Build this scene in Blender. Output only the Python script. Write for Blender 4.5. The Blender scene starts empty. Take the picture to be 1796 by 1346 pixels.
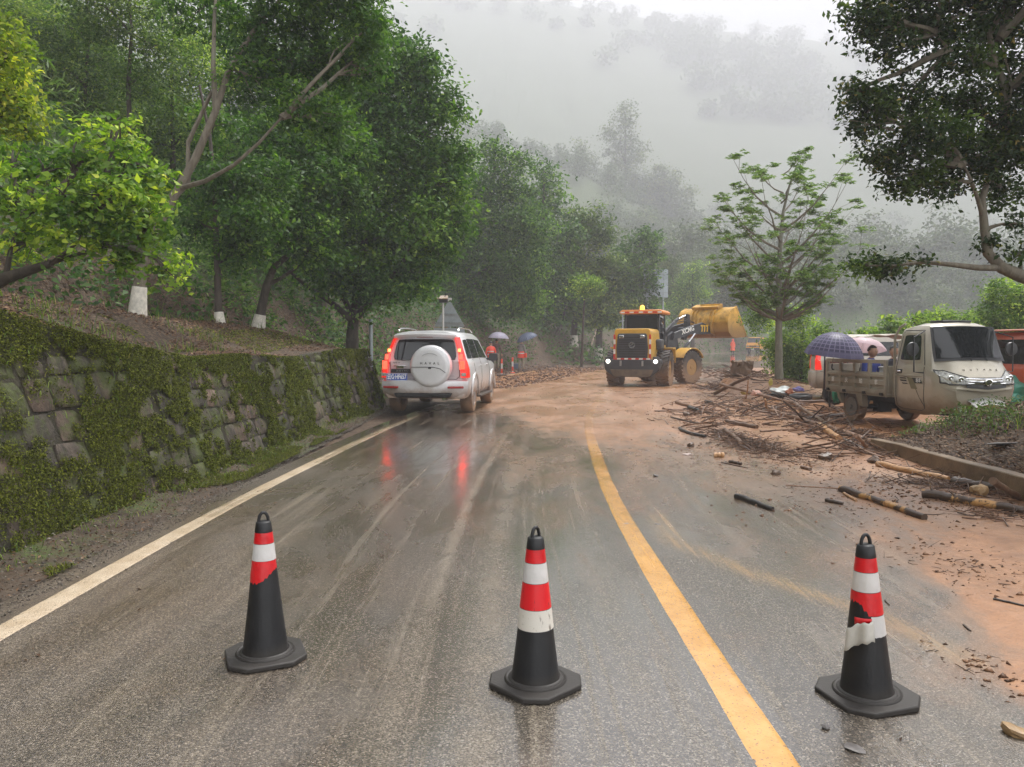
import bpy, bmesh, math, random
import numpy as np
from mathutils import Matrix, Vector
R = math.radians
EXPOSURE = 3.0
HAZE = 0.0021
SC = bpy.context.scene
COL = SC.collection
random.seed(7)
rng = np.random.default_rng(7)

# ------------------------------------------------------------------ camera
CAMH = 1.5
FPX = 1349.0            # focal length in photo pixels (1796 wide)
PITCH = math.atan(68.0 / FPX)
cam_d = bpy.data.cameras.new('camera')
cam_d.sensor_width = 36.0
cam_d.lens = 36.0 * FPX / 1796.0
cam_d.clip_start = 0.05
cam_d.clip_end = 3000
cam = bpy.data.objects.new('camera', cam_d)
cam.location = (0, 0, CAMH)
cam.rotation_euler = (math.pi / 2 - PITCH, 0, 0)
COL.objects.link(cam)
SC.camera = cam

# ------------------------------------------------------------------ light
world = bpy.data.worlds.new('World')
SC.world = world
world.use_nodes = True
wn = world.node_tree
wn.nodes.clear()
SUN_EL, SUN_AZ = R(62), R(40)
sky = wn.nodes.new('ShaderNodeTexSky')
sky.sky_type = 'NISHITA'
sky.sun_disc = False
sky.sun_elevation = SUN_EL
sky.sun_rotation = SUN_AZ
sky.air_density = 1.0
sky.dust_density = 1.5
sky.ozone_density = 1.0
hs = wn.nodes.new('ShaderNodeHueSaturation')
hs.inputs['Saturation'].default_value = 0.07
bg = wn.nodes.new('ShaderNodeBackground')
bg.inputs['Strength'].default_value = 0.07
wo = wn.nodes.new('ShaderNodeOutputWorld')
wn.links.new(sky.outputs[0], hs.inputs['Color'])
wn.links.new(hs.outputs[0], bg.inputs['Color'])
wn.links.new(bg.outputs[0], wo.inputs['Surface'])
sun_d = bpy.data.lights.new('sun', 'SUN')
sun_d.energy = 1.5
sun_d.angle = R(20)
sun_d.color = (1.0, 0.97, 0.92)
sun_o = bpy.data.objects.new('sun', sun_d)
sun_o.rotation_euler = (math.pi / 2 - SUN_EL, 0, math.pi - SUN_AZ)
sun_o.location = (0, -20, 60)
COL.objects.link(sun_o)
SC.view_settings.view_transform = 'Standard'
SC.view_settings.look = 'None'
SC.view_settings.gamma = 1.0
SC.view_settings.use_curve_mapping = False
SC.view_settings.exposure = EXPOSURE
SC.render.engine = 'CYCLES'
SC.cycles.volume_bounces = 1
SC.cycles.max_bounces = 8
SC.cycles.diffuse_bounces = 3
SC.cycles.glossy_bounces = 3
SC.cycles.transmission_bounces = 5
SC.cycles.transparent_max_bounces = 8
SC.cycles.sample_clamp_indirect = 6

# ------------------------------------------------------------------ photo pixel -> world helpers
_cp, _sp = math.cos(PITCH), math.sin(PITCH)
def ray(px, py):
    u = (px - 898.0) / FPX
    v = (673.0 - py) / FPX
    return (u, _cp + _sp * v, -_sp + _cp * v)
def W(px, py, Y):
    """world point seen at photo pixel px,py at forward distance Y"""
    a, b, c = ray(px, py)
    t = Y / b
    return Vector((a * t, Y, CAMH + c * t))
def G(px, py, z=0.0):
    """point on the plane z under a photo pixel"""
    a, b, c = ray(px, py)
    t = (z - CAMH) / c
    return Vector((a * t, b * t, z))

# ------------------------------------------------------------------ tagging
def tag(o, label=None, cat=None, group=None, kind=None):
    if label: o['label'] = label
    if cat: o['category'] = cat
    if group: o['group'] = group
    if kind: o['kind'] = kind
    return o
def thing(name, label, cat, loc=(0, 0, 0), rz=0.0, group=None):
    o = bpy.data.objects.new(name, None)
    o.empty_display_size = 0.2
    o.location = loc
    o.rotation_euler = (0, 0, rz)
    COL.objects.link(o)
    return tag(o, label, cat, group)
KIDS = {}
def link(name, me, parent=None):
    o = bpy.data.objects.new(name, me)
    COL.objects.link(o)
    if parent is not None:
        o.parent = parent
        KIDS.setdefault(parent.name, []).append(o)
    return o
def copy_tree(o, parent=None):
    c = o.copy()
    COL.objects.link(c)
    c.parent = parent
    if parent is not None:
        KIDS.setdefault(parent.name, []).append(c)
    for ch in list(KIDS.get(o.name, [])):
        copy_tree(ch, c)
    return c

# ------------------------------------------------------------------ mesh building
def np_mesh(name, V, F, mats=None, attrs=None, smooth=False, midx=None):
    """V (n,3) float, F (m,k) int with constant k"""
    V = np.ascontiguousarray(V, dtype=np.float32)
    F = np.ascontiguousarray(F, dtype=np.int32)
    me = bpy.data.meshes.new(name)
    n, m, k = len(V), len(F), F.shape[1]
    me.vertices.add(n)
    me.vertices.foreach_set('co', V.ravel())
    me.loops.add(m * k)
    me.loops.foreach_set('vertex_index', F.ravel())
    me.polygons.add(m)
    me.polygons.foreach_set('loop_start', np.arange(0, m * k, k, dtype=np.int32))
    me.polygons.foreach_set('loop_total', np.full(m, k, dtype=np.int32))
    if midx is not None:
        me.polygons.foreach_set('material_index', np.ascontiguousarray(midx, dtype=np.int32))
    me.update(calc_edges=True)
    if smooth:
        me.shade_smooth()
    for mt in (mats or []):
        me.materials.append(mt)
    for an, av in (attrs or {}).items():
        a = me.attributes.new(an, 'FLOAT', 'POINT')
        a.data.foreach_set('value', np.ascontiguousarray(av, dtype=np.float32))
    return me

class MB:
    """collects boxes, tubes, prisms ... into ONE mesh"""
    def __init__(s, M=None):
        s.v = []; s.f = []; s.mi = []; s.M = M or Matrix.Identity(4); s.cur = 0
    def add(s, vs, fs, M=None):
        T = s.M @ M if M is not None else s.M
        b = len(s.v)
        s.v += [tuple(T @ Vector(p)) for p in vs]
        s.f += [tuple(b + i for i in f) for f in fs]
        s.mi += [s.cur] * len(fs)
        return s
    def box(s, c, d, rot=None, taper=None):
        x, y, z = d[0] / 2, d[1] / 2, d[2] / 2
        t = taper or (1, 1)
        vs = [(-x, -y, -z), (x, -y, -z), (x, y, -z), (-x, y, -z),
              (-x * t[0], -y * t[1], z), (x * t[0], -y * t[1], z), (x * t[0], y * t[1], z), (-x * t[0], y * t[1], z)]
        fs = [(0, 3, 2, 1), (4, 5, 6, 7), (0, 1, 5, 4), (1, 2, 6, 5), (2, 3, 7, 6), (3, 0, 4, 7)]
        M = Matrix.Translation(c)
        if rot is not None:
            M = M @ (rot if isinstance(rot, Matrix) else Matrix.Rotation(rot, 4, 'Z'))
        return s.add(vs, fs, M)
    def tube(s, pts, rad, n=8, caps=True):
        pts = [Vector(p) for p in pts]
        if not hasattr(rad, '__len__'): rad = [rad] * len(pts)
        vs, fs = [], []
        prev = None
        for i, p in enumerate(pts):
            d = (pts[min(i + 1, len(pts) - 1)] - pts[max(i - 1, 0)])
            if d.length < 1e-9: d = Vector((0, 0, 1))
            d.normalize()
            if prev is None:
                a = d.orthogonal().normalized()
            else:
                a = prev - d * prev.dot(d)
                if a.length < 1e-6: a = d.orthogonal()
                a.normalize()
            prev = a
            b = d.cross(a)
            for k in range(n):
                th = 2 * math.pi * k / n
                vs.append(tuple(p + (a * math.cos(th) + b * math.sin(th)) * rad[i]))
        for i in range(len(pts) - 1):
            for k in range(n):
                k2 = (k + 1) % n
                fs.append((i * n + k, i * n + k2, (i + 1) * n + k2, (i + 1) * n + k))
        if caps:
            fs.append(tuple(reversed(range(n))))
            fs.append(tuple(range((len(pts) - 1) * n, len(pts) * n)))
        return s.add(vs, fs)
    def cyl(s, c0, c1, r0, r1=None, n=24):
        return s.tube([c0, c1], [r0, r0 if r1 is None else r1], n)
    def prism(s, poly, y0, y1, axis='Y', M=None):
        """poly of (a,b) extruded along axis: Y -> (a,y,b); X -> (x,a,b); Z -> (a,b,z)"""
        n = len(poly)
        def P(a, b, t):
            return (a, t, b) if axis == 'Y' else ((t, a, b) if axis == 'X' else (a, b, t))
        vs = [P(a, b, y0) for a, b in poly] + [P(a, b, y1) for a, b in poly]
        fs = [tuple(range(n)), tuple(reversed(range(n, 2 * n)))]
        for i in range(n):
            j = (i + 1) % n
            fs.append((i, i + n, j + n, j))
        return s.add(vs, fs, M)
    def lathe(s, prof, n=32, M=None, closed=False):
        """prof of (r,z) about Z"""
        vs, fs = [], []
        for r, z in prof:
            for k in range(n):
                th = 2 * math.pi * k / n
                vs.append((r * math.cos(th), r * math.sin(th), z))
        m = len(prof)
        for i in range(m if closed else m - 1):
            i2 = (i + 1) % m
            for k in range(n):
                k2 = (k + 1) % n
                fs.append((i * n + k, i * n + k2, i2 * n + k2, i2 * n + k))
        if not closed:
            if prof[0][0] > 1e-5: fs.append(tuple(reversed(range(n))))
            if prof[-1][0] > 1e-5: fs.append(tuple(range((m - 1) * n, m * n)))
        return s.add(vs, fs, M)
    def grid(s, P, cu=False):
        """P[i][j] points -> quads"""
        a, b = len(P), len(P[0])
        vs = [tuple(p) for row in P for p in row]
        fs = []
        for i in range(a - 1):
            for j in range(b - 1 + (1 if cu else 0)):
                j2 = (j + 1) % b
                fs.append((i * b + j, i * b + j2, (i + 1) * b + j2, (i + 1) * b + j))
        return s.add(vs, fs)
    def build(s, name, mat, parent=None, smooth=40, bevel=0.0, seg=2, fix=True, weld=False, sub=0):
        me = bpy.data.meshes.new(name)
        me.from_pydata(s.v, [], s.f)
        if fix or weld:
            bm = bmesh.new(); bm.from_mesh(me)
            if weld: bmesh.ops.remove_doubles(bm, verts=bm.verts, dist=1e-4)
            bmesh.ops.recalc_face_normals(bm, faces=bm.faces)
            bm.to_mesh(me); bm.free()
        for mt in (mat if isinstance(mat, (list, tuple)) else [mat]):
            me.materials.append(mt)
        if isinstance(mat, (list, tuple)):
            for p, i in zip(me.polygons, s.mi): p.material_index = i
        if smooth:
            me.shade_smooth()
            me.set_sharp_from_angle(angle=R(smooth))
        o = link(name, me, parent)
        if sub:
            sm = o.modifiers.new('sub', 'SUBSURF'); sm.levels = sub; sm.render_levels = sub
        if bevel:
            bv = o.modifiers.new('bevel', 'BEVEL')
            bv.width = bevel; bv.segments = seg; bv.limit_method = 'ANGLE'; bv.angle_limit = R(35)
            bv.harden_normals = False
        return o

def text_mesh(txt, size, depth=0.004, spacing=1.0, bold=0.0, sx=1.0):
    cu = bpy.data.curves.new('lettering', 'FONT')
    cu.body = txt; cu.size = size; cu.extrude = depth / 2
    cu.align_x = 'CENTER'; cu.align_y = 'CENTER'
    cu.space_character = spacing
    cu.offset = bold
    cu.resolution_u = 2
    o = bpy.data.objects.new('t', cu)
    COL.objects.link(o)
    dg = bpy.context.evaluated_depsgraph_get()
    me = bpy.data.meshes.new_from_object(o.evaluated_get(dg))
    bpy.data.objects.remove(o)
    return me
def text_part(name, txt, size, mat, parent, M, depth=0.004, spacing=1.0, bold=0.0, sx=1.0):
    me = text_mesh(txt, size, depth, spacing, bold)
    me.transform(M @ Matrix.Diagonal((sx, 1, 1, 1)))
    me.materials.clear(); me.materials.append(mat)
    return link(name, me, parent)
def Mx(loc, xa, ya):
    """matrix whose local X,Y axes are given world directions"""
    xa = Vector(xa).normalized(); ya = Vector(ya); ya = (ya - xa * ya.dot(xa)).normalized()
    za = xa.cross(ya)
    m = Matrix((xa, ya, za)).transposed().to_4x4()
    m.translation = Vector(loc)
    return m
def rotM(ax, ang): return Matrix.Rotation(ang, 4, ax)

# ------------------------------------------------------------------ materials
class NT:
    def __init__(s, name):
        s.m = bpy.data.materials.new(name); s.m.use_nodes = True
        s.t = s.m.node_tree; s.t.nodes.clear()
        s.out = s.n('ShaderNodeOutputMaterial')
        s.b = s.n('ShaderNodeBsdfPrincipled')
        s.l(s.b.outputs[0], s.out.inputs['Surface'])
    def n(s, t, **kw):
        x = s.t.nodes.new(t)
        for k, v in kw.items(): setattr(x, k, v)
        return x
    def l(s, a, b): s.t.links.new(a, b)
    def set(s, node, key, val):
        if hasattr(val, 'links') or isinstance(val, bpy.types.NodeSocket): s.l(val, node.inputs[key])
        else: node.inputs[key].default_value = val
    def bs(s, key, val): s.set(s.b, key, val)
    def coord(s, kind='Object'):
        return s.n('ShaderNodeTexCoord').outputs[kind]
    def mapping(s, vec, scale=(1, 1, 1), loc=(0, 0, 0), rot=(0, 0, 0)):
        m = s.n('ShaderNodeMapping')
        s.l(vec, m.inputs['Vector'])
        m.inputs['Scale'].default_value = scale; m.inputs['Location'].default_value = loc; m.inputs['Rotation'].default_value = rot
        return m.outputs[0]
    def noise(s, scale, detail=4, rough=0.55, vec=None, dist=0.0, color=False):
        x = s.n('ShaderNodeTexNoise')
        x.inputs['Scale'].default_value = scale; x.inputs['Detail'].default_value = detail
        x.inputs['Roughness'].default_value = rough; x.inputs['Distortion'].default_value = dist
        s.l(vec if vec is not None else s.pos(), x.inputs['Vector'])
        return x.outputs['Color' if color else 'Fac']
    def voro(s, scale, vec=None, feature='F1', out='Distance', rnd=1.0):
        x = s.n('ShaderNodeTexVoronoi', feature=feature)
        x.inputs['Scale'].default_value = scale
        x.inputs['Randomness'].default_value = rnd
        s.l(vec if vec is not None else s.pos(), x.inputs['Vector'])
        return x.outputs[out]
    def pos(s):
        if not hasattr(s, '_p'): s._p = s.coord('Object')
        return s._p
    def ramp(s, fac, stops, interp='LINEAR'):
        r = s.n('ShaderNodeValToRGB')
        r.color_ramp.interpolation = interp
        el = r.color_ramp.elements
        while len(el) < len(stops): el.new(0.5)
        for e, (p, c) in zip(el, stops):
            e.position = p
            e.color = (c, c, c, 1) if not hasattr(c, '__len__') else (*c[:3], 1)
        s.set(r, 'Fac', fac)
        return r.outputs['Color']
    def math(s, op, a, b=0.5, c=None, clamp=False):
        x = s.n('ShaderNodeMath', operation=op); x.use_clamp = clamp
        s.set(x, 0, a); s.set(x, 1, b)
        if c is not None: s.set(x, 2, c)
        return x.outputs[0]
    def mr(s, v, a, b, c=0.0, d=1.0, smooth=True):
        x = s.n('ShaderNodeMapRange')
        x.interpolation_type = 'SMOOTHSTEP' if smooth else 'LINEAR'
        s.set(x, 'Value', v)
        for k, q in zip(('From Min', 'From Max', 'To Min', 'To Max'), (a, b, c, d)): s.set(x, k, q)
        return x.outputs[0]
    def mix(s, f, a, b, mode='MIX'):
        x = s.n('ShaderNodeMix', data_type='RGBA', blend_type=mode)
        s.set(x, 0, f)
        for k, v in ((6, a), (7, b)):
            if isinstance(v, (tuple, list)): v = (*v[:3], 1)
            s.set(x, k, v)
        return x.outputs[2]
    def attr(s, name, out='Fac'):
        return s.n('ShaderNodeAttribute', attribute_name=name).outputs[out]
    def bump(s, h, strength=0.5, dist=0.01, normal=None):
        x = s.n('ShaderNodeBump')
        s.set(x, 'Strength', strength); s.set(x, 'Distance', dist); s.set(x, 'Height', h)
        if normal is not None: s.l(normal, x.inputs['Normal'])
        return x.outputs[0]
    def island(s):
        return s.n('ShaderNodeNewGeometry').outputs['Random Per Island']
    def orand(s):
        return s.n('ShaderNodeObjectInfo').outputs['Random']

def simple(name, col, rough=0.5, metal=0.0, var=0.12, scale=6.0, bump=0.0, bscale=60.0, emit=None, coat=0.0, spec=None, dirt=None):
    t = NT(name)
    f = t.noise(scale, 4)
    lo = tuple(max(0, c * (1 - var)) for c in col); hi = tuple(min(1, c * (1 + var)) for c in col)
    c = t.ramp(f, [(0.3, lo), (0.7, hi)])
    if dirt:   # (colour, amount, z0, z1): splashed mud that stays put on the lower part
        dc, amt, z0, z1 = dirt
        sep = t.n('ShaderNodeSeparateXYZ'); t.l(t.pos(), sep.inputs[0])
        h = t.mr(sep.outputs[2], z0, z1, 1.0, 0.0)
        nn = t.noise(3.5, 6, 0.65)
        m = t.math('MULTIPLY', t.mr(t.math('ADD', h, t.math('MULTIPLY', nn, 0.9)), 0.65, 1.25), amt, clamp=True)
        c = t.mix(m, c, dc)
        t.bs('Roughness', t.mr(m, 0, 1, rough, 0.65))
    else:
        t.bs('Roughness', t.mr(t.noise(scale * 2, 3), 0.3, 0.7, rough * 0.85, min(1, rough * 1.15)))
    t.bs('Base Color', c)
    t.bs('Metallic', metal)
    if spec is not None: t.bs('Specular IOR Level', spec)
    if coat: t.bs('Coat Weight', coat); t.bs('Coat Roughness', 0.06)
    if bump: t.bs('Normal', t.bump(t.noise(bscale, 4), bump, 0.01))
    if emit: t.bs('Emission Color', (*emit[0], 1)); t.bs('Emission Strength', emit[1])
    return t.m
# ================================================================== ROAD LAYOUT
CL = [(0.96, -60), (0.96, -30), (0.96, 0), (0.96, 6.4), (1.12, 10), (1.5, 15), (2.2, 20), (3.2, 26), (4.9, 33.5), (8, 43),
      (12.3, 55), (17.5, 68), (22.5, 80), (28, 91), (35, 101), (45, 110), (58, 117), (75, 121), (100, 123), (140, 124), (200, 125)]
def _catmull(P, step=0.5):
    P = np.array(P, float); out = []
    Q = np.vstack([2 * P[0] - P[1], P, 2 * P[-1] - P[-2]])
    for i in range(1, len(Q) - 2):
        L = np.linalg.norm(Q[i + 1] - Q[i]); k = max(2, int(L / step))
        t = np.linspace(0, 1, k, endpoint=False)[:, None]
        a, b, c, d = Q[i - 1], Q[i], Q[i + 1], Q[i + 2]
        # tension for uneven spacing
        m1 = (c - a) / max(np.linalg.norm(c - a), 1e-6) * L
        m2 = (d - b) / max(np.linalg.norm(d - b), 1e-6) * L
        h1 = 2 * t**3 - 3 * t**2 + 1; h2 = t**3 - 2 * t**2 + t; h3 = -2 * t**3 + 3 * t**2; h4 = t**3 - t**2
        out.append(h1 * b + h2 * m1 + h3 * c + h4 * m2)
    out.append(P[-1][None])
    return np.vstack(out)
RC = _catmull(CL)
RT = np.gradient(RC, axis=0); RT /= np.linalg.norm(RT, axis=1)[:, None]
RN = np.stack([RT[:, 1], -RT[:, 0]], 1)                 # points right of travel
RS = np.concatenate([[0], np.cumsum(np.linalg.norm(np.diff(RC, axis=0), axis=1))])
RS -= RS[np.argmin(np.abs(RC[:, 1]))]
def road_st(x, y):
    x = np.asarray(x, float).ravel(); y = np.asarray(y, float).ravel()
    s = np.empty_like(x); t = np.empty_like(x)
    for i in range(0, len(x), 20000):
        X = x[i:i + 20000, None] - RC[None, ::2, 0]; Y = y[i:i + 20000, None] - RC[None, ::2, 1]
        k = np.argmin(X * X + Y * Y, 1) * 2
        dx = x[i:i + 20000] - RC[k, 0]; dy = y[i:i + 20000] - RC[k, 1]
        al = dx * RT[k, 0] + dy * RT[k, 1]
        s[i:i + 20000] = dx * RN[k, 0] + dy * RN[k, 1]
        t[i:i + 20000] = RS[k] + al
    return s, t
def sst(v, a, b):
    q = np.clip((v - a) / (b - a), 0, 1); return q * q * (3 - 2 * q)
def vnoise(x, y, seed=0):
    """cheap value noise, smooth, 0..1"""
    xi = np.floor(x).astype(np.int64); yi = np.floor(y).astype(np.int64)
    fx = x - xi; fy = y - yi
    fx = fx * fx * (3 - 2 * fx); fy = fy * fy * (3 - 2 * fy)
    def h(a, b):
        n = (a * 374761393 + b * 668265263 + seed * 1442695041) & 0xffffffff
        n = ((n ^ (n >> 13)) * 1274126177) & 0xffffffff
        return ((n ^ (n >> 16)) & 0xffff) / 65535.0
    return (h(xi, yi) * (1 - fx) + h(xi + 1, yi) * fx) * (1 - fy) + (h(xi, yi + 1) * (1 - fx) + h(xi + 1, yi + 1) * fx) * fy
def fbm(x, y, oct=4, seed=0):
    r = 0; a = 0.5; tot = 0
    for i in range(oct):
        r = r + a * vnoise(x * 2**i, y * 2**i, seed + i); tot += a; a *= 0.5
    return r / tot
def road_z(x, y):
    x = np.asarray(x, float); y = np.asarray(y, float)
    z = 0.38 * sst(y, 48, 92)
    z = z - 0.24 * np.exp(-(((y - 33) / 6.5)**2) - (np.maximum(0, 4.5 - x) / 5.0)**2)
    return z
def wall_top(y): return np.interp(y, [-5, 3, 5, 7, 9, 12, 18.3], [2.1, 2.05, 1.86, 1.56, 1.34, 1.27, 1.38]) + 0.03 * np.sin(np.asarray(y) * 1.3)
WALL_END = 18.3
def terrain_z(x, y, rough=True):
    sh = np.shape(x)
    x = np.asarray(x, float).ravel(); y = np.asarray(y, float).ravel()
    s, t = road_st(x, y)
    zr = road_z(x, y)
    # ---- left side
    dl = np.maximum(0, -s - 4.55)                 # beyond the dirt verge
    inwall = 1 - sst(y, WALL_END - 0.75, WALL_END - 0.1)
    wt = wall_top(y)
    sw = 4.48 + (-3.52 + 0.030 * (y - 5.2) + 0.12 * sst(y, 14, 18.3)) - x   # distance behind the wall face
    step = sst(sw, 4.86, 4.98)                    # hidden behind the wall stones
    plat = wt + 0.05 + 0.05 * np.maximum(0, sw - 5.3) + 0.52 * sst(sw, 5.2, 7.0) * (1 - 0.4 * sst(y, 12, 19)) + 0.5 * sst(sw, 6.4, 8.5) * sst(10 - y, -3, 5)
    cap = 17 + 40 * (1 - sst(y, 34, 62)) * sst(-s, 9, 16)
    hill = cap * (1 - np.exp(-np.maximum(0, sw - 8.0 + 1.2 * sst(12 - y, 0, 8)) * 1.2 / cap))
    zw = np.where(sw > 4.84, step * (plat + hill), -0.02)
    nk = sst(y, 22, 27)
    zn = 0.03 * dl + 1.35 * (sst(-s, 4.6, 8.8) * (1 - nk) + sst(-s, 7.5, 10.2) * nk) + cap * (1 - np.exp(-np.maximum(0, -s - 8.2) * (1.15 - 0.42 * sst(y, 22, 50)) / cap))
    zl = zw * inwall + (zn + zr) * (1 - inwall)
    zl = np.where(s < -3.9, zl, zr)
    # mid-distance spur that closes the view beyond the bend
    ax, ay, bx, by = -170., 320., 46., 320.
    L = math.hypot(bx - ax, by - ay)
    u = ((x - ax) * (bx - ax) + (y - ay) * (by - ay)) / L**2
    v = ((x - ax) * -(by - ay) + (y - ay) * (bx - ax)) / L
    top = 112 - 36 * np.clip(u, -1, 1) - 10 * np.maximum(0, u - 0.75) * 4
    top = top * (1 - sst(u, 0.92, 1.42))
    spur = top * np.exp(-np.minimum(np.abs(v / 105.0), 9)**1.6)
    spur = np.where((-s > 5) & (y > 60), spur * sst(-s, 5, 45) * sst(y, 60, 120), 0)
    zl = np.maximum(zl, spur + zr)
    # ---- right side
    sr = s
    edge = np.interp(y, [-50, 5, 9, 12, 24, 27, 32, 60, 200], [7.5, 7.5, 9, 14, 14, 8.0, 6.2, 5.6, 5.6])
    fall = -0.62 * np.maximum(0, sr - edge)
    fall = np.maximum(fall, -32 + 0 * fall)
    bank = 0.19 * sst(sr, 4.0, 4.14) + 0.42 * sst(sr, 4.2, 5.3) + 0.42 * sst(sr, 5.2, 7.0)
    bank = bank * sst(y, -30, 2) * (1 - sst(y, 10.3, 12.0)) 
    isl = 0.42 * np.exp(-((x - 7.7) / 1.5)**2 - ((y - 27.5) / 3.6)**2) + 0.25 * np.exp(-((x - 8.9) / 1.6)**2 - ((y - 25) / 2.6)**2)
    zz = zr + bank + isl + fall
    z = np.where(s > 3.98, zz, np.where(s < -3.9, zl, zr))
    # ---- far hillside across the valley
    Hr = np.interp(x, [-780, -260, 0, 260, 390, 554, 676, 858, 1090, 1560], [552, 546, 536, 504, 484, 445, 408, 354, 286, 208])
    far = -32 + (Hr + 32) * sst(y + 0.12 * np.abs(x - 310), 130, 1380)**0.9
    far = np.where(y > 1175, np.minimum(far, Hr - (y - 1205) * 0.25), far)
    fz = far * 1.0
    z = np.where((y > 118) | (s > 30), np.maximum(z, fz), z)
    if rough:
        far_k = sst(np.abs(s), 5.5, 14)
        z = z + far_k * (fbm(x * 0.5, y * 0.5, 4, 3) - 0.5) * 0.55 + sst(np.abs(s), 16, 60) * (fbm(x * 0.06, y * 0.06, 4, 9) - 0.5) * 7
        near_k = np.where(s > 0, sst(s, 4.15, 4.6) * .7, sst(-s, 5.25, 5.8))
        z = z + near_k * (fbm(x * 3, y * 3, 3, 5) - 0.5) * 0.12
    return z.reshape(sh)
def TZ(x, y): return float(terrain_z(np.array([x]), np.array([y]))[0])

# value fields over the road given at photo pixels, spread in (bearing, log distance)
def field(ctrl):
    P = []; Vv = []
    for px, py, v in ctrl:
        g = G(px, py); P.append((g.x / g.y * 3.0, math.log(g.y) * 1.6)); Vv.append(v)
    P = np.array(P); Vv = np.array(Vv)
    def f(x, y):
        y = np.maximum(y, 1.5)
        a = x / y * 3.0; b = np.log(y) * 1.6
        d2 = (a[:, None] - P[None, :, 0])**2 + (b[:, None] - P[None, :, 1])**2 + 0.004
        w = 1 / d2**1.6
        return (w * Vv).sum(1) / w.sum(1)
    return f
MUD = field([(0, 1200, 0), (300, 1000, 0), (500, 850, .0), (250, 1300, 0), (600, 1200, .02), (700, 750, .05), (640, 900, .02), (780, 800, .08), (840, 740, .3), (900, 700, .8),
             (880, 670, .9), (930, 660, 1), (1000, 650, 1), (1000, 690, .95), (1028, 722, 1.1), (1032, 738, .95), (960, 730, .75), (900, 780, .42), (980, 800, .45), (950, 880, .26), (850, 900, .18),
             (800, 1000, .08), (950, 1000, .06), (900, 1250, .02), (1100, 1250, .0), (1250, 1300, .0), (1100, 680, 1), (1200, 690, 1), (1050, 740, .8), (1120, 760, .8),
             (1080, 820, .42), (1150, 800, .6), (1250, 770, .62), (1350, 760, .95), (1200, 850, .32), (1150, 950, .14), (1300, 900, .24), (1300, 830, .48), (1420, 820, .7),
             (1500, 800, 1), (1400, 870, .42), (1450, 930, .28), (1560, 870, .7), (1650, 900, .72), (1740, 950, .95), (1600, 950, .66), (1540, 945, .72), (1650, 1000, .85),
             (1740, 1020, 1), (1630, 1060, .12), (1560, 1020, .10), (1700, 1070, .75), (1780, 1090, 1), (1660, 1120, .12), (1730, 1150, .55), (1790, 1190, .9), (1740, 1230, .2), (1790, 1290, .12), (1700, 1300, .05),
             (1500, 1150, .02), (1450, 1300, .04), (1400, 1050, .06), (1600, 1300, .06), (1250, 1000, .1), (1350, 980, .12),
             (1230, 650, .75), (1250, 635, .35), (1200, 660, .8), (1280, 645, .55), (1150, 650, .9), (1270, 625, .12), (1300, 615, .05), (1350, 618, .02), (1200, 720, 1), (1300, 720, 1), (1400, 700, 1), (1400, 740, 1), (1600, 760, 1)])
WET = field([(0, 1200, .22), (300, 1000, .22), (500, 850, .3), (250, 1300, .25), (600, 1200, .3), (700, 750, .65), (640, 900, .45), (780, 800, .62), (840, 740, .66), (900, 700, .6),
             (800, 900, .5), (950, 850, .5), (720, 1000, .38), (860, 1050, .55), (980, 1000, .75), (950, 1150, .8), (860, 1300, .75), (1000, 1300, .95), (1150, 1300, .9), (1100, 1150, .85), (1300, 1300, .8),
             (1200, 1000, .5), (1300, 1100, .55), (1400, 1200, .6), (1500, 1100, .5), (1450, 1300, .6), (1600, 1300, .45), (1750, 1320, .45), (1300, 950, .45), (1200, 850, .55), (1050, 800, .7), (1100, 700, .85), (1250, 700, .85),
             (1400, 800, .7), (1600, 850, .6), (1700, 1000, .35), (1780, 1150, .25), (1200, 640, .9), (1300, 620, .8), (780, 1200, .6)])

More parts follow.
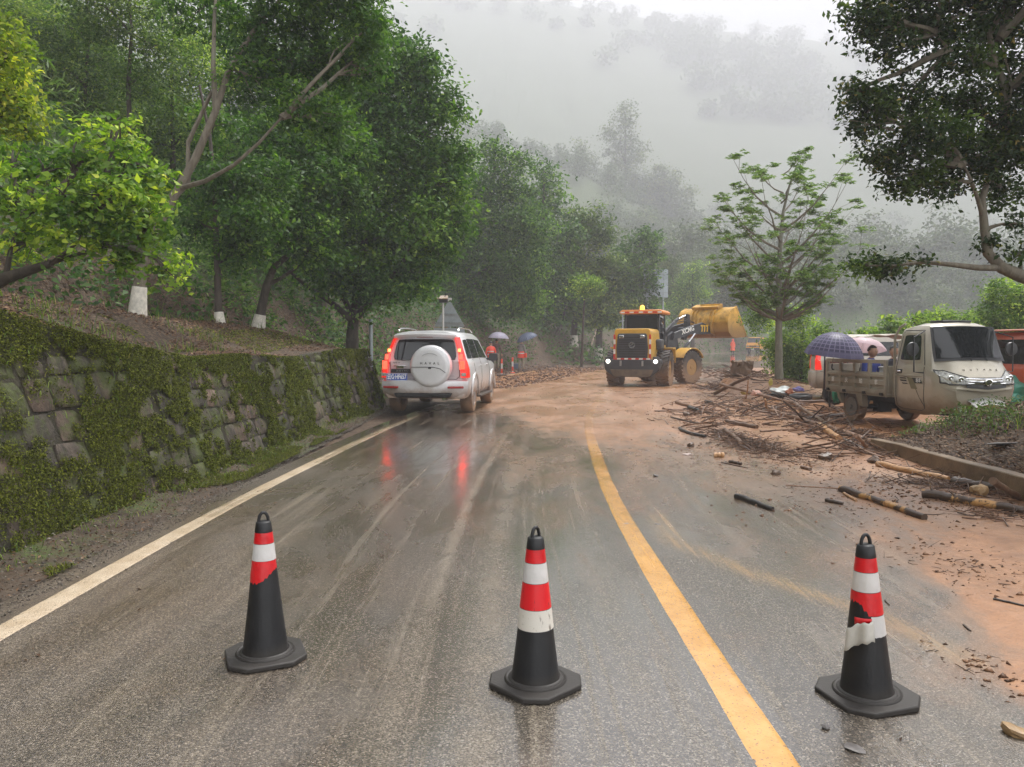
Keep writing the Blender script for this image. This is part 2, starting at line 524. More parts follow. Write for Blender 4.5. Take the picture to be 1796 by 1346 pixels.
# ------------------------------------------------------------------ shared colour pieces
MUDC = [(0.25, (0.18, 0.076, 0.028)), (0.55, (0.32, 0.148, 0.060)), (0.8, (0.44, 0.22, 0.100))]
def asphalt_mat(name, paint=None):
    t = NT(name)
    uv = t.coord('UV')
    p = t.pos()
    mudA = t.attr('mud'); wetA = t.attr('wet')
    grit = t.voro(165, p, out='Color')
    gsep = t.n('ShaderNodeSeparateColor'); t.l(grit, gsep.inputs[0])
    g1 = gsep.outputs[0]
    base = t.ramp(g1, [(0.0, (0.026, 0.023, 0.020)), (0.5, (0.072, 0.063, 0.051)), (0.85, (0.120, 0.105, 0.086)), (0.985, (0.24, 0.22, 0.19))])
    brown = t.noise(0.55, 5, 0.6)
    base = t.mix(t.math('MULTIPLY', t.mr(brown, 0.35, 0.7, 0.35, 1.0), t.mr(wetA, 0.2, 0.85, 1.0, 0.15)), base, (1.20, 0.96, 0.74), 'MULTIPLY')
    # silt streaks that run along the lane
    st = t.mapping(uv, (7.0, 0.22, 1))
    n1 = t.noise(1.0, 6, 0.65, st, 0.4)
    st2 = t.mapping(uv, (24.0, 0.5, 1))
    n2 = t.noise(1.0, 4, 0.6, st2)
    silt = t.math('MULTIPLY', t.mr(n1, 0.46, 0.74), t.mr(n2, 0.25, 0.7))
    trk = t.attr('track')
    silt = t.math('MAXIMUM', t.math('MULTIPLY', silt, 0.85), t.math('MULTIPLY', trk, t.mr(t.noise(2.6, 5, 0.7, p), 0.3, 0.6, 0.35, 1.0)))
    siltc = t.mix(t.mr(g1, 0.2, 0.9), (0.16, 0.12, 0.08), (0.34, 0.29, 0.215))
    base = t.mix(t.math('MULTIPLY', silt, 0.85), base, siltc)
    ylw = t.attr('stain')
    base = t.mix(t.math('MULTIPLY', ylw, t.mr(n2, 0.2, 0.75, 0.1, 0.8)), base, (0.42, 0.24, 0.08))
    if paint:
        wear = t.math('ADD', t.math('MULTIPLY', t.noise(38, 3, 0.7, p), 0.6), t.math('MULTIPLY', t.noise(3.0, 4, 0.6, p), 0.4))
        edge = t.attr('edge')
        wf = t.mr(t.math('SUBTRACT', wear, t.math('MULTIPLY', t.math('SUBTRACT', 1.0, edge), 0.16)), 0.28, 0.36)
        crack = t.mr(g1, 0.0, 0.10, 0.35, 1.0)
        pc = t.mix(t.mr(t.noise(5, 5, 0.7, p), 0.35, 0.7), paint[0], paint[1])
        pc = t.mix(t.mr(t.noise(60, 3, 0.7, p), 0.6, 0.75), pc, tuple(c * 0.55 for c in paint[0]))
        base = t.mix(t.math('MULTIPLY', wf, crack), base, pc)
    # mud film
    mn = t.noise(1.0, 7, 0.68, t.mapping(uv, (1.5, 0.6, 1)), 1.2)
    mn2 = t.noise(9, 6, 0.7, p, 0.6)
    mf = t.math('ADD', mudA, t.math('ADD', t.math('MULTIPLY', t.math('SUBTRACT', mn, 0.5), 0.95), t.math('MULTIPLY', t.math('SUBTRACT', mn2, 0.5), 0.35)))
    m = t.mr(mf, 0.36, 0.86)
    soft = t.mr(mf, 0.12, 0.55, 0.0, 0.40)
    mudn = t.noise(4.0, 8, 0.72, p, 1.5)
    mudc = t.ramp(mudn, MUDC)
    mudc = t.mix(t.mr(t.noise(70, 2, 0.6, p), 0.62, 0.72), mudc, (0.09, 0.05, 0.03))
    mudc = t.mix(t.math('MULTIPLY', t.mr(t.noise(0.35, 3, 0.5, p), 0.5, 0.68), 0.5), mudc, (0.28, 0.16, 0.08))
    keep = (0.97 if not paint else 0.93)
    mt = t.math('MULTIPLY', t.math('MAXIMUM', m, soft), keep)
    t.bs('Base Color', t.mix(mt, base, mudc))
    wn_ = t.noise(1.3, 5, 0.6, t.mapping(uv, (1.0, 0.35, 1)), 0.6)
    wet = t.mr(t.math('ADD', wetA, t.math('MULTIPLY', t.math('SUBTRACT', wn_, 0.5), 1.0)), 0.12, 0.78)
    wet = t.math('MULTIPLY', wet, t.mr(m, 0, 1, 1.0, 0.8))
    wet = t.math('MULTIPLY', wet, t.mr(t.math('MAXIMUM', silt, soft), 0.0, 0.5, 1.0, 0.55))
    ro = t.mr(wet, 0, 1, 0.40, 0.09, False)
    ro = t.math('ADD', ro, t.math('MULTIPLY', m, t.mr(t.noise(1.0, 4, 0.6, t.mapping(uv, (1.1, 0.5, 1), (5, 3, 0))), 0.42, 0.62, 0.02, 0.30)))
    t.bs('Roughness', ro)
    t.bs('Specular IOR Level', 0.75)
    t.bs('Coat Weight', t.math('MULTIPLY', t.math('MULTIPLY', wet, 1.0), t.mr(m, 0, 1, 1.0, 0.70))); t.bs('Coat Roughness', t.math('ADD', t.mr(wet, 0, 1, 0.25, 0.05, False), t.math('MULTIPLY', m, 0.07))); t.bs('Coat IOR', 1.5)
    t.bs('Coat Normal', t.bump(t.math('ADD', t.noise(60, 3, 0.6, p), t.math('MULTIPLY', t.noise(9, 3, 0.6, p), 1.5)), t.math('ADD', t.mr(wet, 0, 1, 0.45, 0.07, False), t.math('MULTIPLY', m, 0.4)), 0.004))
    vd = t.voro(165, p)
    h = t.math('ADD', t.math('MULTIPLY', vd, -0.9), t.math('MULTIPLY', t.noise(210, 2, 0.5, p), 0.5))
    bs = t.mr(wet, 0, 1, 0.65, 0.13, False)
    bs = t.math('MULTIPLY', bs, t.mr(m, 0, 1, 1.0, 0.25))
    nb = t.bump(h, bs, 0.006)
    mh = t.math('ADD', t.noise(14, 6, 0.7, p), t.math('MULTIPLY', t.noise(0.9, 3, 0.5, t.mapping(uv, (6, 0.6, 1))), 1.0))
    nb = t.bump(mh, t.math('MULTIPLY', m, 0.55), 0.025, nb)
    t.bs('Normal', nb)
    return t.m
def road_attrs(x, y, sv, tv, ev=None):
    mud = MUD(x, y); wet = WET(x, y)
    far = sst(y, 40, 62)
    mud = mud * (1 - far) + far * 0.1
    mud = mud + 0.5 * np.exp(-((y - 60) / 5.0)**2) * 0.8
    # two tyre tracks through the lane and thinner ones beside
    trk = 0
    for c, w, a in ((-0.0, 0.035, 1.0), (0.36, 0.11, .55), (0.62, 0.05, .35), (-1.45, .05, .25), (1.05, .07, .3)):
        wob = c - 1.44 - 0.04 * np.sin(tv * 0.5) + 0.05 * np.sin(tv * 0.23 + 1) + 0.12 * sst(tv, 9, 16)
        trk = np.maximum(trk, a * np.exp(-((sv - wob) / w)**2) * (1 - sst(tv, 14, 17)))
    stain = np.zeros_like(x)
    line = [G(*p) for p in ((1150, 905), (1180, 950), (1290, 995), (1420, 1040), (1500, 1065), (1600, 1110), (1700, 1160))]
    for a, b in zip(line[:-1], line[1:]):
        dx, dy = b.x - a.x, b.y - a.y; L2 = dx * dx + dy * dy
        q = np.clip(((x - a.x) * dx + (y - a.y) * dy) / L2, 0, 1)
        d = np.hypot(x - a.x - q * dx, y - a.y - q * dy)
        stain = np.maximum(stain, np.exp(-(d / 0.085)**2) * 0.8)
    return {'mud': mud, 'wet': wet, 'track': trk + 0 * x, 'stain': stain, 'edge': ev if ev is not None else np.ones_like(x)}
def ribbon(name, s0, s1, ns, tmin, tmax, mat, dz=0.0, tol=None, edge=False, wob=0.0, kind='structure', fine=0.07):
    ts = []; t = tmin
    while t < tmax:
        ts.append(t); t += min(2.0, max(fine, abs(t) * fine / 7))
    ts = np.array(ts)
    cx = np.interp(ts, RS, RC[:, 0]); cy = np.interp(ts, RS, RC[:, 1])
    nx = np.interp(ts, RS, RN[:, 0]); ny = np.interp(ts, RS, RN[:, 1])
    ss = np.linspace(s0, s1, ns)
    SS, TT = np.meshgrid(ss, ts)
    if wob:
        SS = SS + np.where(np.arange(ns)[None] == 0, -1, np.where(np.arange(ns)[None] == ns - 1, 1, 0)) * (fbm(TT * 2.0, TT * 0 + 3, 3, 11) - 0.5) * wob
    X = cx[:, None] + nx[:, None] * SS; Y = cy[:, None] + ny[:, None] * SS
    x, y = X.ravel(), Y.ravel()
    z = (road_z(x, y) + dz).reshape(X.shape)
    if edge: z[:, 0] -= dz + .002; z[:, -1] -= dz + .002
    z = z.ravel()
    n, k = X.shape
    idx = np.arange(n * k).reshape(n, k)
    F = np.stack([idx[:-1, :-1], idx[:-1, 1:], idx[1:, 1:], idx[1:, :-1]], -1).reshape(-1, 4)
    ev = np.ones_like(SS)
    if edge: ev[:, 0] = 0; ev[:, -1] = 0
    me = np_mesh(name, np.stack([x, y, z], 1), F, [mat], road_attrs(x, y, SS.ravel(), TT.ravel(), ev.ravel()), smooth=True)
    uvl = me.uv_layers.new(name='UVMap')
    uvs = np.stack([SS.ravel(), TT.ravel()], 1)[F.ravel()]
    uvl.data.foreach_set('uv', uvs.astype(np.float32).ravel())
    o = link(name, me)
    tag(o, kind=kind)
    return o

# ------------------------------------------------------------------ terrain sheet
def ground_mat():
    t = NT('ground_soil')
    p = t.pos()
    zone = t.attr('green'); mudA = t.attr('mud')
    n1 = t.noise(2.2, 8, 0.7, p); n2 = t.noise(26, 5, 0.7, p); n3 = t.noise(0.5, 4, 0.6, p)
    soil = t.ramp(n1, [(0.25, (0.030, 0.018, 0.010)), (0.5, (0.075, 0.046, 0.026)), (0.75, (0.13, 0.085, 0.050))])
    bits = t.voro(34, p, out='Color'); bsep = t.n('ShaderNodeSeparateColor'); t.l(bits, bsep.inputs[0])
    soil = t.mix(t.mr(bsep.outputs[0], 0.7, 0.9, 0, 0.8), soil, (0.17, 0.115, 0.07))
    soil = t.mix(t.mr(bsep.outputs[1], 0.75, 0.9, 0, 0.8), soil, (0.022, 0.014, 0.009))
    gr = t.ramp(n2, [(0.3, (0.022, 0.040, 0.008)), (0.7, (0.070, 0.105, 0.020))])
    gf = t.mr(t.math('ADD', zone, t.math('MULTIPLY', t.math('SUBTRACT', n1, 0.5), 1.3)), 0.4, 0.75)
    c = t.mix(gf, soil, gr)
    mudc = t.ramp(t.noise(3.5, 8, 0.72, p, 1.0), MUDC)
    mudc = t.mix(t.mr(t.noise(22, 5, 0.7, p), 0.5, 0.72), mudc, (0.11, 0.055, 0.03))
    mf = t.mr(t.math('ADD', mudA, t.math('MULTIPLY', t.math('SUBTRACT', n1, 0.5), 0.8)), 0.35, 0.65)
    c = t.mix(mf, c, mudc)
    t.bs('Base Color', c)
    t.bs('Roughness', t.mr(mf, 0, 1, 0.85, 0.38))
    t.bs('Normal', t.bump(t.math('ADD', n2, t.math('MULTIPLY', bsep.outputs[2], 0.5)), t.mr(mf, 0, 1, 0.8, 0.3), 0.03))
    return t.m
def build_ground():
    def axis(lo, hi, c0, c1, fine, grow=1.07, mx=9):
        a = list(np.arange(c0, c1, fine))
        v = c1; d = fine
        while v < hi: a.append(v); d = min(mx, d * grow); v += d
        v = c0 - fine; d = fine; b = []
        while v > lo: b.append(v); d = min(mx, d * grow); v -= d
        return np.array(b[::-1] + a)
    xs = axis(-960, 1450, -10, 13, 0.17, mx=14); ys = axis(-45, 1420, 2.5, 30, 0.22, 1.05, 14)
    X, Y = np.meshgrid(xs, ys)
    x, y = X.ravel(), Y.ravel()
    z = terrain_z(x, y)
    s, t = road_st(x, y)
    onroad = sst(4.5 - np.abs(s + 0.15), 0.0, 0.35)
    z = z - onroad * 0.05 - 0.006
    green = np.where(s < 0, 0.30 + 0.65 * sst(-s, 8.2, 11) - 0.3 * sst(y, 17, 22) * (1 - sst(-s, 6, 12)), 0.3 + 0.5 * sst(s, 9, 18))
    green = np.where((s < -5) & (s > -8) & (y < 9), 0.62, green)
    green = green + 0.4 * sst(y, 100, 140)
    mud = np.where(s > 0, 0.95 * (1 - sst(s, 8, 15)) * sst(y, 11.3, 12.4), 0.95 * sst(y, 24, 29) * (1 - sst(-s, 4.8, 8.5)))
    mud = mud * (1 - sst(y, 44, 56))
    mud = np.where((s < 3.98) & (s > 0) & (y < 14), 0.95, mud)
    mud = np.where((s < -3.5) & (s > -5.2) & (y < 17), 0.12, mud)
    n, k = X.shape
    idx = np.arange(n * k).reshape(n, k)
    F = np.stack([idx[:-1, :-1], idx[:-1, 1:], idx[1:, 1:], idx[1:, :-1]], -1).reshape(-1, 4)
    me = np_mesh('ground', np.stack([x, y, z], 1), F, [ground_mat()], {'green': green, 'mud': mud}, smooth=True)
    tag(link('ground', me), kind='structure')
build_ground()

M_ROAD = asphalt_mat('wet_asphalt')
M_WHITE = asphalt_mat('worn_white_paint', ((0.46, 0.35, 0.23), (0.58, 0.47, 0.34)))
M_YELLOW = asphalt_mat('worn_yellow_paint', ((0.54, 0.255, 0.030), (0.66, 0.34, 0.065)))
ribbon('road', -3.92, 4.28, 118, -14, 190, M_ROAD, 0.0)
ribbon('edge_line', -3.70, -3.53, 8, -14, 190, M_WHITE, 0.004, edge=True, wob=0.02, fine=0.1)
ribbon('edge_line', 3.62, 3.77, 4, 52, 190, M_WHITE, 0.004, edge=True, wob=0.02, fine=0.1)
ribbon('centre_line', -0.085, 0.085, 9, -14, 190, M_YELLOW, 0.004, edge=True, wob=0.02, fine=0.1)
# ================================================================== FOLIAGE
def leaf_mat(name, stops, trans=0.3, tcol=None, rough=0.5, patch=None):
    t = NT(name)
    r = t.island()
    c = t.ramp(r, stops)
    pn = t.noise(1.1, 3, 0.6)
    if patch: c = t.mix(t.mr(pn, 0.48, 0.72), c, patch)
    c = t.mix(1.0, c, t.ramp(t.attr('tone'), [(0, (1, 1, 1)), (0.001, (0.50, 0.58, 0.55)), (0.5, (1.1, 1.1, 1.05)), (1, (2.7, 2.2, 1.45))]), 'MULTIPLY')
    t.bs('Base Color', c); t.bs('Roughness', rough); t.bs('Specular IOR Level', 0.2)
    tr = t.n('ShaderNodeBsdfTranslucent')
    t.l(t.mix(1.0, c, tcol or (1.5, 1.9, 0.7), 'MULTIPLY'), tr.inputs['Color'])
    ms = t.n('ShaderNodeMixShader'); ms.inputs[0].default_value = trans
    t.l(t.b.outputs[0], ms.inputs[1]); t.l(tr.outputs[0], ms.inputs[2])
    t.l(ms.outputs[0], t.out.inputs['Surface'])
    return t.m
LM_DARK = leaf_mat('dark_leaves', [(0, (0.017, 0.046, 0.011)), (0.5, (0.040, 0.096, 0.021)), (0.85, (0.076, 0.150, 0.034)), (1, (0.13, 0.20, 0.07))], 0.32, patch=(0.070, 0.145, 0.026))
LM_MID = leaf_mat('mid_green_leaves', [(0, (0.030, 0.058, 0.018)), (0.6, (0.065, 0.115, 0.032)), (1, (0.15, 0.19, 0.075))], 0.32, patch=(0.085, 0.13, 0.03))
LM_BRIGHT = leaf_mat('bright_young_leaves', [(0, (0.065, 0.12, 0.022)), (0.5, (0.15, 0.245, 0.035)), (0.85, (0.25, 0.33, 0.05)), (1, (0.32, 0.36, 0.08))], 0.30, patch=(0.05, 0.115, 0.025))
LM_YEL = leaf_mat('yellow_green_leaves', [(0, (0.09, 0.14, 0.02)), (0.6, (0.20, 0.25, 0.035)), (1, (0.30, 0.30, 0.06))], 0.42)
LM_BIG = leaf_mat('leathery_leaves', [(0, (0.014, 0.028, 0.014)), (0.6, (0.030, 0.055, 0.022)), (0.92, (0.055, 0.085, 0.03)), (1, (0.16, 0.13, 0.05))], 0.25, patch=(0.045, 0.085, 0.02))
LM_LIGHT = leaf_mat('light_green_leaves', [(0, (0.060, 0.11, 0.025)), (0.6, (0.13, 0.21, 0.05)), (1, (0.24, 0.30, 0.10))], 0.38)
LM_FAR = leaf_mat('distant_leaves', [(0, (0.030, 0.050, 0.018)), (0.6, (0.065, 0.10, 0.035)), (1, (0.12, 0.15, 0.06))], 0.25, patch=(0.085, 0.10, 0.035))
LM_GRASS = leaf_mat('grass_blades', [(0, (0.045, 0.075, 0.014)), (0.6, (0.115, 0.17, 0.035)), (0.9, (0.20, 0.23, 0.06)), (1, (0.30, 0.24, 0.10))], 0.35)
LM_LITTER = leaf_mat('dead_leaves', [(0, (0.035, 0.018, 0.010)), (0.5, (0.095, 0.050, 0.026)), (0.9, (0.17, 0.10, 0.055)), (1, (0.30, 0.20, 0.12))], 0.05, (1.0, .8, .6), 0.6)
LM_MOSS = leaf_mat('moss', [(0, (0.024, 0.026, 0.005)), (0.4, (0.060, 0.068, 0.009)), (0.8, (0.115, 0.130, 0.013)), (1, (0.18, 0.19, 0.026))], 0.2, rough=0.8)
def bark_mat(name, a, b, lime=None):
    t = NT(name)
    p = t.mapping(t.pos(), (9, 9, 2.2))
    n = t.noise(1.5, 7, 0.7, p, 0.8)
    c = t.ramp(n, [(0.3, a), (0.7, b)])
    n2 = t.noise(2.0, 4, 0.6)
    c = t.mix(t.mr(n2, 0.55, 0.7, 0, 0.55), c, (0.20, 0.20, 0.15))
    t.bs('Base Color', c); t.bs('Roughness', 0.75)
    t.bs('Normal', t.bump(n, 0.7, 0.02))
    return t.m
BK_DARK = bark_mat('dark_bark', (0.028, 0.020, 0.014), (0.085, 0.065, 0.048))
BK_PALE = bark_mat('pale_bark', (0.085, 0.068, 0.048), (0.22, 0.19, 0.14))
BK_LIME = simple('limewash', (0.62, 0.58, 0.50), 0.8, var=0.25, scale=14, bump=0.4, bscale=30, dirt=((0.16, 0.10, 0.06), 0.8, 0.0, 0.12))

def norm(a): return a / np.maximum(np.linalg.norm(a, axis=-1, keepdims=True), 1e-9)
def leaves_np(c, nrm, L, wid, axis=None, r=rng):
    """one folded 4-corner leaf per centre"""
    n = len(c)
    nrm = norm(nrm)
    if axis is None: axis = r.normal(size=(n, 3))
    ax = norm(axis - nrm * (axis * nrm).sum(1, keepdims=True))
    sd = np.cross(nrm, ax)
    L = np.broadcast_to(L, (n,))[:, None]; w = L * wid
    lift = nrm * (w * 0.22)
    v0 = c - ax * L * 0.5
    v1 = c + sd * w * 0.5 + lift - ax * L * 0.05
    v2 = c + ax * L * 0.5 - nrm * L * 0.08
    v3 = c - sd * w * 0.5 + lift - ax * L * 0.05
    V = np.stack([v0, v1, v2, v3], 1).reshape(-1, 3)
    F = np.arange(n * 4).reshape(n, 4)
    return V, F
def blob_leaves(blobs, L, wid=0.5, cov=2.6, sig=0.16, up=0.55, r=rng, density=1.0, lumps=0.30):
    """blobs: (centre, (rx,ry,rz)[, coverage factor]); each mass is broken into domed lumps of twig clusters"""
    C, N, TN = [], [], []
    for b in blobs:
        c0 = np.array(b[0], float); rad = np.array(b[1], float); k = b[2] if len(b) > 2 else 1.0
        area = 4 * math.pi * ((rad[0] * rad[1])**1.6 / 3 + (rad[0] * rad[2])**1.6 / 3 + (rad[1] * rad[2])**1.6 / 3)**(1 / 1.6)
        nl = int(cov * k * density * area / (L * L * wid * 0.5) * 0.5)
        per = 12
        nlump = int(r.integers(13, 19))
        g = np.arange(nlump) + 0.5; ph = r.random() * 6.28
        zz = 1 - 2 * g / nlump; aa = g * 2.39996 + ph
        ld = np.stack([np.sqrt(1 - zz**2) * np.cos(aa), np.sqrt(1 - zz**2) * np.sin(aa), zz], 1) + 0.25 * r.normal(size=(nlump, 3))
        lr = 0.22 + 0.24 * r.random(nlump)
        lc = c0 + norm(ld) * rad * (1.02 - lr + lumps * (r.random(nlump) - 0.35))[:, None]
        nc = max(nlump, nl // per)
        li = r.integers(0, nlump, nc)
        d = norm(r.normal(size=(nc, 3)) + np.array([0, 0, 0.35]))
        rr = (1 - 0.55 * r.random(nc)**1.4) * (1 + 0.14 * r.normal(size=nc))
        cc = lc[li] + d * rad * (lr[li] * rr)[:, None]
        inner = r.random(nc) < 0.10
        cc = np.where(inner[:, None], c0 + norm(r.normal(size=(nc, 3))) * rad * (0.75 * r.random(nc)**.5)[:, None], cc)
        s = sig * (0.5 + 0.7 * r.random(nc))
        off = r.normal(size=(nc, per, 3)) * s[:, None, None]
        off[..., 2] *= 0.55
        p = cc[:, None] + off + d[:, None] * (r.random((nc, per, 1)) * 1.3 * s[:, None, None])
        nn = 0.5 * d[:, None] + np.array([0, 0, up]) + r.normal(size=(nc, per, 3)) * 0.5
        tn = np.clip(0.5 + 0.26 * r.normal(size=nlump)[li] + 0.16 * r.normal(size=nc), 0, 1)
        TN.append(np.repeat(tn, per))
        C.append(p.reshape(-1, 3)); N.append(nn.reshape(-1, 3))
    return np.concatenate(C), np.concatenate(N), np.concatenate(TN)
def curve_pts(a, b, n=6, sag=0.12, r=random):
    a, b = Vector(a), Vector(b); L = (b - a).length
    off = Vector((r.uniform(-1, 1), r.uniform(-1, 1), r.uniform(-.6, 1))) * L * sag
    return [a.lerp(b, i / (n - 1)) + off * math.sin(math.pi * i / (n - 1)) + Vector((r.uniform(-1, 1), r.uniform(-1, 1), r.uniform(-1, 1))) * L * 0.015 for i in range(n)]
def tree(name, label, cat, base, trunk, blobs, L, mat, bark, r0=0.14, wid=0.5, cov=2.6, sig=0.16, lime=0.0, group=None, twigs=4, extra=(), side=8, lumps=0.30, origin=None):
    """trunk: list of world points from the base up; blobs in world space; parts in the tree's own frame"""
    base = Vector(base)
    root = thing(name, label, cat, base, 0, group)
    mb = MB(Matrix.Translation(-base))
    n = len(trunk)
    rr = [r0 * (1.35 if i == 0 else 1.0) * (1 - 0.72 * i / (n - 1)) for i in range(n)]
    mb.tube(trunk, rr, side)
    for pts, ra, rb in extra:
        m_ = len(pts); mb.tube(pts, [ra + (rb - ra) * i / (m_ - 1) for i in range(m_)], max(5, side - 2))
    mb.build('trunk', bark, root, smooth=60, fix=False)
    if lime:
        lb = MB(Matrix.Translation(-base))
        # whitewash coat round the foot of the trunk
        p0 = Vector(trunk[0]); p1 = Vector(trunk[1])
        d = (p1 - p0); k = lime / d.length
        ra, rb = rr[0], rr[0] + (rr[1] - rr[0]) * min(1, k)
        lb.tube([p0 + Vector((0, 0, -0.05)), p0.lerp(p1, k * 0.5), p0.lerp(p1, k)], [ra * 1.12, (ra + rb) / 2 * 1.08, rb * 1.05], 12)
        lb.build('whitewash', BK_LIME, root, smooth=60)
    bb = MB(Matrix.Translation(-base))
    ctr = [Vector(p) for p in trunk[1:]] + [Vector(p) for e in extra for p in e[0][1:]]
    for b in blobs:
        c = Vector(b[0]); rad = b[1]
        near = min(ctr, key=lambda q: (q - c).length + 0.3 * max(0, q.z - c.z))
        end = c + Vector((0, 0, rad[2] * 0.3))
        pts = curve_pts(near, end)
        rb0 = min(r0 * 0.45, 0.02 + 0.03 * (end - near).length)
        bb.tube(pts, [rb0 * (1 - 0.75 * i / 5) for i in range(6)], 5, caps=False)
        for q in range(twigs):
            dv = Vector((random.gauss(0, 1), random.gauss(0, 1), random.gauss(0.2, 0.8))).normalized()
            e = c + Vector((dv.x * rad[0], dv.y * rad[1], dv.z * rad[2])) * 0.85
            pts2 = curve_pts(pts[random.choice((3, 4, 5))], e, 5)
            bb.tube(pts2, [rb0 * 0.38 * (1 - 0.8 * i / 4) for i in range(5)], 4, caps=False)
    if bb.v: tag(bb.build('branches', bark, root, smooth=60, fix=False), kind='stuff')
    C, N, TN = blob_leaves(blobs, L, wid, cov, sig, lumps=lumps)
    V, F = leaves_np(C - np.array(base), N, L * (0.55 + 0.9 * rng.random(len(C))), wid)
    o = link('crown', np_mesh('crown', V, F, [mat], {'tone': np.repeat(TN, 4)}), root)
    tag(o, kind='stuff')
    return root
def pb(lst, D):
    """crown masses read off the photo: (px, py, rx_px[, ry_px[, dD[, k]]]) at distance D"""
    out = []
    for b in lst:
        px, py, rx = b[:3]; ry = b[3] if len(b) > 3 and b[3] else rx; dd = b[4] if len(b) > 4 else 0; k = b[5] if len(b) > 5 else 1
        d = D + dd
        out.append((W(px, py, d), (rx * d / FPX, (rx + ry) / 2 * d / FPX * 0.95, ry * d / FPX), k))
    return out
def pp(lst): return [W(*p) for p in lst]

# ---------------- trees along the left bank
SHRUB = tree('roadside_shrub', 'bright green broad leaved tree leaning over the mossy wall at the left edge', 'tree',
     (-6.6, 7.6, TZ(-6.6, 7.6) - 0.05), [Vector((-6.6, 7.6, TZ(-6.6, 7.6) - .1)), W(-190, 560, 7.6), W(-60, 520, 7.5), W(10, 488, 7.5), W(90, 462, 7.4)],
     pb([(20, 350, 62, 48, .1), (110, 360, 66, 52, -.3), (150, 268, 50, 38, .3), (205, 240, 46, 38, .2), (232, 300, 52, 48, 0), (190, 360, 66, 54, -.3), (262, 392, 48, 44, 0), (60, 430, 68, 38, .2),
         (168, 430, 55, 28, -.1), (262, 455, 50, 34, .1), (292, 478, 26, 20, .1), (262, 340, 36, 42, .2), (30, 290, 50, 34, .4), (90, 300, 44, 34, .4)], 7.5),
     0.070, LM_BRIGHT, BK_DARK, 0.13, 0.58, 1.55, 0.07, twigs=6, lumps=0.55,
     extra=[(pp([(90, 462, 7.4), (130, 448, 7.4), (190, 432, 7.4), (225, 432, 7.4)]), .022, .008), (pp([(90, 462, 7.4), (120, 440, 7.3), (140, 420, 7.3), (160, 370, 7.3)]), .024, .008), (pp([(10, 488, 7.5), (20, 430, 7.5), (40, 380, 7.5)]), .03, .01)])
tree('yellow_leaved_tree', 'yellow green small tree cut off by the upper left edge above the bright shrub', 'tree',
     (-7.6, 8.6, TZ(-7.6, 8.6) - 0.05), [Vector((-7.6, 8.6, TZ(-7.6, 8.6) - .1)), W(-180, 420, 8.6), W(-60, 300, 8.5), W(-10, 200, 8.5)],
     pb([(-30, 60, 56, 38), (15, 110, 46, 36), (20, 170, 48, 32), (-10, 225, 50, 30), (44, 205, 30, 26), (45, 235, 26, 16), (-40, 150, 60, 60)], 8.5),
     0.066, LM_YEL, BK_DARK, 0.10, 0.55, 1.7, 0.09)
# single large leaves one can tell apart on the bright tree
def single_leaves():
    me = []
    for k in range(3):
        bm = bmesh.new()
        w = (0.20, 0.26, 0.23)[k]
        prof = [(-.5, 0), (-.28, w * .8), (0.02, w), (.3, w * .62), (.52, 0)]
        top = [bm.verts.new((x, y, 0.07 * y / w * 0.6 - 0.10 * x * x)) for x, y in prof[1:-1]]
        bot = [bm.verts.new((x, -y, 0.07 * y / w * 0.6 - 0.10 * x * x)) for x, y in prof[1:-1]]
        mid = [bm.verts.new((x, 0, -0.10 * x * x)) for x, y in prof]
        for side, flip in ((top, False), (bot, True)):
            ring = [mid[0]] + side + [mid[4]]
            fs = [(mid[0], mid[1], side[0]), (mid[1], mid[2], side[1], side[0]), (mid[2], mid[3], side[2], side[1]), (mid[3], mid[4], side[2])]
            for f in fs:
                bm.faces.new(f if flip else tuple(reversed(f)))
        m = bpy.data.meshes.new('leaf'); bm.to_mesh(m); bm.free(); m.shade_smooth(); m.materials.append(LM_BRIGHT); me.append(m)
    b = SHRUB.location
    spots = pb([(20, 345, 62, 48), (110, 360, 66, 52), (205, 240, 46, 38), (232, 300, 52, 48), (190, 360, 66, 54), (262, 392, 48, 44), (60, 420, 68, 38), (262, 455, 50, 34), (150, 268, 50, 38)], 7.35)
    for i in range(290):
        c, rad, k = random.choice(spots)
        d = Vector((random.gauss(0, 1), -abs(random.gauss(0, .9)), random.gauss(.3, 1))).normalized()
        p = c + Vector((d.x * rad[0], d.y * rad[1], d.z * rad[2])) * random.uniform(.95, 1.12)
        o = link('leaf', me[i % 3], SHRUB)
        o.location = p - b
        o.rotation_euler = (random.gauss(-.5, .5), random.gauss(0, .5), random.uniform(0, 6.28))
        o.scale = (random.uniform(.065, .088),) * 3
single_leaves()

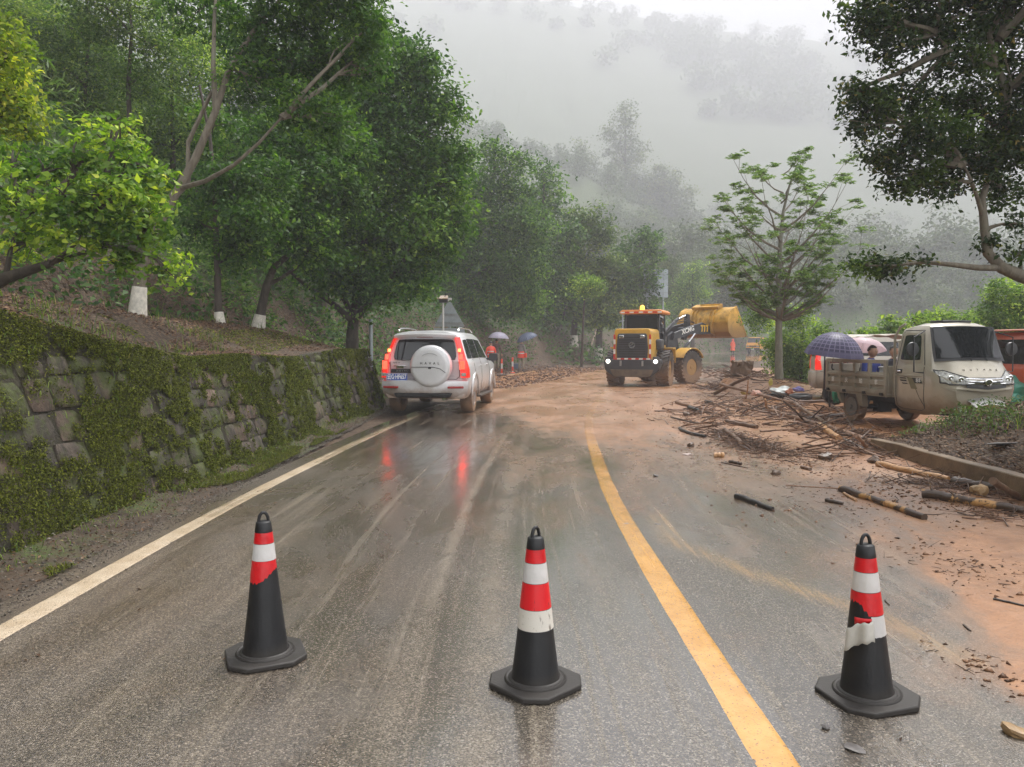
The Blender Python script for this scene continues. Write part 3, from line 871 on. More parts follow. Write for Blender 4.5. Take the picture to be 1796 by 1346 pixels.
b1 = W(240, 560, 12)
tree('leaning_tree', 'nearest limed tree on the bank, its thick pale limb leaning to the right', 'tree',
     (b1.x, b1.y, b1.z), pp([(240, 562, 12), (247, 480, 12), (262, 420, 12), (305, 345, 12.1), (342, 280, 12.2), (378, 195, 12.3), (402, 120, 12.5), (455, 40, 12.8), (520, -30, 13)]),
     pb([(470, 60, 78, 60, .5), (565, 35, 76, 60, 1), (640, 30, 50, 46, .5), (560, 125, 70, 48, .6), (630, 110, 60, 45, .4), (410, 30, 62, 50, 1, .8), (500, -40, 110, 60, 0), (450, 150, 62, 46, .3, .8), (520, 190, 62, 40, 0, .8),
         (640, 60, 36, 40, 0), (350, 20, 60, 46, 1.4, .45), (300, -20, 70, 50, 1, .4), (585, 230, 52, 34, 1), (600, -30, 70, 40, 0)], 12.3),
     0.088, LM_DARK, BK_PALE, 0.10, 0.5, 1.9, 0.13, lime=.52, twigs=5,
     extra=[(pp([(318, 330, 12.1), (360, 318, 12), (410, 290, 11.9), (455, 250, 11.9), (495, 205, 11.9)]), .042, .016),
            (pp([(378, 195, 12.3), (374, 120, 12.4), (376, 30, 12.6), (380, -30, 12.8)]), .05, .02), (pp([(300, 350, 12.1), (330, 322, 12.2), (330, 250, 12.4), (372, 160, 12.6)]), .05, .03)])
b2 = W(386, 580, 15)
tree('slim_tree', 'slim dark trunked tree, middle of the three limed trees on the bank', 'tree',
     b2, pp([(387, 582, 15), (383, 540, 15), (381, 470, 15), (379, 400, 15), (376, 320, 15), (368, 240, 15.2), (350, 150, 15.5)]),
     pb([(400, 330, 62, 44), (440, 400, 56, 44, -.4), (350, 400, 40, 40, .6, .7), (410, 450, 46, 34, 0), (470, 320, 46, 44, .3), (345, 330, 45, 45, 1, .6), (380, 230, 50, 45, 1, .6)], 15), 0.10, LM_DARK, BK_DARK, 0.085, 0.5, 2.2, 0.15, lime=.38)
b3 = W(450, 588, 17)
tree('crooked_tree', 'crooked right leaning tree, farthest of the three limed trees on the bank', 'tree',
     b3, pp([(450, 590, 17), (458, 545, 17), (468, 500, 17), (480, 470, 17), (505, 448, 17), (530, 400, 17.2), (550, 330, 17.5)]),
     pb([(540, 300, 76, 60), (590, 360, 66, 54, 1), (520, 390, 60, 48, -.6), (465, 430, 40, 34, 0, .8), (600, 280, 60, 50, 1), (480, 260, 60, 46, .8), (560, 220, 70, 50, 1), (550, 450, 50, 36, 0)], 17), 0.11, LM_DARK, BK_DARK, 0.12, 0.5, 2.2, 0.17, lime=.48,
     extra=[(pp([(468, 500, 17), (490, 490, 17), (520, 470, 17), (540, 440, 17)]), .05, .02)])
b4 = W(616, 606, 20); b4.z = TZ(b4.x, b4.y) - .05
tree('spreading_tree', 'broad dark evergreen with low spreading limbs at the far end of the stone wall', 'tree',
     b4, [b4] + pp([(618, 580, 20), (622, 555, 20), (628, 500, 20), (640, 420, 20.2), (660, 320, 20.5), (690, 200, 20.8), (710, 120, 21)]),
     pb([(640, 490, 86, 50, -.6), (720, 490, 64, 50, 0), (580, 470, 66, 44, 0), (700, 400, 82, 60, -.6), (620, 390, 80, 56, 0), (770, 430, 44, 50, .3), (760, 340, 66, 54, 0), (680, 310, 82, 62, -.3), (800, 390, 28, 30, .5),
         (740, 250, 66, 54, 0), (800, 290, 36, 40, .5), (670, 210, 76, 60, 0), (760, 180, 46, 46, .4), (715, 130, 60, 46, .2), (600, 210, 70, 56, 1), (745, 110, 26, 26, 0), (795, 195, 22, 24, .5), (700, 78, 26, 22, .3), (640, 150, 60, 50, .5)], 20), 0.125, LM_DARK, BK_DARK, 0.17, 0.5, 2.3, 0.20, twigs=6,
     extra=[(pp([(620, 565, 20), (580, 530, 19.7), (535, 500, 19.6), (500, 470, 19.5)]), .10, .03), (pp([(622, 560, 20), (590, 500, 20), (570, 440, 20), (560, 380, 20)]), .09, .03),
            (pp([(622, 560, 20), (660, 520, 19.8), (700, 470, 19.7), (730, 420, 19.7)]), .10, .03)])
b5 = W(560, 560, 26); b5.z = TZ(b5.x, b5.y)
tree('dense_tree', 'dense dark tree rising behind the spreading evergreen, its top the highest against the fog', 'tree',
     b5, [b5, W(580, 450, 26), W(600, 300, 26), W(640, 180, 26.2), W(650, 80, 26.5)],
     pb([(620, 120, 80, 60), (560, 160, 80, 60), (500, 240, 80, 60), (640, 230, 80, 60), (740, 330, 70, 60), (780, 300, 50, 50), (560, 330, 80, 60), (640, 60, 50, 34), (690, 120, 50, 40)], 26), 0.16, LM_DARK, BK_DARK, 0.2, 0.5, 1.7, 0.26)
b6 = W(800, 600, 46); b6.z = TZ(b6.x, b6.y)
tree('bushy_tree', 'tall bushy dark green tree behind the silver car and the two umbrellas', 'tree',
     b6, [b6, W(815, 500, 46), W(845, 400, 46), W(868, 300, 46), W(865, 260, 46)],
     pb([(865, 268, 26, 26), (905, 285, 24, 24), (880, 330, 48, 40), (830, 350, 44, 44), (880, 400, 66, 48), (820, 440, 56, 50), (900, 470, 60, 50), (850, 520, 70, 44), (930, 400, 40, 44), (790, 400, 40, 60, 1), (780, 500, 50, 50, 1.5), (800, 330, 30, 40, 1), (920, 535, 44, 30)], 45), 0.20, LM_DARK, BK_DARK, 0.22, 0.5, 2.0, 0.4)
b7 = W(965, 608, 58); b7.z = TZ(b7.x, b7.y)
tree('limed_tree', 'many stemmed limed tree above the mud slide, leftmost of the three there', 'tree',
     b7, [b7, W(960, 560, 58), W(955, 480, 58), W(950, 400, 58), W(955, 330, 58)],
     pb([(955, 308, 24, 22), (955, 350, 40, 36), (925, 400, 40, 40, 1), (975, 420, 56, 46), (940, 480, 60, 46, -1), (985, 520, 52, 42), (945, 555, 44, 26, -1), (905, 520, 40, 46, 1)], 58), 0.28, LM_DARK, BK_DARK, 0.34, 0.5, 2.0, 0.36, lime=.75,
     extra=[(pp([(962, 600, 58), (945, 570, 58), (930, 530, 58)]), .18, .08), (pp([(968, 600, 58), (985, 570, 58), (995, 530, 58)]), .18, .08)])
b8 = W(1006, 610, 60); b8.z = TZ(b8.x, b8.y)
tree('limed_tree', 'slim tree with a broad whitewashed foot, middle of the three trees behind the loader', 'tree',
     b8, [b8, W(1007, 570, 60), W(1010, 500, 60), W(1015, 420, 60)],
     pb([(1010, 395, 34, 26), (1040, 400, 36, 30), (1020, 440, 56, 40), (1055, 480, 50, 42), (1005, 500, 54, 44), (1030, 545, 52, 32, -1), (1075, 540, 40, 30)], 60), 0.29, LM_MID, BK_DARK, 0.28, 0.5, 2.1, 0.36, lime=.95)
b9 = W(1049, 612, 62); b9.z = TZ(b9.x, b9.y)
tree('limed_tree', 'leafy tree with whitewashed foot nearest the loader cab, its bough reaching the grey road sign', 'tree',
     b9, [b9, W(1052, 570, 62), W(1070, 510, 62), W(1100, 460, 62), W(1130, 420, 62)],
     pb([(1135, 425, 26, 22), (1150, 450, 16, 14), (1105, 450, 34, 26), (1085, 490, 46, 38), (1115, 520, 40, 34), (1075, 550, 46, 30), (1130, 560, 34, 30, 1), (1135, 490, 22, 28)], 62), 0.29, LM_DARK, BK_DARK, 0.26, 0.5, 2.1, 0.38, lime=1.0)
bA = W(1020, 580, 50); bA.z = TZ(bA.x + .5, bA.y + 2)
tree('sapling', 'small vivid green sapling among the dark trees left of the loader', 'tree', bA, [bA, W(1024, 540, 49), W(1028, 500, 48)],
     pb([(1030, 495, 20, 14), (1022, 510, 16, 12), (1045, 505, 14, 12)], 46), 0.16, LM_LIGHT, BK_DARK, 0.08, 0.5, 2.0, 0.25)

# ---------------- trees up on the steep slope, top left
for nm, lb, px, py, D, bl, mt in [
    ('slope_tree', 'pale green tree high on the slope behind the bright shrub', 150, 330, 20, [(120, 60, 70, 50), (60, 120, 70, 50), (170, 130, 64, 48), (100, 200, 70, 50), (200, 210, 60, 50), (20, 40, 60, 50)], LM_MID),
    ('slope_tree', 'thin stemmed tree on the slope at the very top left', 225, 330, 17, [(230, 20, 60, 40), (190, 60, 44, 30), (270, 90, 44, 30), (240, 150, 46, 34), (150, 10, 50, 34)], LM_MID),
    ('slope_tree', 'leafy tree on the slope filling the gap left of the pale leaning limb', 300, 330, 22, [(300, 60, 66, 50), (340, 130, 60, 50), (280, 180, 66, 54), (330, 240, 60, 50), (250, 260, 56, 44)], LM_LIGHT),
    ('slope_tree', 'shadowy tree on the slope between the pale leaning limb and the slim tree', 400, 330, 24, [(420, 180, 66, 54), (450, 260, 60, 50), (380, 280, 60, 50), (470, 120, 70, 50), (400, 90, 70, 50)], LM_DARK)]:
    c = W(px, py, D); gz = TZ(c.x, c.y); base = Vector((c.x, c.y, gz - .1))
    tree(nm, lb, 'tree', base, [base, W(px + 4, min(py, 260), D), W(px, 150, D), W(px + 6, 60, D), W(px, -30, D)], pb(bl, D), 0.0048 * D, mt, BK_DARK, 0.075, .42, 1.5, .012 * D, side=6)
# ---------------- hazy trees on the spur
SP = [('tall_misty_tree', 'tallest thin tree standing in the fog on the middle hillside', 1097, 200, 300, [(1097, 205, 20, 22, 0, .7), (1090, 240, 30, 26, 0, .7), (1112, 265, 26, 20, 0, .6), (1080, 270, 20, 18, 0, .6), (1100, 300, 34, 24, 0, .7), (1130, 325, 26, 20), (1098, 345, 34, 24), (1120, 370, 40, 24)]),
      ('slender_misty_tree', 'slender reddish pointed tree in the fog left of the tallest one', 1020, 262, 295, [(1020, 262, 10, 16, 0, .8), (1022, 290, 17, 20, 0, .7), (1014, 320, 17, 22), (1026, 345, 20, 20)]),
      ('round_misty_tree', 'round topped foggy tree at the right shoulder of the middle hillside', 1165, 300, 300, [(1165, 315, 30, 24), (1180, 350, 40, 30), (1150, 345, 34, 26), (1190, 395, 44, 34)]),
      ('low_misty_tree', 'low pale tree in the fog directly above the grey road sign', 1160, 400, 240, [(1150, 415, 34, 26), (1185, 430, 36, 28), (1120, 400, 30, 24), (1200, 465, 30, 26)]),
      ('yellowish_tree', 'yellowish bushy tree behind the right side of the grey road sign', 1215, 500, 85, [(1218, 478, 18, 18), (1205, 505, 26, 24), (1228, 515, 22, 24), (1195, 540, 30, 24)]),
      ('dark_bank_tree', 'dark green tree hanging over the road bank behind the loader bucket', 1180, 480, 90, [(1170, 470, 22, 22), (1185, 500, 24, 26), (1165, 520, 26, 26), (1215, 560, 34, 24), (1250, 565, 26, 20)]),
      ('feathery_tree', 'grey green feathery tree in the mist between bucket and roadside tree', 1290, 480, 112, [(1275, 490, 36, 26), (1310, 500, 34, 26), (1250, 510, 28, 24), (1290, 530, 44, 26), (1330, 520, 30, 26)]),
      ('misty_bush_tree', 'pale misty tree behind the yellow work truck', 1370, 540, 135, [(1375, 520, 34, 24), (1400, 545, 34, 24), (1345, 545, 30, 22), (1420, 560, 30, 20)])]
for nm, lb, px, py, D, bl in SP:
    c = W(px, py + 100, D)
    gz = TZ(c.x, c.y)
    base = Vector((c.x, c.y, gz))
    low = max(bl, key=lambda q: q[1])
    mt = LM_FAR if nm != 'yellowish_tree' else LM_LIGHT
    tree(nm, lb, 'tree', base, [base, W(px, low[1], D), W(px, (low[1] + py) / 2, D), W(px, py, D)], pb(bl, D), 0.30 * D / 100, mt, BK_DARK, 0.0024 * D, 0.5, 1.7, 0.0045 * D, twigs=2, side=6)
# trees on the far ridge and slope
for nm, lb, px, py, D, bl in [
    ('hill_tree', 'large dark tree looming out of the fog on the far hillside', 1300, 150, 830, [(1290, 150, 34, 30), (1325, 160, 30, 26), (1262, 175, 30, 26), (1350, 175, 12, 40), (1300, 195, 50, 34), (1330, 215, 40, 30)]),
    ('ridge_tree', 'small tree standing on the far ridge against the white sky', 1330, 44, 1190, [(1325, 48, 9, 5), (1340, 51, 8, 6)]),
    ('ridge_tree', 'small blurred tree on the falling right end of the far ridge', 1478, 74, 1196, [(1478, 82, 12, 7), (1495, 90, 10, 8)])]:
    c = W(px, py, D); gz = TZ(c.x, c.y)
    base = Vector((c.x, c.y, min(gz, c.z - 1)))
    tree(nm, lb, 'tree', base, [base, W(px, py + 8, D), W(px, py - 8, D)], pb(bl, D), 0.0025 * D, LM_FAR, BK_DARK, 1.0, 0.5, 1.6, 0.004 * D, twigs=2, side=6)

# ---------------- young tree with tiers by the debris
def tier_tree():
    D = 25.0
    p0 = W(1366, 676, D); gz = TZ(p0.x, p0.y); base = Vector((p0.x, p0.y, gz))
    root = thing('tiered_tree', 'slim light green tree with tiered branches growing from the debris bank beside the road', 'tree', base)
    mb = MB(Matrix.Translation(-base))
    tp = [(1366, 690), (1366, 640), (1366, 560), (1366, 480), (1369, 420), (1374, 370), (1386, 320), (1400, 285)]
    tr = [W(x, y, D) for x, y in tp]; tr[0].z = gz - 0.1
    mb.tube(tr, [.15, .125, .105, .09, .065, .045, .03, .012], 10)
    mb.build('trunk', bark_mat('grey_green_bark', (0.10, 0.095, 0.065), (0.21, 0.20, 0.15)), root, smooth=60, fix=False)
    bb = MB(Matrix.Translation(-base)); C = []; N = []; AX = []
    r = random.Random(5)
    nE = 46
    cz = W(1368, 428, D).z; rx = 138 * D / FPX; rzv = 168 * D / FPX
    for i in range(nE):
        zz = 1 - 1.86 * (i + .5) / nE; th = i * 2.39996 + r.uniform(-.3, .3)
        k = r.uniform(.66, 1.06) * (1 if zz > -.5 else .8)
        hr = math.sqrt(max(0.02, 1 - abs(zz)**(3.2 if zz > 0 else 2.0))) * rx * k
        dirh = Vector((math.cos(th), math.sin(th), 0))
        top = Vector((tr[0].x, tr[0].y, cz + zz * rzv * k))
        rise = hr * r.uniform(.7, 1.25)
        st = Vector((top.x, top.y, max(top.z - rise, gz + 1.9)))
        end = top + dirh * hr
        L_ = (end - st).length
        pts = [st.lerp(end, u) + Vector((0, 0, -.10 * L_ * math.sin(math.pi * u))) + Vector((r.uniform(-1, 1), r.uniform(-1, 1), 0)) * .04 for u in (0, .25, .5, .75, 1.0)]
        bb.tube(pts, [.012 + .013 * L_, .010 + .010 * L_, .008 + .007 * L_, .010, .005], 5, caps=False)
        ends = [(pts[4], 1.0)]
        for q in range(5):
            j = 1 + q % 3
            sp = pts[j].lerp(pts[j + 1], r.random()); sd = Vector((-dirh.y, dirh.x, 0)) * r.choice((-1, 1))
            e = sp + (dirh * r.uniform(.2, .7) + sd * r.uniform(.4, 1.0) + Vector((0, 0, r.uniform(.4, .9)))) * (.22 + .16 * L_) * r.uniform(.7, 1.2)
            bb.tube([sp, sp.lerp(e, .5) + Vector((0, 0, .02)), e], [.009, .006, .004], 4, caps=False)
            ends.append((e, .85))
        for e, k2 in ends:
            for w_ in range(r.choice((8, 9, 10))):
                cc = np.array(e) + rng.normal(size=3) * np.array([.13, .13, .05]) * k2
                m = 9
                an = rng.random() * 6.28 + np.arange(m) * 2 * math.pi / m
                ax = np.stack([np.cos(an), np.sin(an), -0.25 + 0.3 * rng.normal(size=m)], 1)
                C.append(cc + ax * .06); AX.append(ax); N.append(np.array([0, 0, 1.0]) + 0.3 * rng.normal(size=(m, 3)))
    tag(bb.build('branches', BK_PALE, root, smooth=60, fix=False), kind='stuff')
    C = np.concatenate(C) - np.array(base); N = np.concatenate(N); AX = np.concatenate(AX)
    V, F = leaves_np(C, N, 0.138 * (0.7 + .5 * rng.random(len(C))), 0.36, AX)
    tag(link('crown', np_mesh('crown', V, F, [leaf_mat('tier_leaves', [(0, (0.055, 0.10, 0.028)), (0.6, (0.13, 0.20, 0.055)), (1, (0.24, 0.30, 0.11))], 0.35)]), root), kind='stuff')
tier_tree()

# ---------------- big tree at the right edge
bR = Vector((9.2, 9.6, TZ(9.2, 9.6) - .1))
tree('overhanging_tree', 'large dark leathery leaved tree reaching in from the right edge above the cargo tricycle', 'tree', bR,
     [bR, W(2120, 560, 9.4), W(1960, 520, 9.3), W(1850, 505, 9.3), W(1790, 484, 9.2), (W(1757, 470, 9.2)), W(1733, 445, 9.2), W(1727, 405, 9.2), W(1722, 350, 9.2), W(1738, 300, 9.3)],
     pb([(1525, 205, 46, 40), (1500, 170, 30, 28), (1590, 185, 56, 46, .3), (1555, 275, 48, 36), (1640, 240, 60, 48, -.3), (1600, 320, 50, 30), (1690, 190, 52, 48, .3), (1700, 290, 60, 40, 0), (1760, 250, 56, 60, .2), (1765, 340, 44, 26, .4), (1650, 330, 40, 22),
         (1540, 60, 44, 30), (1520, 20, 40, 34), (1600, 40, 54, 42, .3), (1580, 95, 36, 22), (1680, 40, 60, 46, 0), (1700, 110, 44, 30, -.3), (1760, 60, 56, 52, .4), (1780, 140, 40, 40, .3), (1820, 220, 60, 90), (1640, 130, 34, 20, .2, .6),
         (1520, 468, 34, 20), (1560, 478, 28, 16), (1600, 462, 30, 9, 0, .45), (1780, 395, 30, 12, 0, .4), (1640, -20, 120, 30), (1760, -20, 90, 40), (2080, -180, 190, 190, -.8), (2300, -60, 200, 200, -2.4), (1900, -260, 170, 150, .3), (1980, 120, 130, 130, .3), (1790, 445, 14, 10, 0, .5), (1735, 428, 8, 8, 0, .4)], 9.2) + [(Vector((11.6, 10.5, 4.7)), (1.5, 1.5, 1.2), .7), (Vector((13.2, 9.8, 6.2)), (1.7, 1.6, 1.4), .6), (Vector((12.6, 11.4, 4.2)), (1.2, 1.2, 1.0), .5)],
     0.066, LM_BIG, BK_PALE, 0.115, 0.5, 2.3, 0.085, twigs=6, lumps=0.25,
     extra=[(pp([(1757, 470, 9.2), (1715, 470, 9.1), (1665, 464, 9.1), (1620, 460, 9.1), (1570, 466, 9.1), (1520, 466, 9.1)]), .042, .008),
            (pp([(1724, 380, 9.2), (1715, 350, 9.1), (1705, 320, 9.0), (1690, 290, 9.0)]), .03, .012), (pp([(1738, 300, 9.3), (1765, 230, 9.4), (1762, 150, 9.4), (1745, 110, 9.3), (1735, 60, 9.3)]), .07, .03),
            (pp([(1760, 140, 9.4), (1735, 112, 9.3), (1700, 104, 9.2), (1665, 88, 9.2), (1640, 60, 9.2)]), .04, .014), (pp([(1765, 200, 9.4), (1775, 150, 9.3), (1755, 70, 9.3)]), .02, .01)])

# ---------------- bushes at the edge of the parking ground
def bush(nm, lb, bl, D, L, mat, cov=2.0, sig=.16, group=None, wid=.5):
    blobs = pb(bl, D)
    cx = sum(b[0].x for b in blobs) / len(blobs)
    gz = TZ(cx, D); base = Vector((cx, D, gz))
    top = max(b[0].z for b in blobs)
    return tree(nm, lb, 'bush', base, [base, Vector((cx, D, gz + (top - gz) * .5)), Vector((cx + .1, D, top))], blobs, L, mat, BK_DARK, .05, wid, cov, sig, twigs=4, side=6, group=group)
bush('bush', 'tall light green thicket behind the tiered tree at the drop beside the road', [(1400, 560, 26, 24), (1390, 610, 44, 34), (1420, 640, 50, 40), (1400, 690, 44, 40), (1360, 620, 20, 40, 1), (1440, 590, 20, 24, 1), (1330, 560, 24, 30, 4)], 28, .11, LM_LIGHT, 2.2)
bush('bush', 'low round leafy bush showing just right of the plaid umbrella', [(1530, 588, 22, 12), (1500, 592, 16, 12), (1545, 600, 30, 20), (1515, 620, 40, 30), (1500, 660, 60, 40)], 25, .13, LM_LIGHT, 2.2)
bush('bush', 'leafy green bush directly behind the left end of the tricycle cab roof', [(1560, 565, 10, 14), (1575, 580, 24, 16), (1610, 575, 20, 14), (1618, 560, 10, 10), (1590, 610, 50, 34), (1600, 660, 70, 40)], 24, .13, LM_LIGHT, 2.2)
bush('bush', 'dense dark green bush behind the red vehicle at the right edge', [(1765, 520, 30, 26), (1790, 545, 34, 30), (1740, 555, 30, 24), (1775, 590, 50, 40), (1830, 540, 50, 50), (1745, 510, 18, 18)], 23, .11, LM_LIGHT, 2.2)
bush('bush', 'pale bush rising behind the middle of the tricycle windshield', [(1650, 560, 24, 18), (1640, 580, 30, 24), (1720, 560, 26, 22), (1690, 585, 50, 26), (1690, 640, 70, 40)], 26, .11, LM_LIGHT, 1.8)

# ------------------------------------------------------------------ grass and ground cover
def blades(C, H, w, lean, mat, name, label, cat='grass', seg=3, r=rng, droop=.7):
    n = len(C)
    th = r.random(n) * 2 * math.pi
    d = np.stack([np.cos(th), np.sin(th), np.zeros(n)], 1)
    sd = np.stack([-np.sin(th), np.cos(th), np.zeros(n)], 1)
    ln = lean * (0.4 + r.random(n))
    rows = []
    for i in range(seg + 1):
        u = i / seg
        off = d * (ln * H * u**1.7)[:, None] + np.stack([np.zeros(n), np.zeros(n), H * (u - droop * ln * u**2.6)], 1)
        ww = (w * (1 - u**1.5) * 0.5 + 0.0008)[:, None]
        rows.append(C + off - sd * ww); rows.append(C + off + sd * ww)
    V = np.stack(rows, 1).reshape(-1, 3)
    k = 2 * (seg + 1)
    b = np.arange(n)[:, None] * k
    F = np.concatenate([np.concatenate([b + 2 * i, b + 2 * i + 1, b + 2 * i + 3, b + 2 * i + 2], 1) for i in range(seg)])
    o = link(name, np_mesh(name, V, F, [mat]))
    return tag(o, label, cat, kind='stuff')
def scatter(n, x0, x1, y0, y1, cond=None, clump=None, r=rng, dz=0.0):
    x = x0 + (x1 - x0) * r.random(n); y = y0 + (y1 - y0) * r.random(n)
    if clump:
        m = fbm(x * clump[0], y * clump[0], 3, clump[2] if len(clump) > 2 else 21)
        k = m > clump[1]; x, y = x[k], y[k]
    if cond is not None:
        k = cond(x, y); x, y = x[k], y[k]
    return np.stack([x, y, terrain_z(x, y) + dz], 1)
# long arching grass on the steep left hillside
P = scatter(30000, -26, -7.6, 9, 42, lambda x, y: (road_st(x, y)[0] < -8.3) & (x > -0.72 * y - 3), (0.5, .47))
if len(P) > 9000: P = P[:9000]
blades(P, 0.5 + 0.9 * rng.random(len(P)), 0.022 + .012 * rng.random(len(P)), .8, LM_GRASS, 'hillside_grass', 'long arching green grass covering the steep slope behind the trees')
# undergrowth: leafy cover on the same hillside
def cover(name, label, n, x0, x1, y0, y1, cond, clump, L, mat, hgt, wid=.5, cat='undergrowth', flat=False):
    P = scatter(n, x0, x1, y0, y1, cond, clump)
    P[:, 2] += hgt * rng.random(len(P))**1.5
    N = rng.normal(size=P.shape) * (.25 if flat else .6) + np.array([0.2, -.3, .8])
    V, F = leaves_np(P, N, L * (0.6 + .8 * rng.random(len(P))), wid)
    return tag(link(name, np_mesh(name, V, F, [mat])), label, cat, kind='stuff')
cover('hillside_undergrowth', 'leafy green undergrowth on the slope left of the road', 190000, -34, -3, 10, 72, lambda x, y: (road_st(x, y)[0] < -7.6 - 1.0 * (y > 20)) & (x > -0.72 * y - 3), (0.9, .40), .14, LM_DARK, .8)
cover('bamboo_leaves', 'hanging strap shaped leaves among the trees on the steep slope', 26000, -20, -7, 9, 30, lambda x, y: (road_st(x, y)[0] < -8.5) & (x > -0.72 * y - 2), (0.6, .5, 77), .30, LM_LIGHT, 1.6, .13)
cover('dead_leaf_litter', 'brown dead leaves and twigs covering the earth bank above the wall', 70000, -9.5, -3.8, 2.5, 30, lambda x, y: (road_st(x, y)[0] < -4.9) & (road_st(x, y)[0] > -9.3), (1.4, .36, 12), .05, LM_LITTER, .03, .5, 'leaf litter', True)
cover('slope_moss', 'bright green moss patches on the earth above the wall', 90000, -9, -4.3, 3, 20, lambda x, y: (road_st(x, y)[0] < -4.9) & ((road_st(x, y)[0] > -6.6) | (y < 8.5)), (0.8, .5, 5), .035, LM_MOSS, .03, .7, 'moss', True)
P = scatter(9000, -9, -4.2, 8, 24, lambda x, y: (road_st(x, y)[0] < -5.3), (1.2, .6, 8))
blades(P[:2600], 0.08 + 0.22 * rng.random(min(2600, len(P))), 0.009 + 0 * rng.random(min(2600, len(P))), .7, LM_GRASS, 'bank_grass', 'short grass and weeds tufted along the top of the bank')
# greenery beyond the wall end, mid distance
cover('verge_weeds', 'bright weeds at the foot of the trees beyond the wall end', 26000, -12, -3.2, 18.8, 30, lambda x, y: (road_st(x, y)[0] < -4.9), (0.9, .46, 15), .10, LM_LIGHT, .4)
# slope right of the road, below the parking ground
cover('valley_scrub', 'green scrub filling the drop beyond the parking ground', 90000, 8, 60, 24, 110, lambda x, y: (road_st(x, y)[0] > np.where(y < 32, 7.8, 6.2)), (0.35, .3), .22, LM_LIGHT, 1.5)
P = scatter(5000, 12.5, 17, 18, 27, lambda x, y: (x > 0.60 * y - 1.5), (0.8, .45, 31))
blades(P[:2200], 0.9 + 1.6 * rng.random(min(2200, len(P))), 0.03 + .01 * rng.random(min(2200, len(P))), .45, LM_LIGHT, 'reeds', 'tall pale green reeds standing behind the parked vehicles')
cover('slope_bushes', 'dark leafy undergrowth on the slope behind the people with umbrellas', 60000, -26, 8, 23, 66, lambda x, y: (road_st(x, y)[0] < -7.9) & (road_st(x, y)[0] > -22), (0.5, .36), .20, LM_DARK, 1.1)
cover('bank_scrub', 'dark scrub on the road bank beyond the loader', 60000, -16, 70, 52, 150, lambda x, y: (road_st(x, y)[0] < -5.2) & (road_st(x, y)[0] > -45), (0.3, .30), .34, LM_DARK, 1.4)
# far forest: one mass over spur, valley side and far hill
def far_forest():
    r = np.random.default_rng(3)
    specs = []
    for n, x0, x1, y0, y1, sc in ((260, -110, 160, 130, 340, 2.0), (300, 20, 150, 100, 200, 1.2), (520, 60, 420, 160, 420, 2.4)):
        x = x0 + (x1 - x0) * r.random(n); y = y0 + (y1 - y0) * r.random(n)
        s, t = road_st(x, y)
        k = (np.abs(s) > 9)
        x, y, s = x[k], y[k], s[k]
        z = terrain_z(x, y)
        for a, b, c in zip(x, y, z): specs.append((a, b, c, sc))
    C = []; N = []; Ls = []
    for a, b, c, sc in specs:
        h = sc * r.uniform(2.2, 5.0); w = sc * r.uniform(1.6, 3.2)
        nb = r.integers(2, 5)
        for q in range(nb):
            cc = np.array([a, b, c + h * .55]) + r.normal(size=3) * w * .45
            m = 140
            d = norm(r.normal(size=(m, 3)))
            C.append(cc + d * np.array([w, w, h * .6]) * (.55 + .5 * r.random((m, 1))) * .7); N.append(d * .6 + np.array([0, 0, .5]) + .4 * r.normal(size=(m, 3)))
            Ls.append(np.full(m, .52 * sc**.8) * (.6 + .8 * r.random(m)))
    for n, x0, x1, y0, y1, w0, ls in ((70, 150, 320, 600, 860, 15, 4.2), (70, -160, 820, 1150, 1185, 8, 3.4), (60, -120, 500, 700, 1100, 13, 4.2)):
        for q in range(n):
            a = x0 + (x1 - x0) * r.random(); b = y0 + (y1 - y0) * r.random(); c = float(terrain_z(np.array([a]), np.array([b]))[0])
            w = w0 * r.uniform(.6, 1.3); m = 150
            d = norm(r.normal(size=(m, 3)))
            C.append(np.array([a, b, c + w * .5]) + d * np.array([w, w, w * .8]) * r.random((m, 1))**.5); N.append(d * .5 + .5 * r.normal(size=(m, 3))); Ls.append(np.full(m, ls) * (.6 + .8 * r.random(m)))
    C = np.concatenate(C); N = np.concatenate(N); Ls = np.concatenate(Ls)
    V, F = leaves_np(C, N, Ls, .6)
    tag(link('distant_forest', np_mesh('distant_forest', V, F, [LM_FAR])), 'grey green forest on the hillsides fading into the fog', 'forest', kind='stuff')
far_forest()
# ================================================================== STONE WALL
def stone_mat():
    t = NT('wall_stone')
    r = t.orand(); p = t.coord('Object')
    w = t.n('ShaderNodeNewGeometry').outputs['Position']
    n = t.noise(6, 7, 0.7, w)
    base = t.ramp(r, [(0, (0.035, 0.029, 0.020)), (0.35, (0.075, 0.062, 0.047)), (0.6, (0.13, 0.090, 0.068)), (0.8, (0.075, 0.070, 0.068)), (1, (0.22, 0.15, 0.115))])
    c = t.mix(t.mr(n, 0.3, 0.75), t.mix(1.0, base, (.45, .42, .38), 'MULTIPLY'), t.mix(1.0, base, (1.3, 1.25, 1.2), 'MULTIPLY'))
    drip = t.noise(1.0, 5, 0.65, t.mapping(w, (9, 9, 1.6)))
    c = t.mix(t.mr(drip, 0.5, 0.66, 0, 0.85), c, (0.022, 0.018, 0.012))
    mz = t.noise(1.3, 6, 0.7, t.mapping(w, (1, 1, 1), (3, 1, 0)))
    c = t.mix(t.mr(t.math('ADD', mz, t.math('MULTIPLY', t.noise(17, 4, .7, w), 0.35)), 0.60, 0.78, 0, 0.9), c, t.ramp(t.noise(55, 3, .7, w), [(0.3, (0.030, 0.042, 0.006)), (0.7, (0.085, 0.105, 0.014))]))
    t.bs('Base Color', c); t.bs('Roughness', 0.72)
    t.bs('Normal', t.bump(t.noise(22, 6, 0.7, w), 0.8, 0.03))
    return t.m
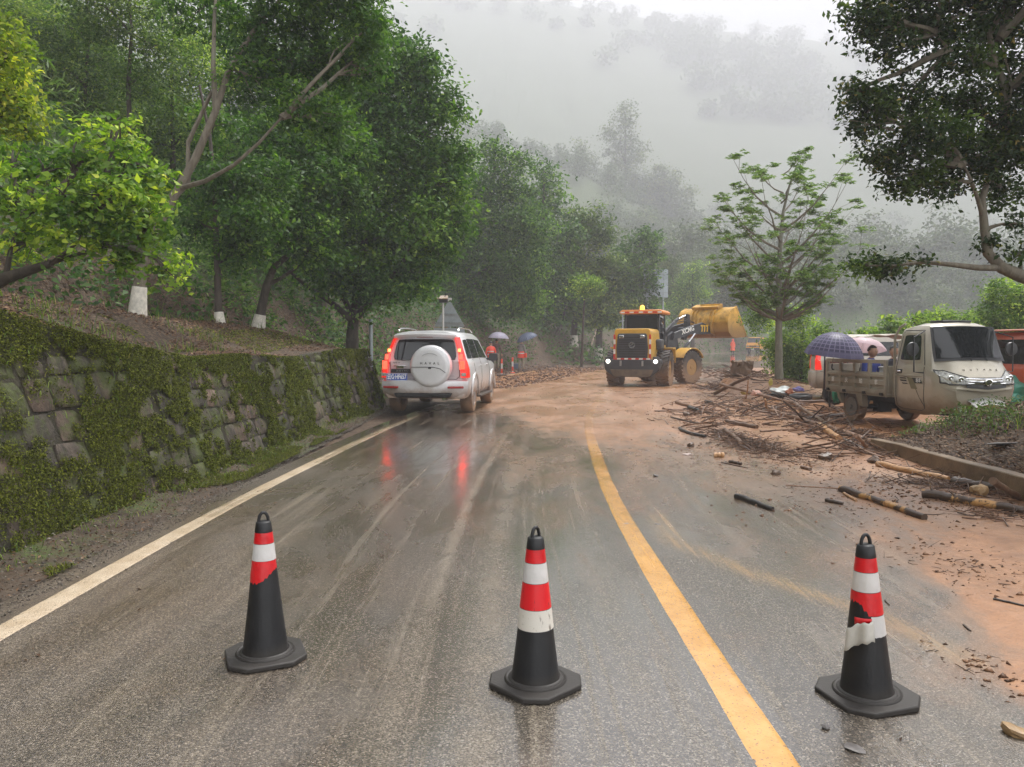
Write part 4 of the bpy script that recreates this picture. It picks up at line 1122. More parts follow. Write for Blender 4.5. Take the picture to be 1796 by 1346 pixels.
def backing_mat():
    t = NT('mossy_mortar'); w = t.n('ShaderNodeNewGeometry').outputs['Position']
    c = t.ramp(t.noise(7, 6, .7, w), [(0.3, (0.020, 0.016, 0.010)), (0.55, (0.045, 0.038, 0.022)), (0.75, (0.055, 0.065, 0.015))])
    t.bs('Base Color', c); t.bs('Roughness', 0.9); t.bs('Normal', t.bump(t.noise(30, 5, .7, w), 1.0, 0.03))
    return t.m
M_STONE, M_BACK = stone_mat(), backing_mat()
def wall_face(y, u):
    """point on the battered face; y along the wall, u height 0..top"""
    x0 = -3.52 + 0.030 * (y - 5.2) + 0.12 * sst(y, 14, 18.3)
    s0 = 0.0
    bulge = 0.05 * math.sin(y * 1.7) + 0.03 * math.sin(y * 3.9 + 1)
    return Vector((x0 - 0.30 * u + bulge * 0.5, y, u + s0))
wall = thing('retaining_wall', 'mossy battered retaining wall of squared stones along the left verge', 'wall', (-3.5, 3.0, 0))
O_W = Vector((-3.5, 3.0, 0))
def build_wall():
    mb = MB(Matrix.Translation(-O_W))
    ys = np.arange(-3, WALL_END + 0.01, 0.35)
    rows = []
    for y in ys:
        T = float(wall_top(y)) + 0.03
        P = [wall_face(y, T * k / 6) for k in range(7)]
        P += [P[-1] + Vector((-0.55, 0, 0.0)), P[-1] + Vector((-0.55, 0, -T - .2)), P[0] + Vector((0, 0, -0.2))]
        rows.append(P)
    mb.grid(rows, cu=True)
    # end cap
    b = len(mb.v) - 10
    mb.f.append(tuple(range(b, b + 10))); mb.mi.append(0)
    mb.build('mortar', M_BACK, wall, smooth=50)
    shapes = []
    for k in range(12):
        r = random.Random(k)
        bm = bmesh.new()
        nx, nz = 4, 4
        g = {}
        corner = [r.uniform(-.06, .06) for _ in range(8)]
        for i in range(nx + 1):
            for j in range(nz + 1):
                a = i / nx * 2 - 1; c = j / nz * 2 - 1
                e = max(abs(a), abs(c))
                rx = a * .5 * (1 - 0.05 * abs(c)**3) + corner[0] * c * .5; rz = c * .5 * (1 - 0.05 * abs(a)**3) + corner[1] * a * .5
                d = 0.5 * (1 - e**4 * 0.7) + r.uniform(-.10, .10)
                g[i, j] = bm.verts.new((rx, d, rz))
        for i in range(nx):
            for j in range(nz):
                bm.faces.new((g[i, j], g[i, j + 1], g[i + 1, j + 1], g[i + 1, j]))
        ring = [(i, 0) for i in range(nx)] + [(nx, j) for j in range(nz)] + [(i, nz) for i in range(nx, 0, -1)] + [(0, j) for j in range(nz, 0, -1)]
        back = {q: bm.verts.new((g[q].co.x * 0.97, -0.6, g[q].co.z * 0.97)) for q in ring}
        for a, b_ in zip(ring, ring[1:] + ring[:1]):
            bm.faces.new((g[a], g[b_], back[b_], back[a]))
        bmesh.ops.recalc_face_normals(bm, faces=bm.faces)
        m = bpy.data.meshes.new('stone'); bm.to_mesh(m); bm.free(); m.shade_smooth(); m.set_sharp_from_angle(angle=R(50)); m.materials.append(M_STONE); shapes.append(m)
    r = random.Random(3); n = 0
    hrow = [0.0]
    while hrow[-1] < 1.5: hrow.append(hrow[-1] + r.uniform(.22, .27))
    for i in range(len(hrow) - 1):
        y = 2.6 + r.uniform(0, .3)
        while y < WALL_END - 0.05:
            w = r.uniform(.27, .50)
            if y + w > WALL_END: w = WALL_END - y
            T = float(wall_top(y + w / 2))
            if T > 1.42: T = 1.42 - .05 * r.random()
            h0, h1 = hrow[i] + .03 * math.sin(y * 1.3 + i), min(hrow[i + 1] + .03 * math.sin(y * 1.3 + i + 1), T)
            if h1 - h0 > .10 and n < 300 and w > .12:
                if not (y < 5.5 and r.random() < .35):
                    c = wall_face(y + w / 2, (h0 + h1) / 2)
                    o = link('stone', shapes[r.randrange(12)], wall)
                    out = Vector((1, 0, 0.30)).normalized()
                    ya = Vector((-0.03, -1, 0)).normalized()
                    M = Matrix((ya, out, ya.cross(out))).transposed().to_4x4()
                    M = M @ Matrix.Rotation(r.uniform(-.06, .06), 4, 'Y')
                    dep = r.uniform(.035, .07)
                    M = M @ Matrix.Diagonal((w - .016, dep, (h1 - h0) * 1.04 - .016, 1))
                    M.translation = c - O_W + out * r.uniform(-.014, .016)
                    o.matrix_local = M
                    n += 1
            y += w
    return n
print('stones', build_wall())
def wall_moss():
    n = 520000
    y = 2.4 + (WALL_END - 2.4) * rng.random(n)**1.25
    T = wall_top(y) + .04; u = rng.random(n) * T
    near = 1 - sst(y, 7, 13)
    k = (fbm(y * 1.9, u * 2.3 + 7, 5, 40) * .55 + fbm(y * 8, u * 11, 3, 3) * .45 + 0.045 * near + 0.10 * sst(u / T, .80, 1) + .04 * (1 - sst(u / T, 0, .25)) + .14 * sst(u, 1.32, 1.5) + .045 * rng.normal(size=n)) > 0.565
    y, u = y[k], u[k]
    x0 = -3.52 + 0.030 * (y - 5.2) + 0.12 * sst(y, 14, 18.3)
    x = x0 - 0.30 * u + .5 * (0.05 * np.sin(y * 1.7) + 0.03 * np.sin(y * 3.9 + 1)) + 0.035 + 0.028 * rng.random(len(y))**2
    P = np.stack([x, y, u + 0.01], 1)
    N = rng.normal(size=P.shape) * .5 + np.array([.8, 0, .5])
    V, F = leaves_np(P, N, (0.009 + 0.0014 * y) * (0.6 + .8 * rng.random(len(y))), .7)
    tag(link('wall_moss', np_mesh('wall_moss', V, F, [LM_MOSS])), 'cushions of green moss growing over the stone retaining wall', 'moss', kind='stuff')
    # weeds rooted in the joints
    m = 900
    y = 3 + 14 * rng.random(m); T = wall_top(y); u = rng.random(m)**.6 * T
    x0 = -3.52 + 0.030 * (y - 5.2)
    P = np.stack([x0 - .30 * u + .05, y, u], 1)
    blades(P, .05 + .10 * rng.random(m), 0.006 + 0 * y, 1.2, LM_GRASS, 'joint_weeds', 'small weeds sprouting from the joints of the stone wall')
wall_moss()
# strip of grass and dirt at the wall foot
def verge():
    t = NT('dirt_verge'); w = t.pos()
    n = t.noise(4, 7, .7, w)
    c = t.ramp(n, [(0.3, (0.028, 0.019, 0.011)), (0.55, (0.072, 0.048, 0.029)), (0.75, (0.115, 0.082, 0.052))])
    g = t.mr(t.math('ADD', t.noise(1.2, 5, .65, w), t.math('MULTIPLY', t.noise(25, 3, .7, w), .3)), 0.64, 0.82)
    c = t.mix(g, c, t.ramp(t.noise(60, 3, .7, w), [(0.3, (0.030, 0.050, 0.008)), (0.7, (0.085, 0.115, 0.02))]))
    t.bs('Base Color', c); t.bs('Roughness', .7); t.bs('Normal', t.bump(t.noise(40, 5, .7, w), .8, .02))
    xs = np.linspace(0, 1, 9); ys = np.arange(-3, 19.5, .12)
    X0 = -2.985 + 0.006 * ys; X1 = -3.60 + 0.03 * (ys - 5.2)
    U, Y = np.meshgrid(xs, ys)
    X = X0[:, None] * (1 - U) + X1[:, None] * U
    X[:, 0] += (fbm(ys * 2.5, ys * 0, 4, 8) - .5) * .22
    Z = 0.012 + .05 * U**2 + (fbm(X * 7, Y * 7, 3, 2) - .5) * .035 - .03 * (U < .01)
    idx = np.arange(X.size).reshape(X.shape)
    F = np.stack([idx[:-1, :-1], idx[:-1, 1:], idx[1:, 1:], idx[1:, :-1]], -1).reshape(-1, 4)
    tag(link('verge', np_mesh('verge', np.stack([X.ravel(), Y.ravel(), Z.ravel()], 1), F, [t.m], smooth=True)), kind='structure')
verge()
n_ = 90000
yv = 2.5 + 16 * rng.random(n_); uv_ = rng.random(n_)
mk = fbm(yv * 1.1, uv_ * 1.3 + 4, 4, 61) + .25 * np.exp(-((yv - 9.5) / 2.2)**2) > .60
yv, uv_ = yv[mk], uv_[mk]
xv = (-2.97 + .006 * yv) * (1 - uv_) + (-3.52 + .03 * (yv - 5.2)) * uv_
blades(np.stack([xv, yv, .02 + .04 * uv_**2], 1), .015 + .04 * rng.random(len(yv)), .006 + 0 * yv, .9, LM_MOSS, 'verge_moss', 'low moss and grass growing on the dirt strip at the wall foot', 'moss', seg=1)
# small loose gravel beside the edge of the asphalt
def gravel(name, label, n, pos, size, mat, cat='gravel', flat=.6):
    """many small angular stones as one scatter"""
    base = np.array([(1, 0, 0), (-.5, .87, 0), (-.5, -.87, 0), (.1, .1, .8), (0, 0, -.5)])
    tri = np.array([(0, 1, 3), (1, 2, 3), (2, 0, 3), (1, 0, 4), (2, 1, 4), (0, 2, 4)])
    P = pos(n); n = len(P)
    s = size * (0.4 + 1.2 * rng.random(n)**2)
    a = rng.random(n) * 6.28
    B = base[None] * (1 + .35 * rng.normal(size=(n, 5, 1)))
    ca, sa = np.cos(a)[:, None], np.sin(a)[:, None]
    X = B[..., 0] * ca - B[..., 1] * sa; Y = B[..., 0] * sa + B[..., 1] * ca
    V = np.stack([X * s[:, None], Y * s[:, None] * .8, B[..., 2] * s[:, None] * flat], -1) + P[:, None] + np.array([0, 0, 1])[None, None] * (s * .15)[:, None, None]
    F = (tri[None] + (np.arange(n) * 5)[:, None, None]).reshape(-1, 3)
    return tag(link(name, np_mesh(name, V.reshape(-1, 3), F, [mat])), label, cat, kind='stuff')
M_GRAVEL = leaf_mat('gravel_stone', [(0, (0.03, 0.026, 0.022)), (0.5, (0.10, 0.085, 0.07)), (1, (0.26, 0.23, 0.19))], 0.0, rough=.5)
M_MUDCLOD = leaf_mat('mud_clods', [(0, (0.045, 0.022, 0.012)), (0.5, (0.12, 0.062, 0.034)), (1, (0.28, 0.16, 0.095))], 0.0, rough=.45)
gravel('edge_gravel', 'loose gravel between the white edge line and the dirt verge', 7000, lambda n: np.stack([-2.80 - .22 * rng.random(n), 2.4 + 15 * rng.random(n), np.full(n, .004)], 1), .008, M_GRAVEL)
# ================================================================== DEBRIS
def wood_mat(name, stops, bark=None, bthr=.5):
    t = NT(name); p = t.mapping(t.pos(), (22, 22, 3))
    n = t.noise(1, 6, .7, p, .6)
    c = t.ramp(n, stops)
    if bark:
        b = t.noise(3.2, 5, .65, t.mapping(t.pos(), (1, 1, 1)))
        c = t.mix(t.mr(b, bthr, bthr + .05), c, t.ramp(n, [(0.3, bark), (0.7, tuple(k * 2.3 for k in bark))]))
    t.bs('Base Color', c); t.bs('Roughness', .38); t.bs('Normal', t.bump(n, .6, .01))
    return t.m
WD_PALE = wood_mat('peeled_wood', [(0.3, (0.26, 0.13, 0.055)), (0.7, (0.50, 0.28, 0.12))])
WD_BARK = wood_mat('patchy_bark_log', [(0.3, (0.30, 0.15, 0.05)), (0.7, (0.55, 0.31, 0.11))], (0.030, 0.017, 0.010), .46)
WD_DARK = wood_mat('wet_dark_wood', [(0.3, (0.020, 0.012, 0.008)), (0.7, (0.070, 0.042, 0.026))])
WD_BLACK = wood_mat('charred_wood', [(0.3, (0.008, 0.007, 0.007)), (0.7, (0.030, 0.024, 0.020))])
WD_MUD = wood_mat('mud_coated_wood', [(0.3, (0.11, 0.055, 0.030)), (0.7, (0.30, 0.17, 0.10))])
WD_MUD2 = wood_mat('brown_wet_wood', [(0.3, (0.055, 0.028, 0.016)), (0.7, (0.17, 0.092, 0.052))])
def log(px0, py0, px1, py1, rad, mat, name, label, cat='log', z0=None, z1=None, bend=.02, n=9, taper=.85, stubs=0, side=10):
    a = G(px0, py0); b = G(px1, py1)
    # ray through the pixel that meets the ground a little below the log
    a.z = (TZr(a.x, a.y) + rad * .75) if z0 is None else z0
    b.z = (TZr(b.x, b.y) + rad * .75 * taper) if z1 is None else z1
    if z0: a = G(px0, py0, z0)
    if z1: b = G(px1, py1, z1)
    L = (b - a).length; d = (b - a).normalized(); sd = Vector((-d.y, d.x, 0))
    r = random.Random(int(px0 * 7 + py1))
    w1, w2 = r.uniform(-1, 1), r.uniform(0, 6.28)
    pts = [a.lerp(b, i / (n - 1)) + sd * (L * bend * math.sin(math.pi * i / (n - 1)) * w1 + rad * .25 * math.sin(i * 1.9 + w2)) + Vector((0, 0, rad * .12 * math.sin(i * 2.3 + w2))) for i in range(n)]
    rr = [rad * (1 - (1 - taper) * i / (n - 1)) * r.uniform(.9, 1.1) for i in range(n)]
    M = Matrix.Translation(-a)
    mb = MB(M); mb.tube(pts, rr, side)
    for q in range(stubs):
        i = r.randrange(1, n - 1)
        v = Vector((r.uniform(-1, 1), r.uniform(-1, 1), r.uniform(.1, .8))).normalized()
        mb.tube([pts[i], pts[i] + v * rad * r.uniform(1.5, 3)], [rad * .3, rad * .12], 5)
    o = mb.build(name, mat, smooth=50, fix=False)
    o.location = a
    return tag(o, label, cat)
def TZr(x, y):
    """drivable surface / terrain height under debris"""
    s, t = road_st(np.array([x]), np.array([y]))
    if -3.9 < s[0] < 4.25: return float(road_z(x, y))
    return TZ(x, y)
# --- big single pieces, near to far
log(1476, 862, 1620, 912, .036, WD_BARK, 'log', 'long patchy bark log lying alone on the asphalt left of the kerb', stubs=4, n=12)
log(1378, 852, 1474, 858, .007, WD_MUD, 'stick', 'thin pale stick pointing left from the end of the lone patchy log', 'stick')
log(1480, 868, 1502, 880, .016, WD_PALE, 'split_wood', 'short peeled splinter under the left end of the lone patchy log', 'wood')
log(1620, 872, 1796, 902, .046, WD_BARK, 'log', 'thick yellow and black log running off the right edge of the photo', stubs=3, n=12)
log(1292, 874, 1354, 896, .030, WD_BLACK, 'charred_plank', 'black charred piece of wood alone on the asphalt of the right lane', 'wood', taper=.7)
log(1540, 818, 1662, 844, .040, WD_PALE, 'log', 'smooth peeled log half sunk in the mud in front of the concrete kerb')
log(1672, 852, 1750, 862, .055, WD_DARK, 'log', 'short dark wet log behind the yellow and black log')
log(1740, 843, 1790, 878, .035, WD_MUD2, 'log', 'brown pole leaning down off the kerb at the right edge', z0=.24)
log(1345, 722, 1545, 783, .050, WD_MUD, 'pole', 'very long mud coated pole crossing the debris below the tricycle rear wheel', 'pole', n=12)
log(1440, 750, 1470, 772, .055, WD_PALE, 'log', 'peeled orange log end sticking out left of the weedy bank', taper=.9)
log(1372, 700, 1470, 762, .050, WD_MUD2, 'pole', 'brown pole lying just behind the longest mud coated pole', 'pole')
log(1262, 674, 1404, 712, .045, WD_MUD, 'pole', 'pinkish pole running from the trash heap to the worn tyre', 'pole', z0=.32, n=10)
log(1253, 692, 1316, 660, .055, WD_MUD2, 'log', 'thick brown log propped up against the broken earth block', z1=.62)
log(1248, 680, 1290, 672, .04, WD_MUD2, 'log', 'short brown log left of the propped log')
log(1308, 700, 1312, 668, .022, WD_PALE, 'stake', 'pale stake standing upright in the trash heap', 'stake', z1=.55)
log(1345, 722, 1342, 700, .03, WD_PALE, 'stake', 'pale forked stake standing where the long pole begins', 'stake', z1=.30)
log(1375, 705, 1412, 742, .020, WD_DARK, 'branch', 'thin dark branch leaning over the poles near the worn tyre', 'branch', z0=.5)
log(1395, 706, 1450, 707, .035, WD_MUD2, 'log', 'brown log lying behind the worn tyre toward the parked van')
log(1392, 735, 1560, 720, .022, WD_DARK, 'branch', 'long thin dark branch beneath the tailboard of the tricycle', 'branch')
log(1412, 738, 1500, 730, .045, WD_DARK, 'log', 'dark wet log in front of the tricycle rear wheel')
log(1415, 742, 1446, 712, .016, WD_DARK, 'stick', 'dark stick leaning toward the van bumper', 'stick', z1=.35)
log(1300, 704, 1300, 712, .05, WD_MUD2, 'chunk', 'short wood chunk at the foot of the trash heap', 'wood')
log(1186, 708, 1245, 722, .050, WD_MUD, 'plank', 'orange brown split trunk lying farthest left in the debris', 'log', taper=.6)
log(1208, 718, 1228, 724, .05, WD_BLACK, 'log', 'stubby grey black log just below the split trunk')
log(1238, 707, 1248, 709, .05, WD_BLACK, 'log', 'small black log right of the split trunk')
log(1275, 742, 1328, 752, .042, WD_MUD2, 'log', 'knobbly brown log in the middle of the flowing mud')
log(1252, 802, 1268, 802, .036, WD_PALE, 'log', 'short sawn orange log standing in the shallow water', taper=1.0)
log(1265, 812, 1312, 822, .008, WD_DARK, 'stick', 'thin dark stick beside the short sawn log', 'stick')
log(1280, 812, 1300, 816, .022, WD_DARK, 'stick', 'stubby dark stick right of the short sawn log', 'stick')
log(1192, 754, 1238, 768, .030, WD_BLACK, 'branch', 'twisted black branch in the shallow water left of the twig heap', 'branch', bend=.1)
log(1270, 758, 1300, 782, .045, WD_MUD2, 'log', 'short log leading into the twig heap')
log(1448, 880, 1478, 886, .020, WD_DARK, 'stick', 'short wet black stick above the middle of the right lane', 'stick')
log(1406, 822, 1422, 826, .022, WD_MUD2, 'stick', 'small red brown stick in the thin mud right of the twig heap', 'stick')
log(1552, 1054, 1560, 1062, .004, WD_DARK, 'stick', 'tiny dark stick on the wet asphalt left of the gritty mud edge', 'stick')
log(1742, 1052, 1796, 1064, .007, WD_BLACK, 'stick', 'thin black stick on the gritty mud at the right edge', 'stick')
log(1690, 1098, 1702, 1108, .006, WD_DARK, 'stick', 'little broken twig at the gritty mud edge', 'stick')
log(1500, 764, 1520, 788, .03, WD_MUD, 'root', 'pale root hanging down the bank left of the kerb', 'root', z0=.3)
log(888, 660, 940, 653, .045, WD_PALE, 'pole', 'pale pole lying behind the bollards at the foot of the mud slide', 'pole')
log(872, 660, 918, 656, .05, WD_DARK, 'log', 'dark log lying along the foot of the two bollards')
log(975, 632, 1020, 628, .09, WD_PALE, 'log', 'pale log resting on the mud slide below the limed trees', z0=None)
log(1020, 640, 1045, 634, .08, WD_MUD, 'log', 'brown log on the mud slide nearest the loader')
log(1500, 757, 1440, 700, .03, WD_MUD2, 'branch', 'brown branch running back toward the van from the peeled log end', 'branch')
# --- rocks and clods
def rock(px, py, size, mat, label, name='rock', flat=.7, z=None):
    r = random.Random(int(px + py))
    bm = bmesh.new(); bmesh.ops.create_icosphere(bm, subdivisions=2, radius=1)
    ph = [r.uniform(0, 6) for _ in range(6)]
    for v in bm.verts:
        k = 1 + .18 * math.sin(v.co.x * 3.1 + ph[0]) + .16 * math.sin(v.co.y * 3.7 + ph[1]) + .14 * math.sin(v.co.z * 4.1 + ph[2]) + r.uniform(-.07, .07)
        v.co = Vector((v.co.x * k, v.co.y * k * .85, v.co.z * k * flat)) * size
    me = bpy.data.meshes.new(name); bm.to_mesh(me); bm.free(); me.materials.append(mat); me.shade_smooth(); me.set_sharp_from_angle(angle=R(28))
    g = G(px, py, 0); o = link(name, me); o.location = (g.x, g.y, TZr(g.x, g.y) + size * flat * .45 if z is None else z)
    o.rotation_euler = (r.uniform(-.3, .3), r.uniform(-.3, .3), r.uniform(0, 6))
    return tag(o, label, 'rock')
RK = simple('wet_mud_rock', (0.095, 0.058, 0.036), .4, var=.6, scale=25, bump=.6, bscale=50)
RK2 = simple('tan_rock', (0.30, 0.19, 0.09), .45, var=.3, scale=12, bump=.5, bscale=40)
RK3 = simple('grey_stone', (0.11, 0.10, 0.095), .45, var=.3, scale=12, bump=.5, bscale=40)
rock(1360, 833, .055, RK, 'brown clod alone on the asphalt below the twig heap')
rock(1212, 784, .062, RK, 'round brown clod left of the short sawn log')
rock(1204, 730, .085, RK, 'large brown clod at the left tip of the debris')
rock(1448, 806, .085, RK, 'brown clod in front of the left end of the kerb')
rock(1532, 812, .085, RK, 'dark clod at the left end of the smooth peeled log')
rock(1681, 846, .062, RK, 'dark rounded rock against the kerb')
rock(1716, 868, .085, RK2, 'rounded tan boulder behind the yellow and black log', flat=.85)
rock(1578, 800 + 34, .03, RK, 'small clod below the smooth peeled log')
rock(1600, 770, .045, RK2, 'small tan stone on top of the weedy bank edge')
rock(1276, 722, .06, RK, 'brown clod right of the stubby black log')
rock(1500, 1312, .040, RK3, 'flat grey stone set in the asphalt at the bottom right', flat=.12)
rock(1782, 1290, .050, RK2, 'orange brown chunk at the bottom right corner', flat=.5)
rock(1448, 1278, .018, RK3, 'small dark pebble below the right hand cone')
rock(1096, 920, .028, RK3, 'left of the two dark round spots by the yellow line', flat=.05)
rock(1155, 920, .030, RK3, 'right of the two dark round spots by the yellow line', flat=.05)
rock(1150, 836, .025, RK3, 'small dark lump right of the start of the yellow line')
rock(1760, 832, .14, RK3, 'flat grey slab lying on the bank above the kerb', 'slab', flat=.10, z=.36)
rock(362, 608, .10, RK3, 'flat grey stone on the leaf litter above the wall', flat=.3, z=TZ(G(362, 608, 1.45).x * 1, 12) + .0)
bpy.data.objects[-1] if False else None
# --- twig heaps: nobody could count these
def twig_heap(name, label, spots, n, Lr, rr, mats, cat='twigs'):
    per = 5
    V = []; F = []; MI = []; b = 0
    tot = sum(s[4] for s in spots)
    for px, py, rx, ry, w, h in spots:
        g = G(px, py)
        m = int(n * w / tot)
        ex = rx * g.y / FPX; ey = ry * (g.y**2) / (FPX * CAMH)
        for i in range(m):
            a = random.gauss(0, .45); c = random.gauss(0, .45)
            x, y = g.x + a * ex, g.y + c * ey
            k = math.exp(-(a * a + c * c) * 1.6)
            z = TZr(x, y) + h * (.62 if h < .3 else 1) * k * random.random() + rr * .6
            L = random.uniform(*Lr) * (1.6 if random.random() < .1 else 1); th = random.gauss(0.1, 1.0)
            d = Vector((math.cos(th), math.sin(th), random.gauss(0, .24)))
            r_ = rr * random.uniform(.5, 1.6)
            p0 = Vector((x, y, z)) - d * L / 2; sd = Vector((-d.y, d.x, 0)).normalized(); up = Vector((0, 0, 1))
            p0.z = max(p0.z, TZr(x, y) + r_ * .5)
            kink = sd * random.gauss(0, .06) * L
            ring = []
            for q, pt in enumerate((p0, p0 + d * L * .5 + kink, p0 + d * L)):
                s_ = r_ * (1, .85, .45)[q]
                pt.z = max(pt.z, TZr(x, y) + .3 * r_)
                ring.append([pt + sd * s_, pt - sd * s_ * .5 + up * s_ * .87, pt - sd * s_ * .5 - up * s_ * .87])
            for rg in ring: V += [tuple(v) for v in rg]
            for q in range(2):
                for e in range(3):
                    F.append((b + q * 3 + e, b + q * 3 + (e + 1) % 3, b + q * 3 + 3 + (e + 1) % 3, b + q * 3 + 3 + e)); MI.append(i % len(mats))
            b += 9
    o = link(name, np_mesh(name, np.array(V), np.array(F), mats, midx=MI))
    return tag(o, label, cat, kind='stuff')
WM = [WD_MUD2, WD_MUD2, WD_MUD, WD_DARK, WD_MUD2]
twig_heap('twig_heap', 'heap of broken twigs and bark in the shallow muddy water', [(1300, 775, 62, 22, 3, .10), (1330, 785, 50, 14, 3, .12), (1265, 762, 40, 14, 1.5, .06), (1380, 796, 40, 10, .8, .04), (1290, 768, 90, 30, .6, .02)], 700, (.06, .26), .006, WM)
twig_heap('driftwood_debris', 'tangled washed up sticks and bark along the edge of the parking ground', [(1350, 690, 110, 18, 5, .14), (1300, 720, 110, 22, 4, .10), (1420, 735, 100, 26, 4.5, .10), (1470, 762, 80, 20, 4, .10), (1500, 788, 60, 14, 2, .06), (1240, 730, 60, 14, 2, .07), (1380, 715, 90, 20, 3, .1), (1230, 745, 70, 12, .8, .02), (1450, 800, 60, 10, .5, .03)], 680, (.10, .70), .012, [WD_MUD2, WD_MUD, WD_MUD, WD_DARK, WD_MUD2])
twig_heap('brushwood', 'brushwood piled against the broken earth block by the tiered tree', [(1275, 660, 26, 10, 3, .75), (1300, 675, 40, 10, 3, .35), (1260, 678, 34, 6, 1.5, .2), (1330, 660, 40, 10, 2, .45)], 420, (.3, 1.2), .016, WM, 'brushwood')
twig_heap('kerb_twigs', 'twigs and roots caught along the concrete kerb', [(1690, 858, 90, 16, 3, .06), (1760, 862, 50, 22, 2, .08), (1600, 848, 70, 10, 1, .02), (1740, 905, 80, 16, .8, .01), (1560, 800, 40, 10, 1, .05)], 420, (.05, .30), .005, WM)
twig_heap('scattered_twigs', 'tiny twigs scattered over the muddy asphalt at the right', [(1690, 990, 160, 50, 3, 0), (1450, 880, 200, 40, 3, 0), (1250, 820, 150, 30, 2, 0), (1700, 1160, 90, 60, 1, 0), (1150, 780, 120, 30, .8, 0)], 300, (.015, .07), .0022, [WD_DARK, WD_MUD2])
twig_heap('slide_sticks', 'sticks strewn over the mud slide left of the loader', [(960, 640, 70, 7, 2, .25), (1010, 628, 60, 5, 2, .3), (900, 640, 30, 8, 1.5, .15), (1100, 645, 30, 3, .4, .05)], 260, (.3, 1.8), .028, WM)
def road_clods(n):
    out = []
    for px, py, rx, ry, w in [(1700, 1000, 110, 60, 1.1), (1300, 790, 140, 30, 5), (1420, 810, 120, 24, 5), (1230, 735, 80, 18, 6), (1400, 740, 120, 30, 8), (1600, 870, 140, 36, 4), (1450, 900, 200, 60, 1.2), (1740, 1180, 70, 60, .5), (1100, 720, 180, 20, 1.5), (950, 690, 120, 18, 1.5), (1740, 890, 60, 20, 3), (1300, 700, 90, 16, 4)]:
        m = int(n * w / 43); g = G(px, py); ex = rx * g.y / FPX; ey = ry * g.y**2 / (FPX * CAMH)
        x = g.x + rng.normal(size=m) * ex * .5; y = g.y + rng.normal(size=m) * ey * .5
        k = y > 2.2; x, y = x[k], y[k]
        s, t = road_st(x, y)
        z = np.where(s < 4.25, road_z(x, y), terrain_z(x, y))
        out.append(np.stack([x, y, z], 1))
    return np.concatenate(out)
gravel('mud_clods', 'small clods and bark crumbs strewn through the mud', 5200, road_clods, .014, M_MUDCLOD, 'clods', .7)
gravel('slide_clods', 'lumpy red brown earth of the mud slide below the limed trees', 9000, lambda n: (lambda x, y: np.stack([x, y, terrain_z(x, y)], 1)[(road_st(x, y)[0] < -3.4)])(-6 + 16 * rng.random(n), 27 + 24 * rng.random(n)), .07, M_MUDCLOD, 'earth', .7)
# --- bank right of the kerb
P = scatter(60000, 4.9, 11.5, 5.5, 11.9, lambda x, y: (road_st(x, y)[0] > 5.0))
gravel('bank_rubble', 'wet stones and dark earth crumbs covering the right hand bank', 16000, lambda n: P[:n], .026, M_MUDCLOD, 'rubble', .6)
Pg = scatter(14000, 5.2, 11, 6.5, 12.2, lambda x, y: (road_st(x, y)[0] > 4.6), (1.3, .42, 90))
blades(Pg[:4200], .09 + .24 * rng.random(min(4200, len(Pg))), .009 + 0 * rng.random(min(4200, len(Pg))), .9, LM_GRASS, 'bank_weeds', 'tufts of green weeds on the muddy bank in front of the tricycle')
cover('bank_leaves', 'small leafy weeds on the muddy bank in front of the tricycle', 30000, 5.2, 11, 6.5, 12.2, lambda x, y: (road_st(x, y)[0] > 4.7), (1.3, .46, 90), .045, LM_MID, .24)
cover('bank_litter', 'wet dead leaves and bark strewn over the right hand bank', 22000, 4.9, 11.5, 5.5, 12.0, lambda x, y: (road_st(x, y)[0] > 4.1), None, .05, LM_LITTER, .03, .5, 'leaf litter', True)
twig_heap('bank_twigs', 'dead twigs on the bank in front of the tricycle', [(1600, 770, 120, 30, 3, .1), (1700, 800, 120, 30, 3, .1), (1760, 740, 60, 20, 2, .1), (1700, 840, 120, 30, 3, .1), (1560, 780, 60, 16, 2, .1)], 700, (.06, .35), .005, WM)
# --- concrete kerb of the drain
def kerb():
    t = NT('stained_concrete'); w = t.pos()
    c = t.ramp(t.noise(3, 6, .7, w), [(0.3, (0.10, 0.062, 0.030)), (0.7, (0.22, 0.15, 0.085))])
    c = t.mix(t.mr(t.noise(1.5, 5, .7, t.mapping(w, (1, 1, 4))), .5, .7), c, (0.07, 0.045, 0.02))
    t.bs('Base Color', c); t.bs('Roughness', .45); t.bs('Normal', t.bump(t.noise(40, 4, .7, w), .4, .01))
    mb = MB()
    ys = np.arange(1.5, 11.15, .4)
    rows = []
    for y in ys:
        x = 4.90 + .31 * sst(y, 7, 11) * 1.0 + .012 * math.sin(y * 5); h = .20 + .03 * math.sin(y * 1.1) - .05 * float(sst(y, 10, 11.2))
        rows.append([(x, y, -.1), (x, y, h), (x + .13, y, h + .005), (x + .13, y, -.1)])
    mb.grid(rows, cu=True); n = len(mb.v); mb.f += [(0, 1, 2, 3), (n - 1, n - 2, n - 3, n - 4)]; mb.mi += [0, 0]
    o = mb.build('kerb', t.m, smooth=30, bevel=.012)
    tag(o, 'low mud stained concrete kerb holding the weedy bank at the right', 'kerb')
kerb()
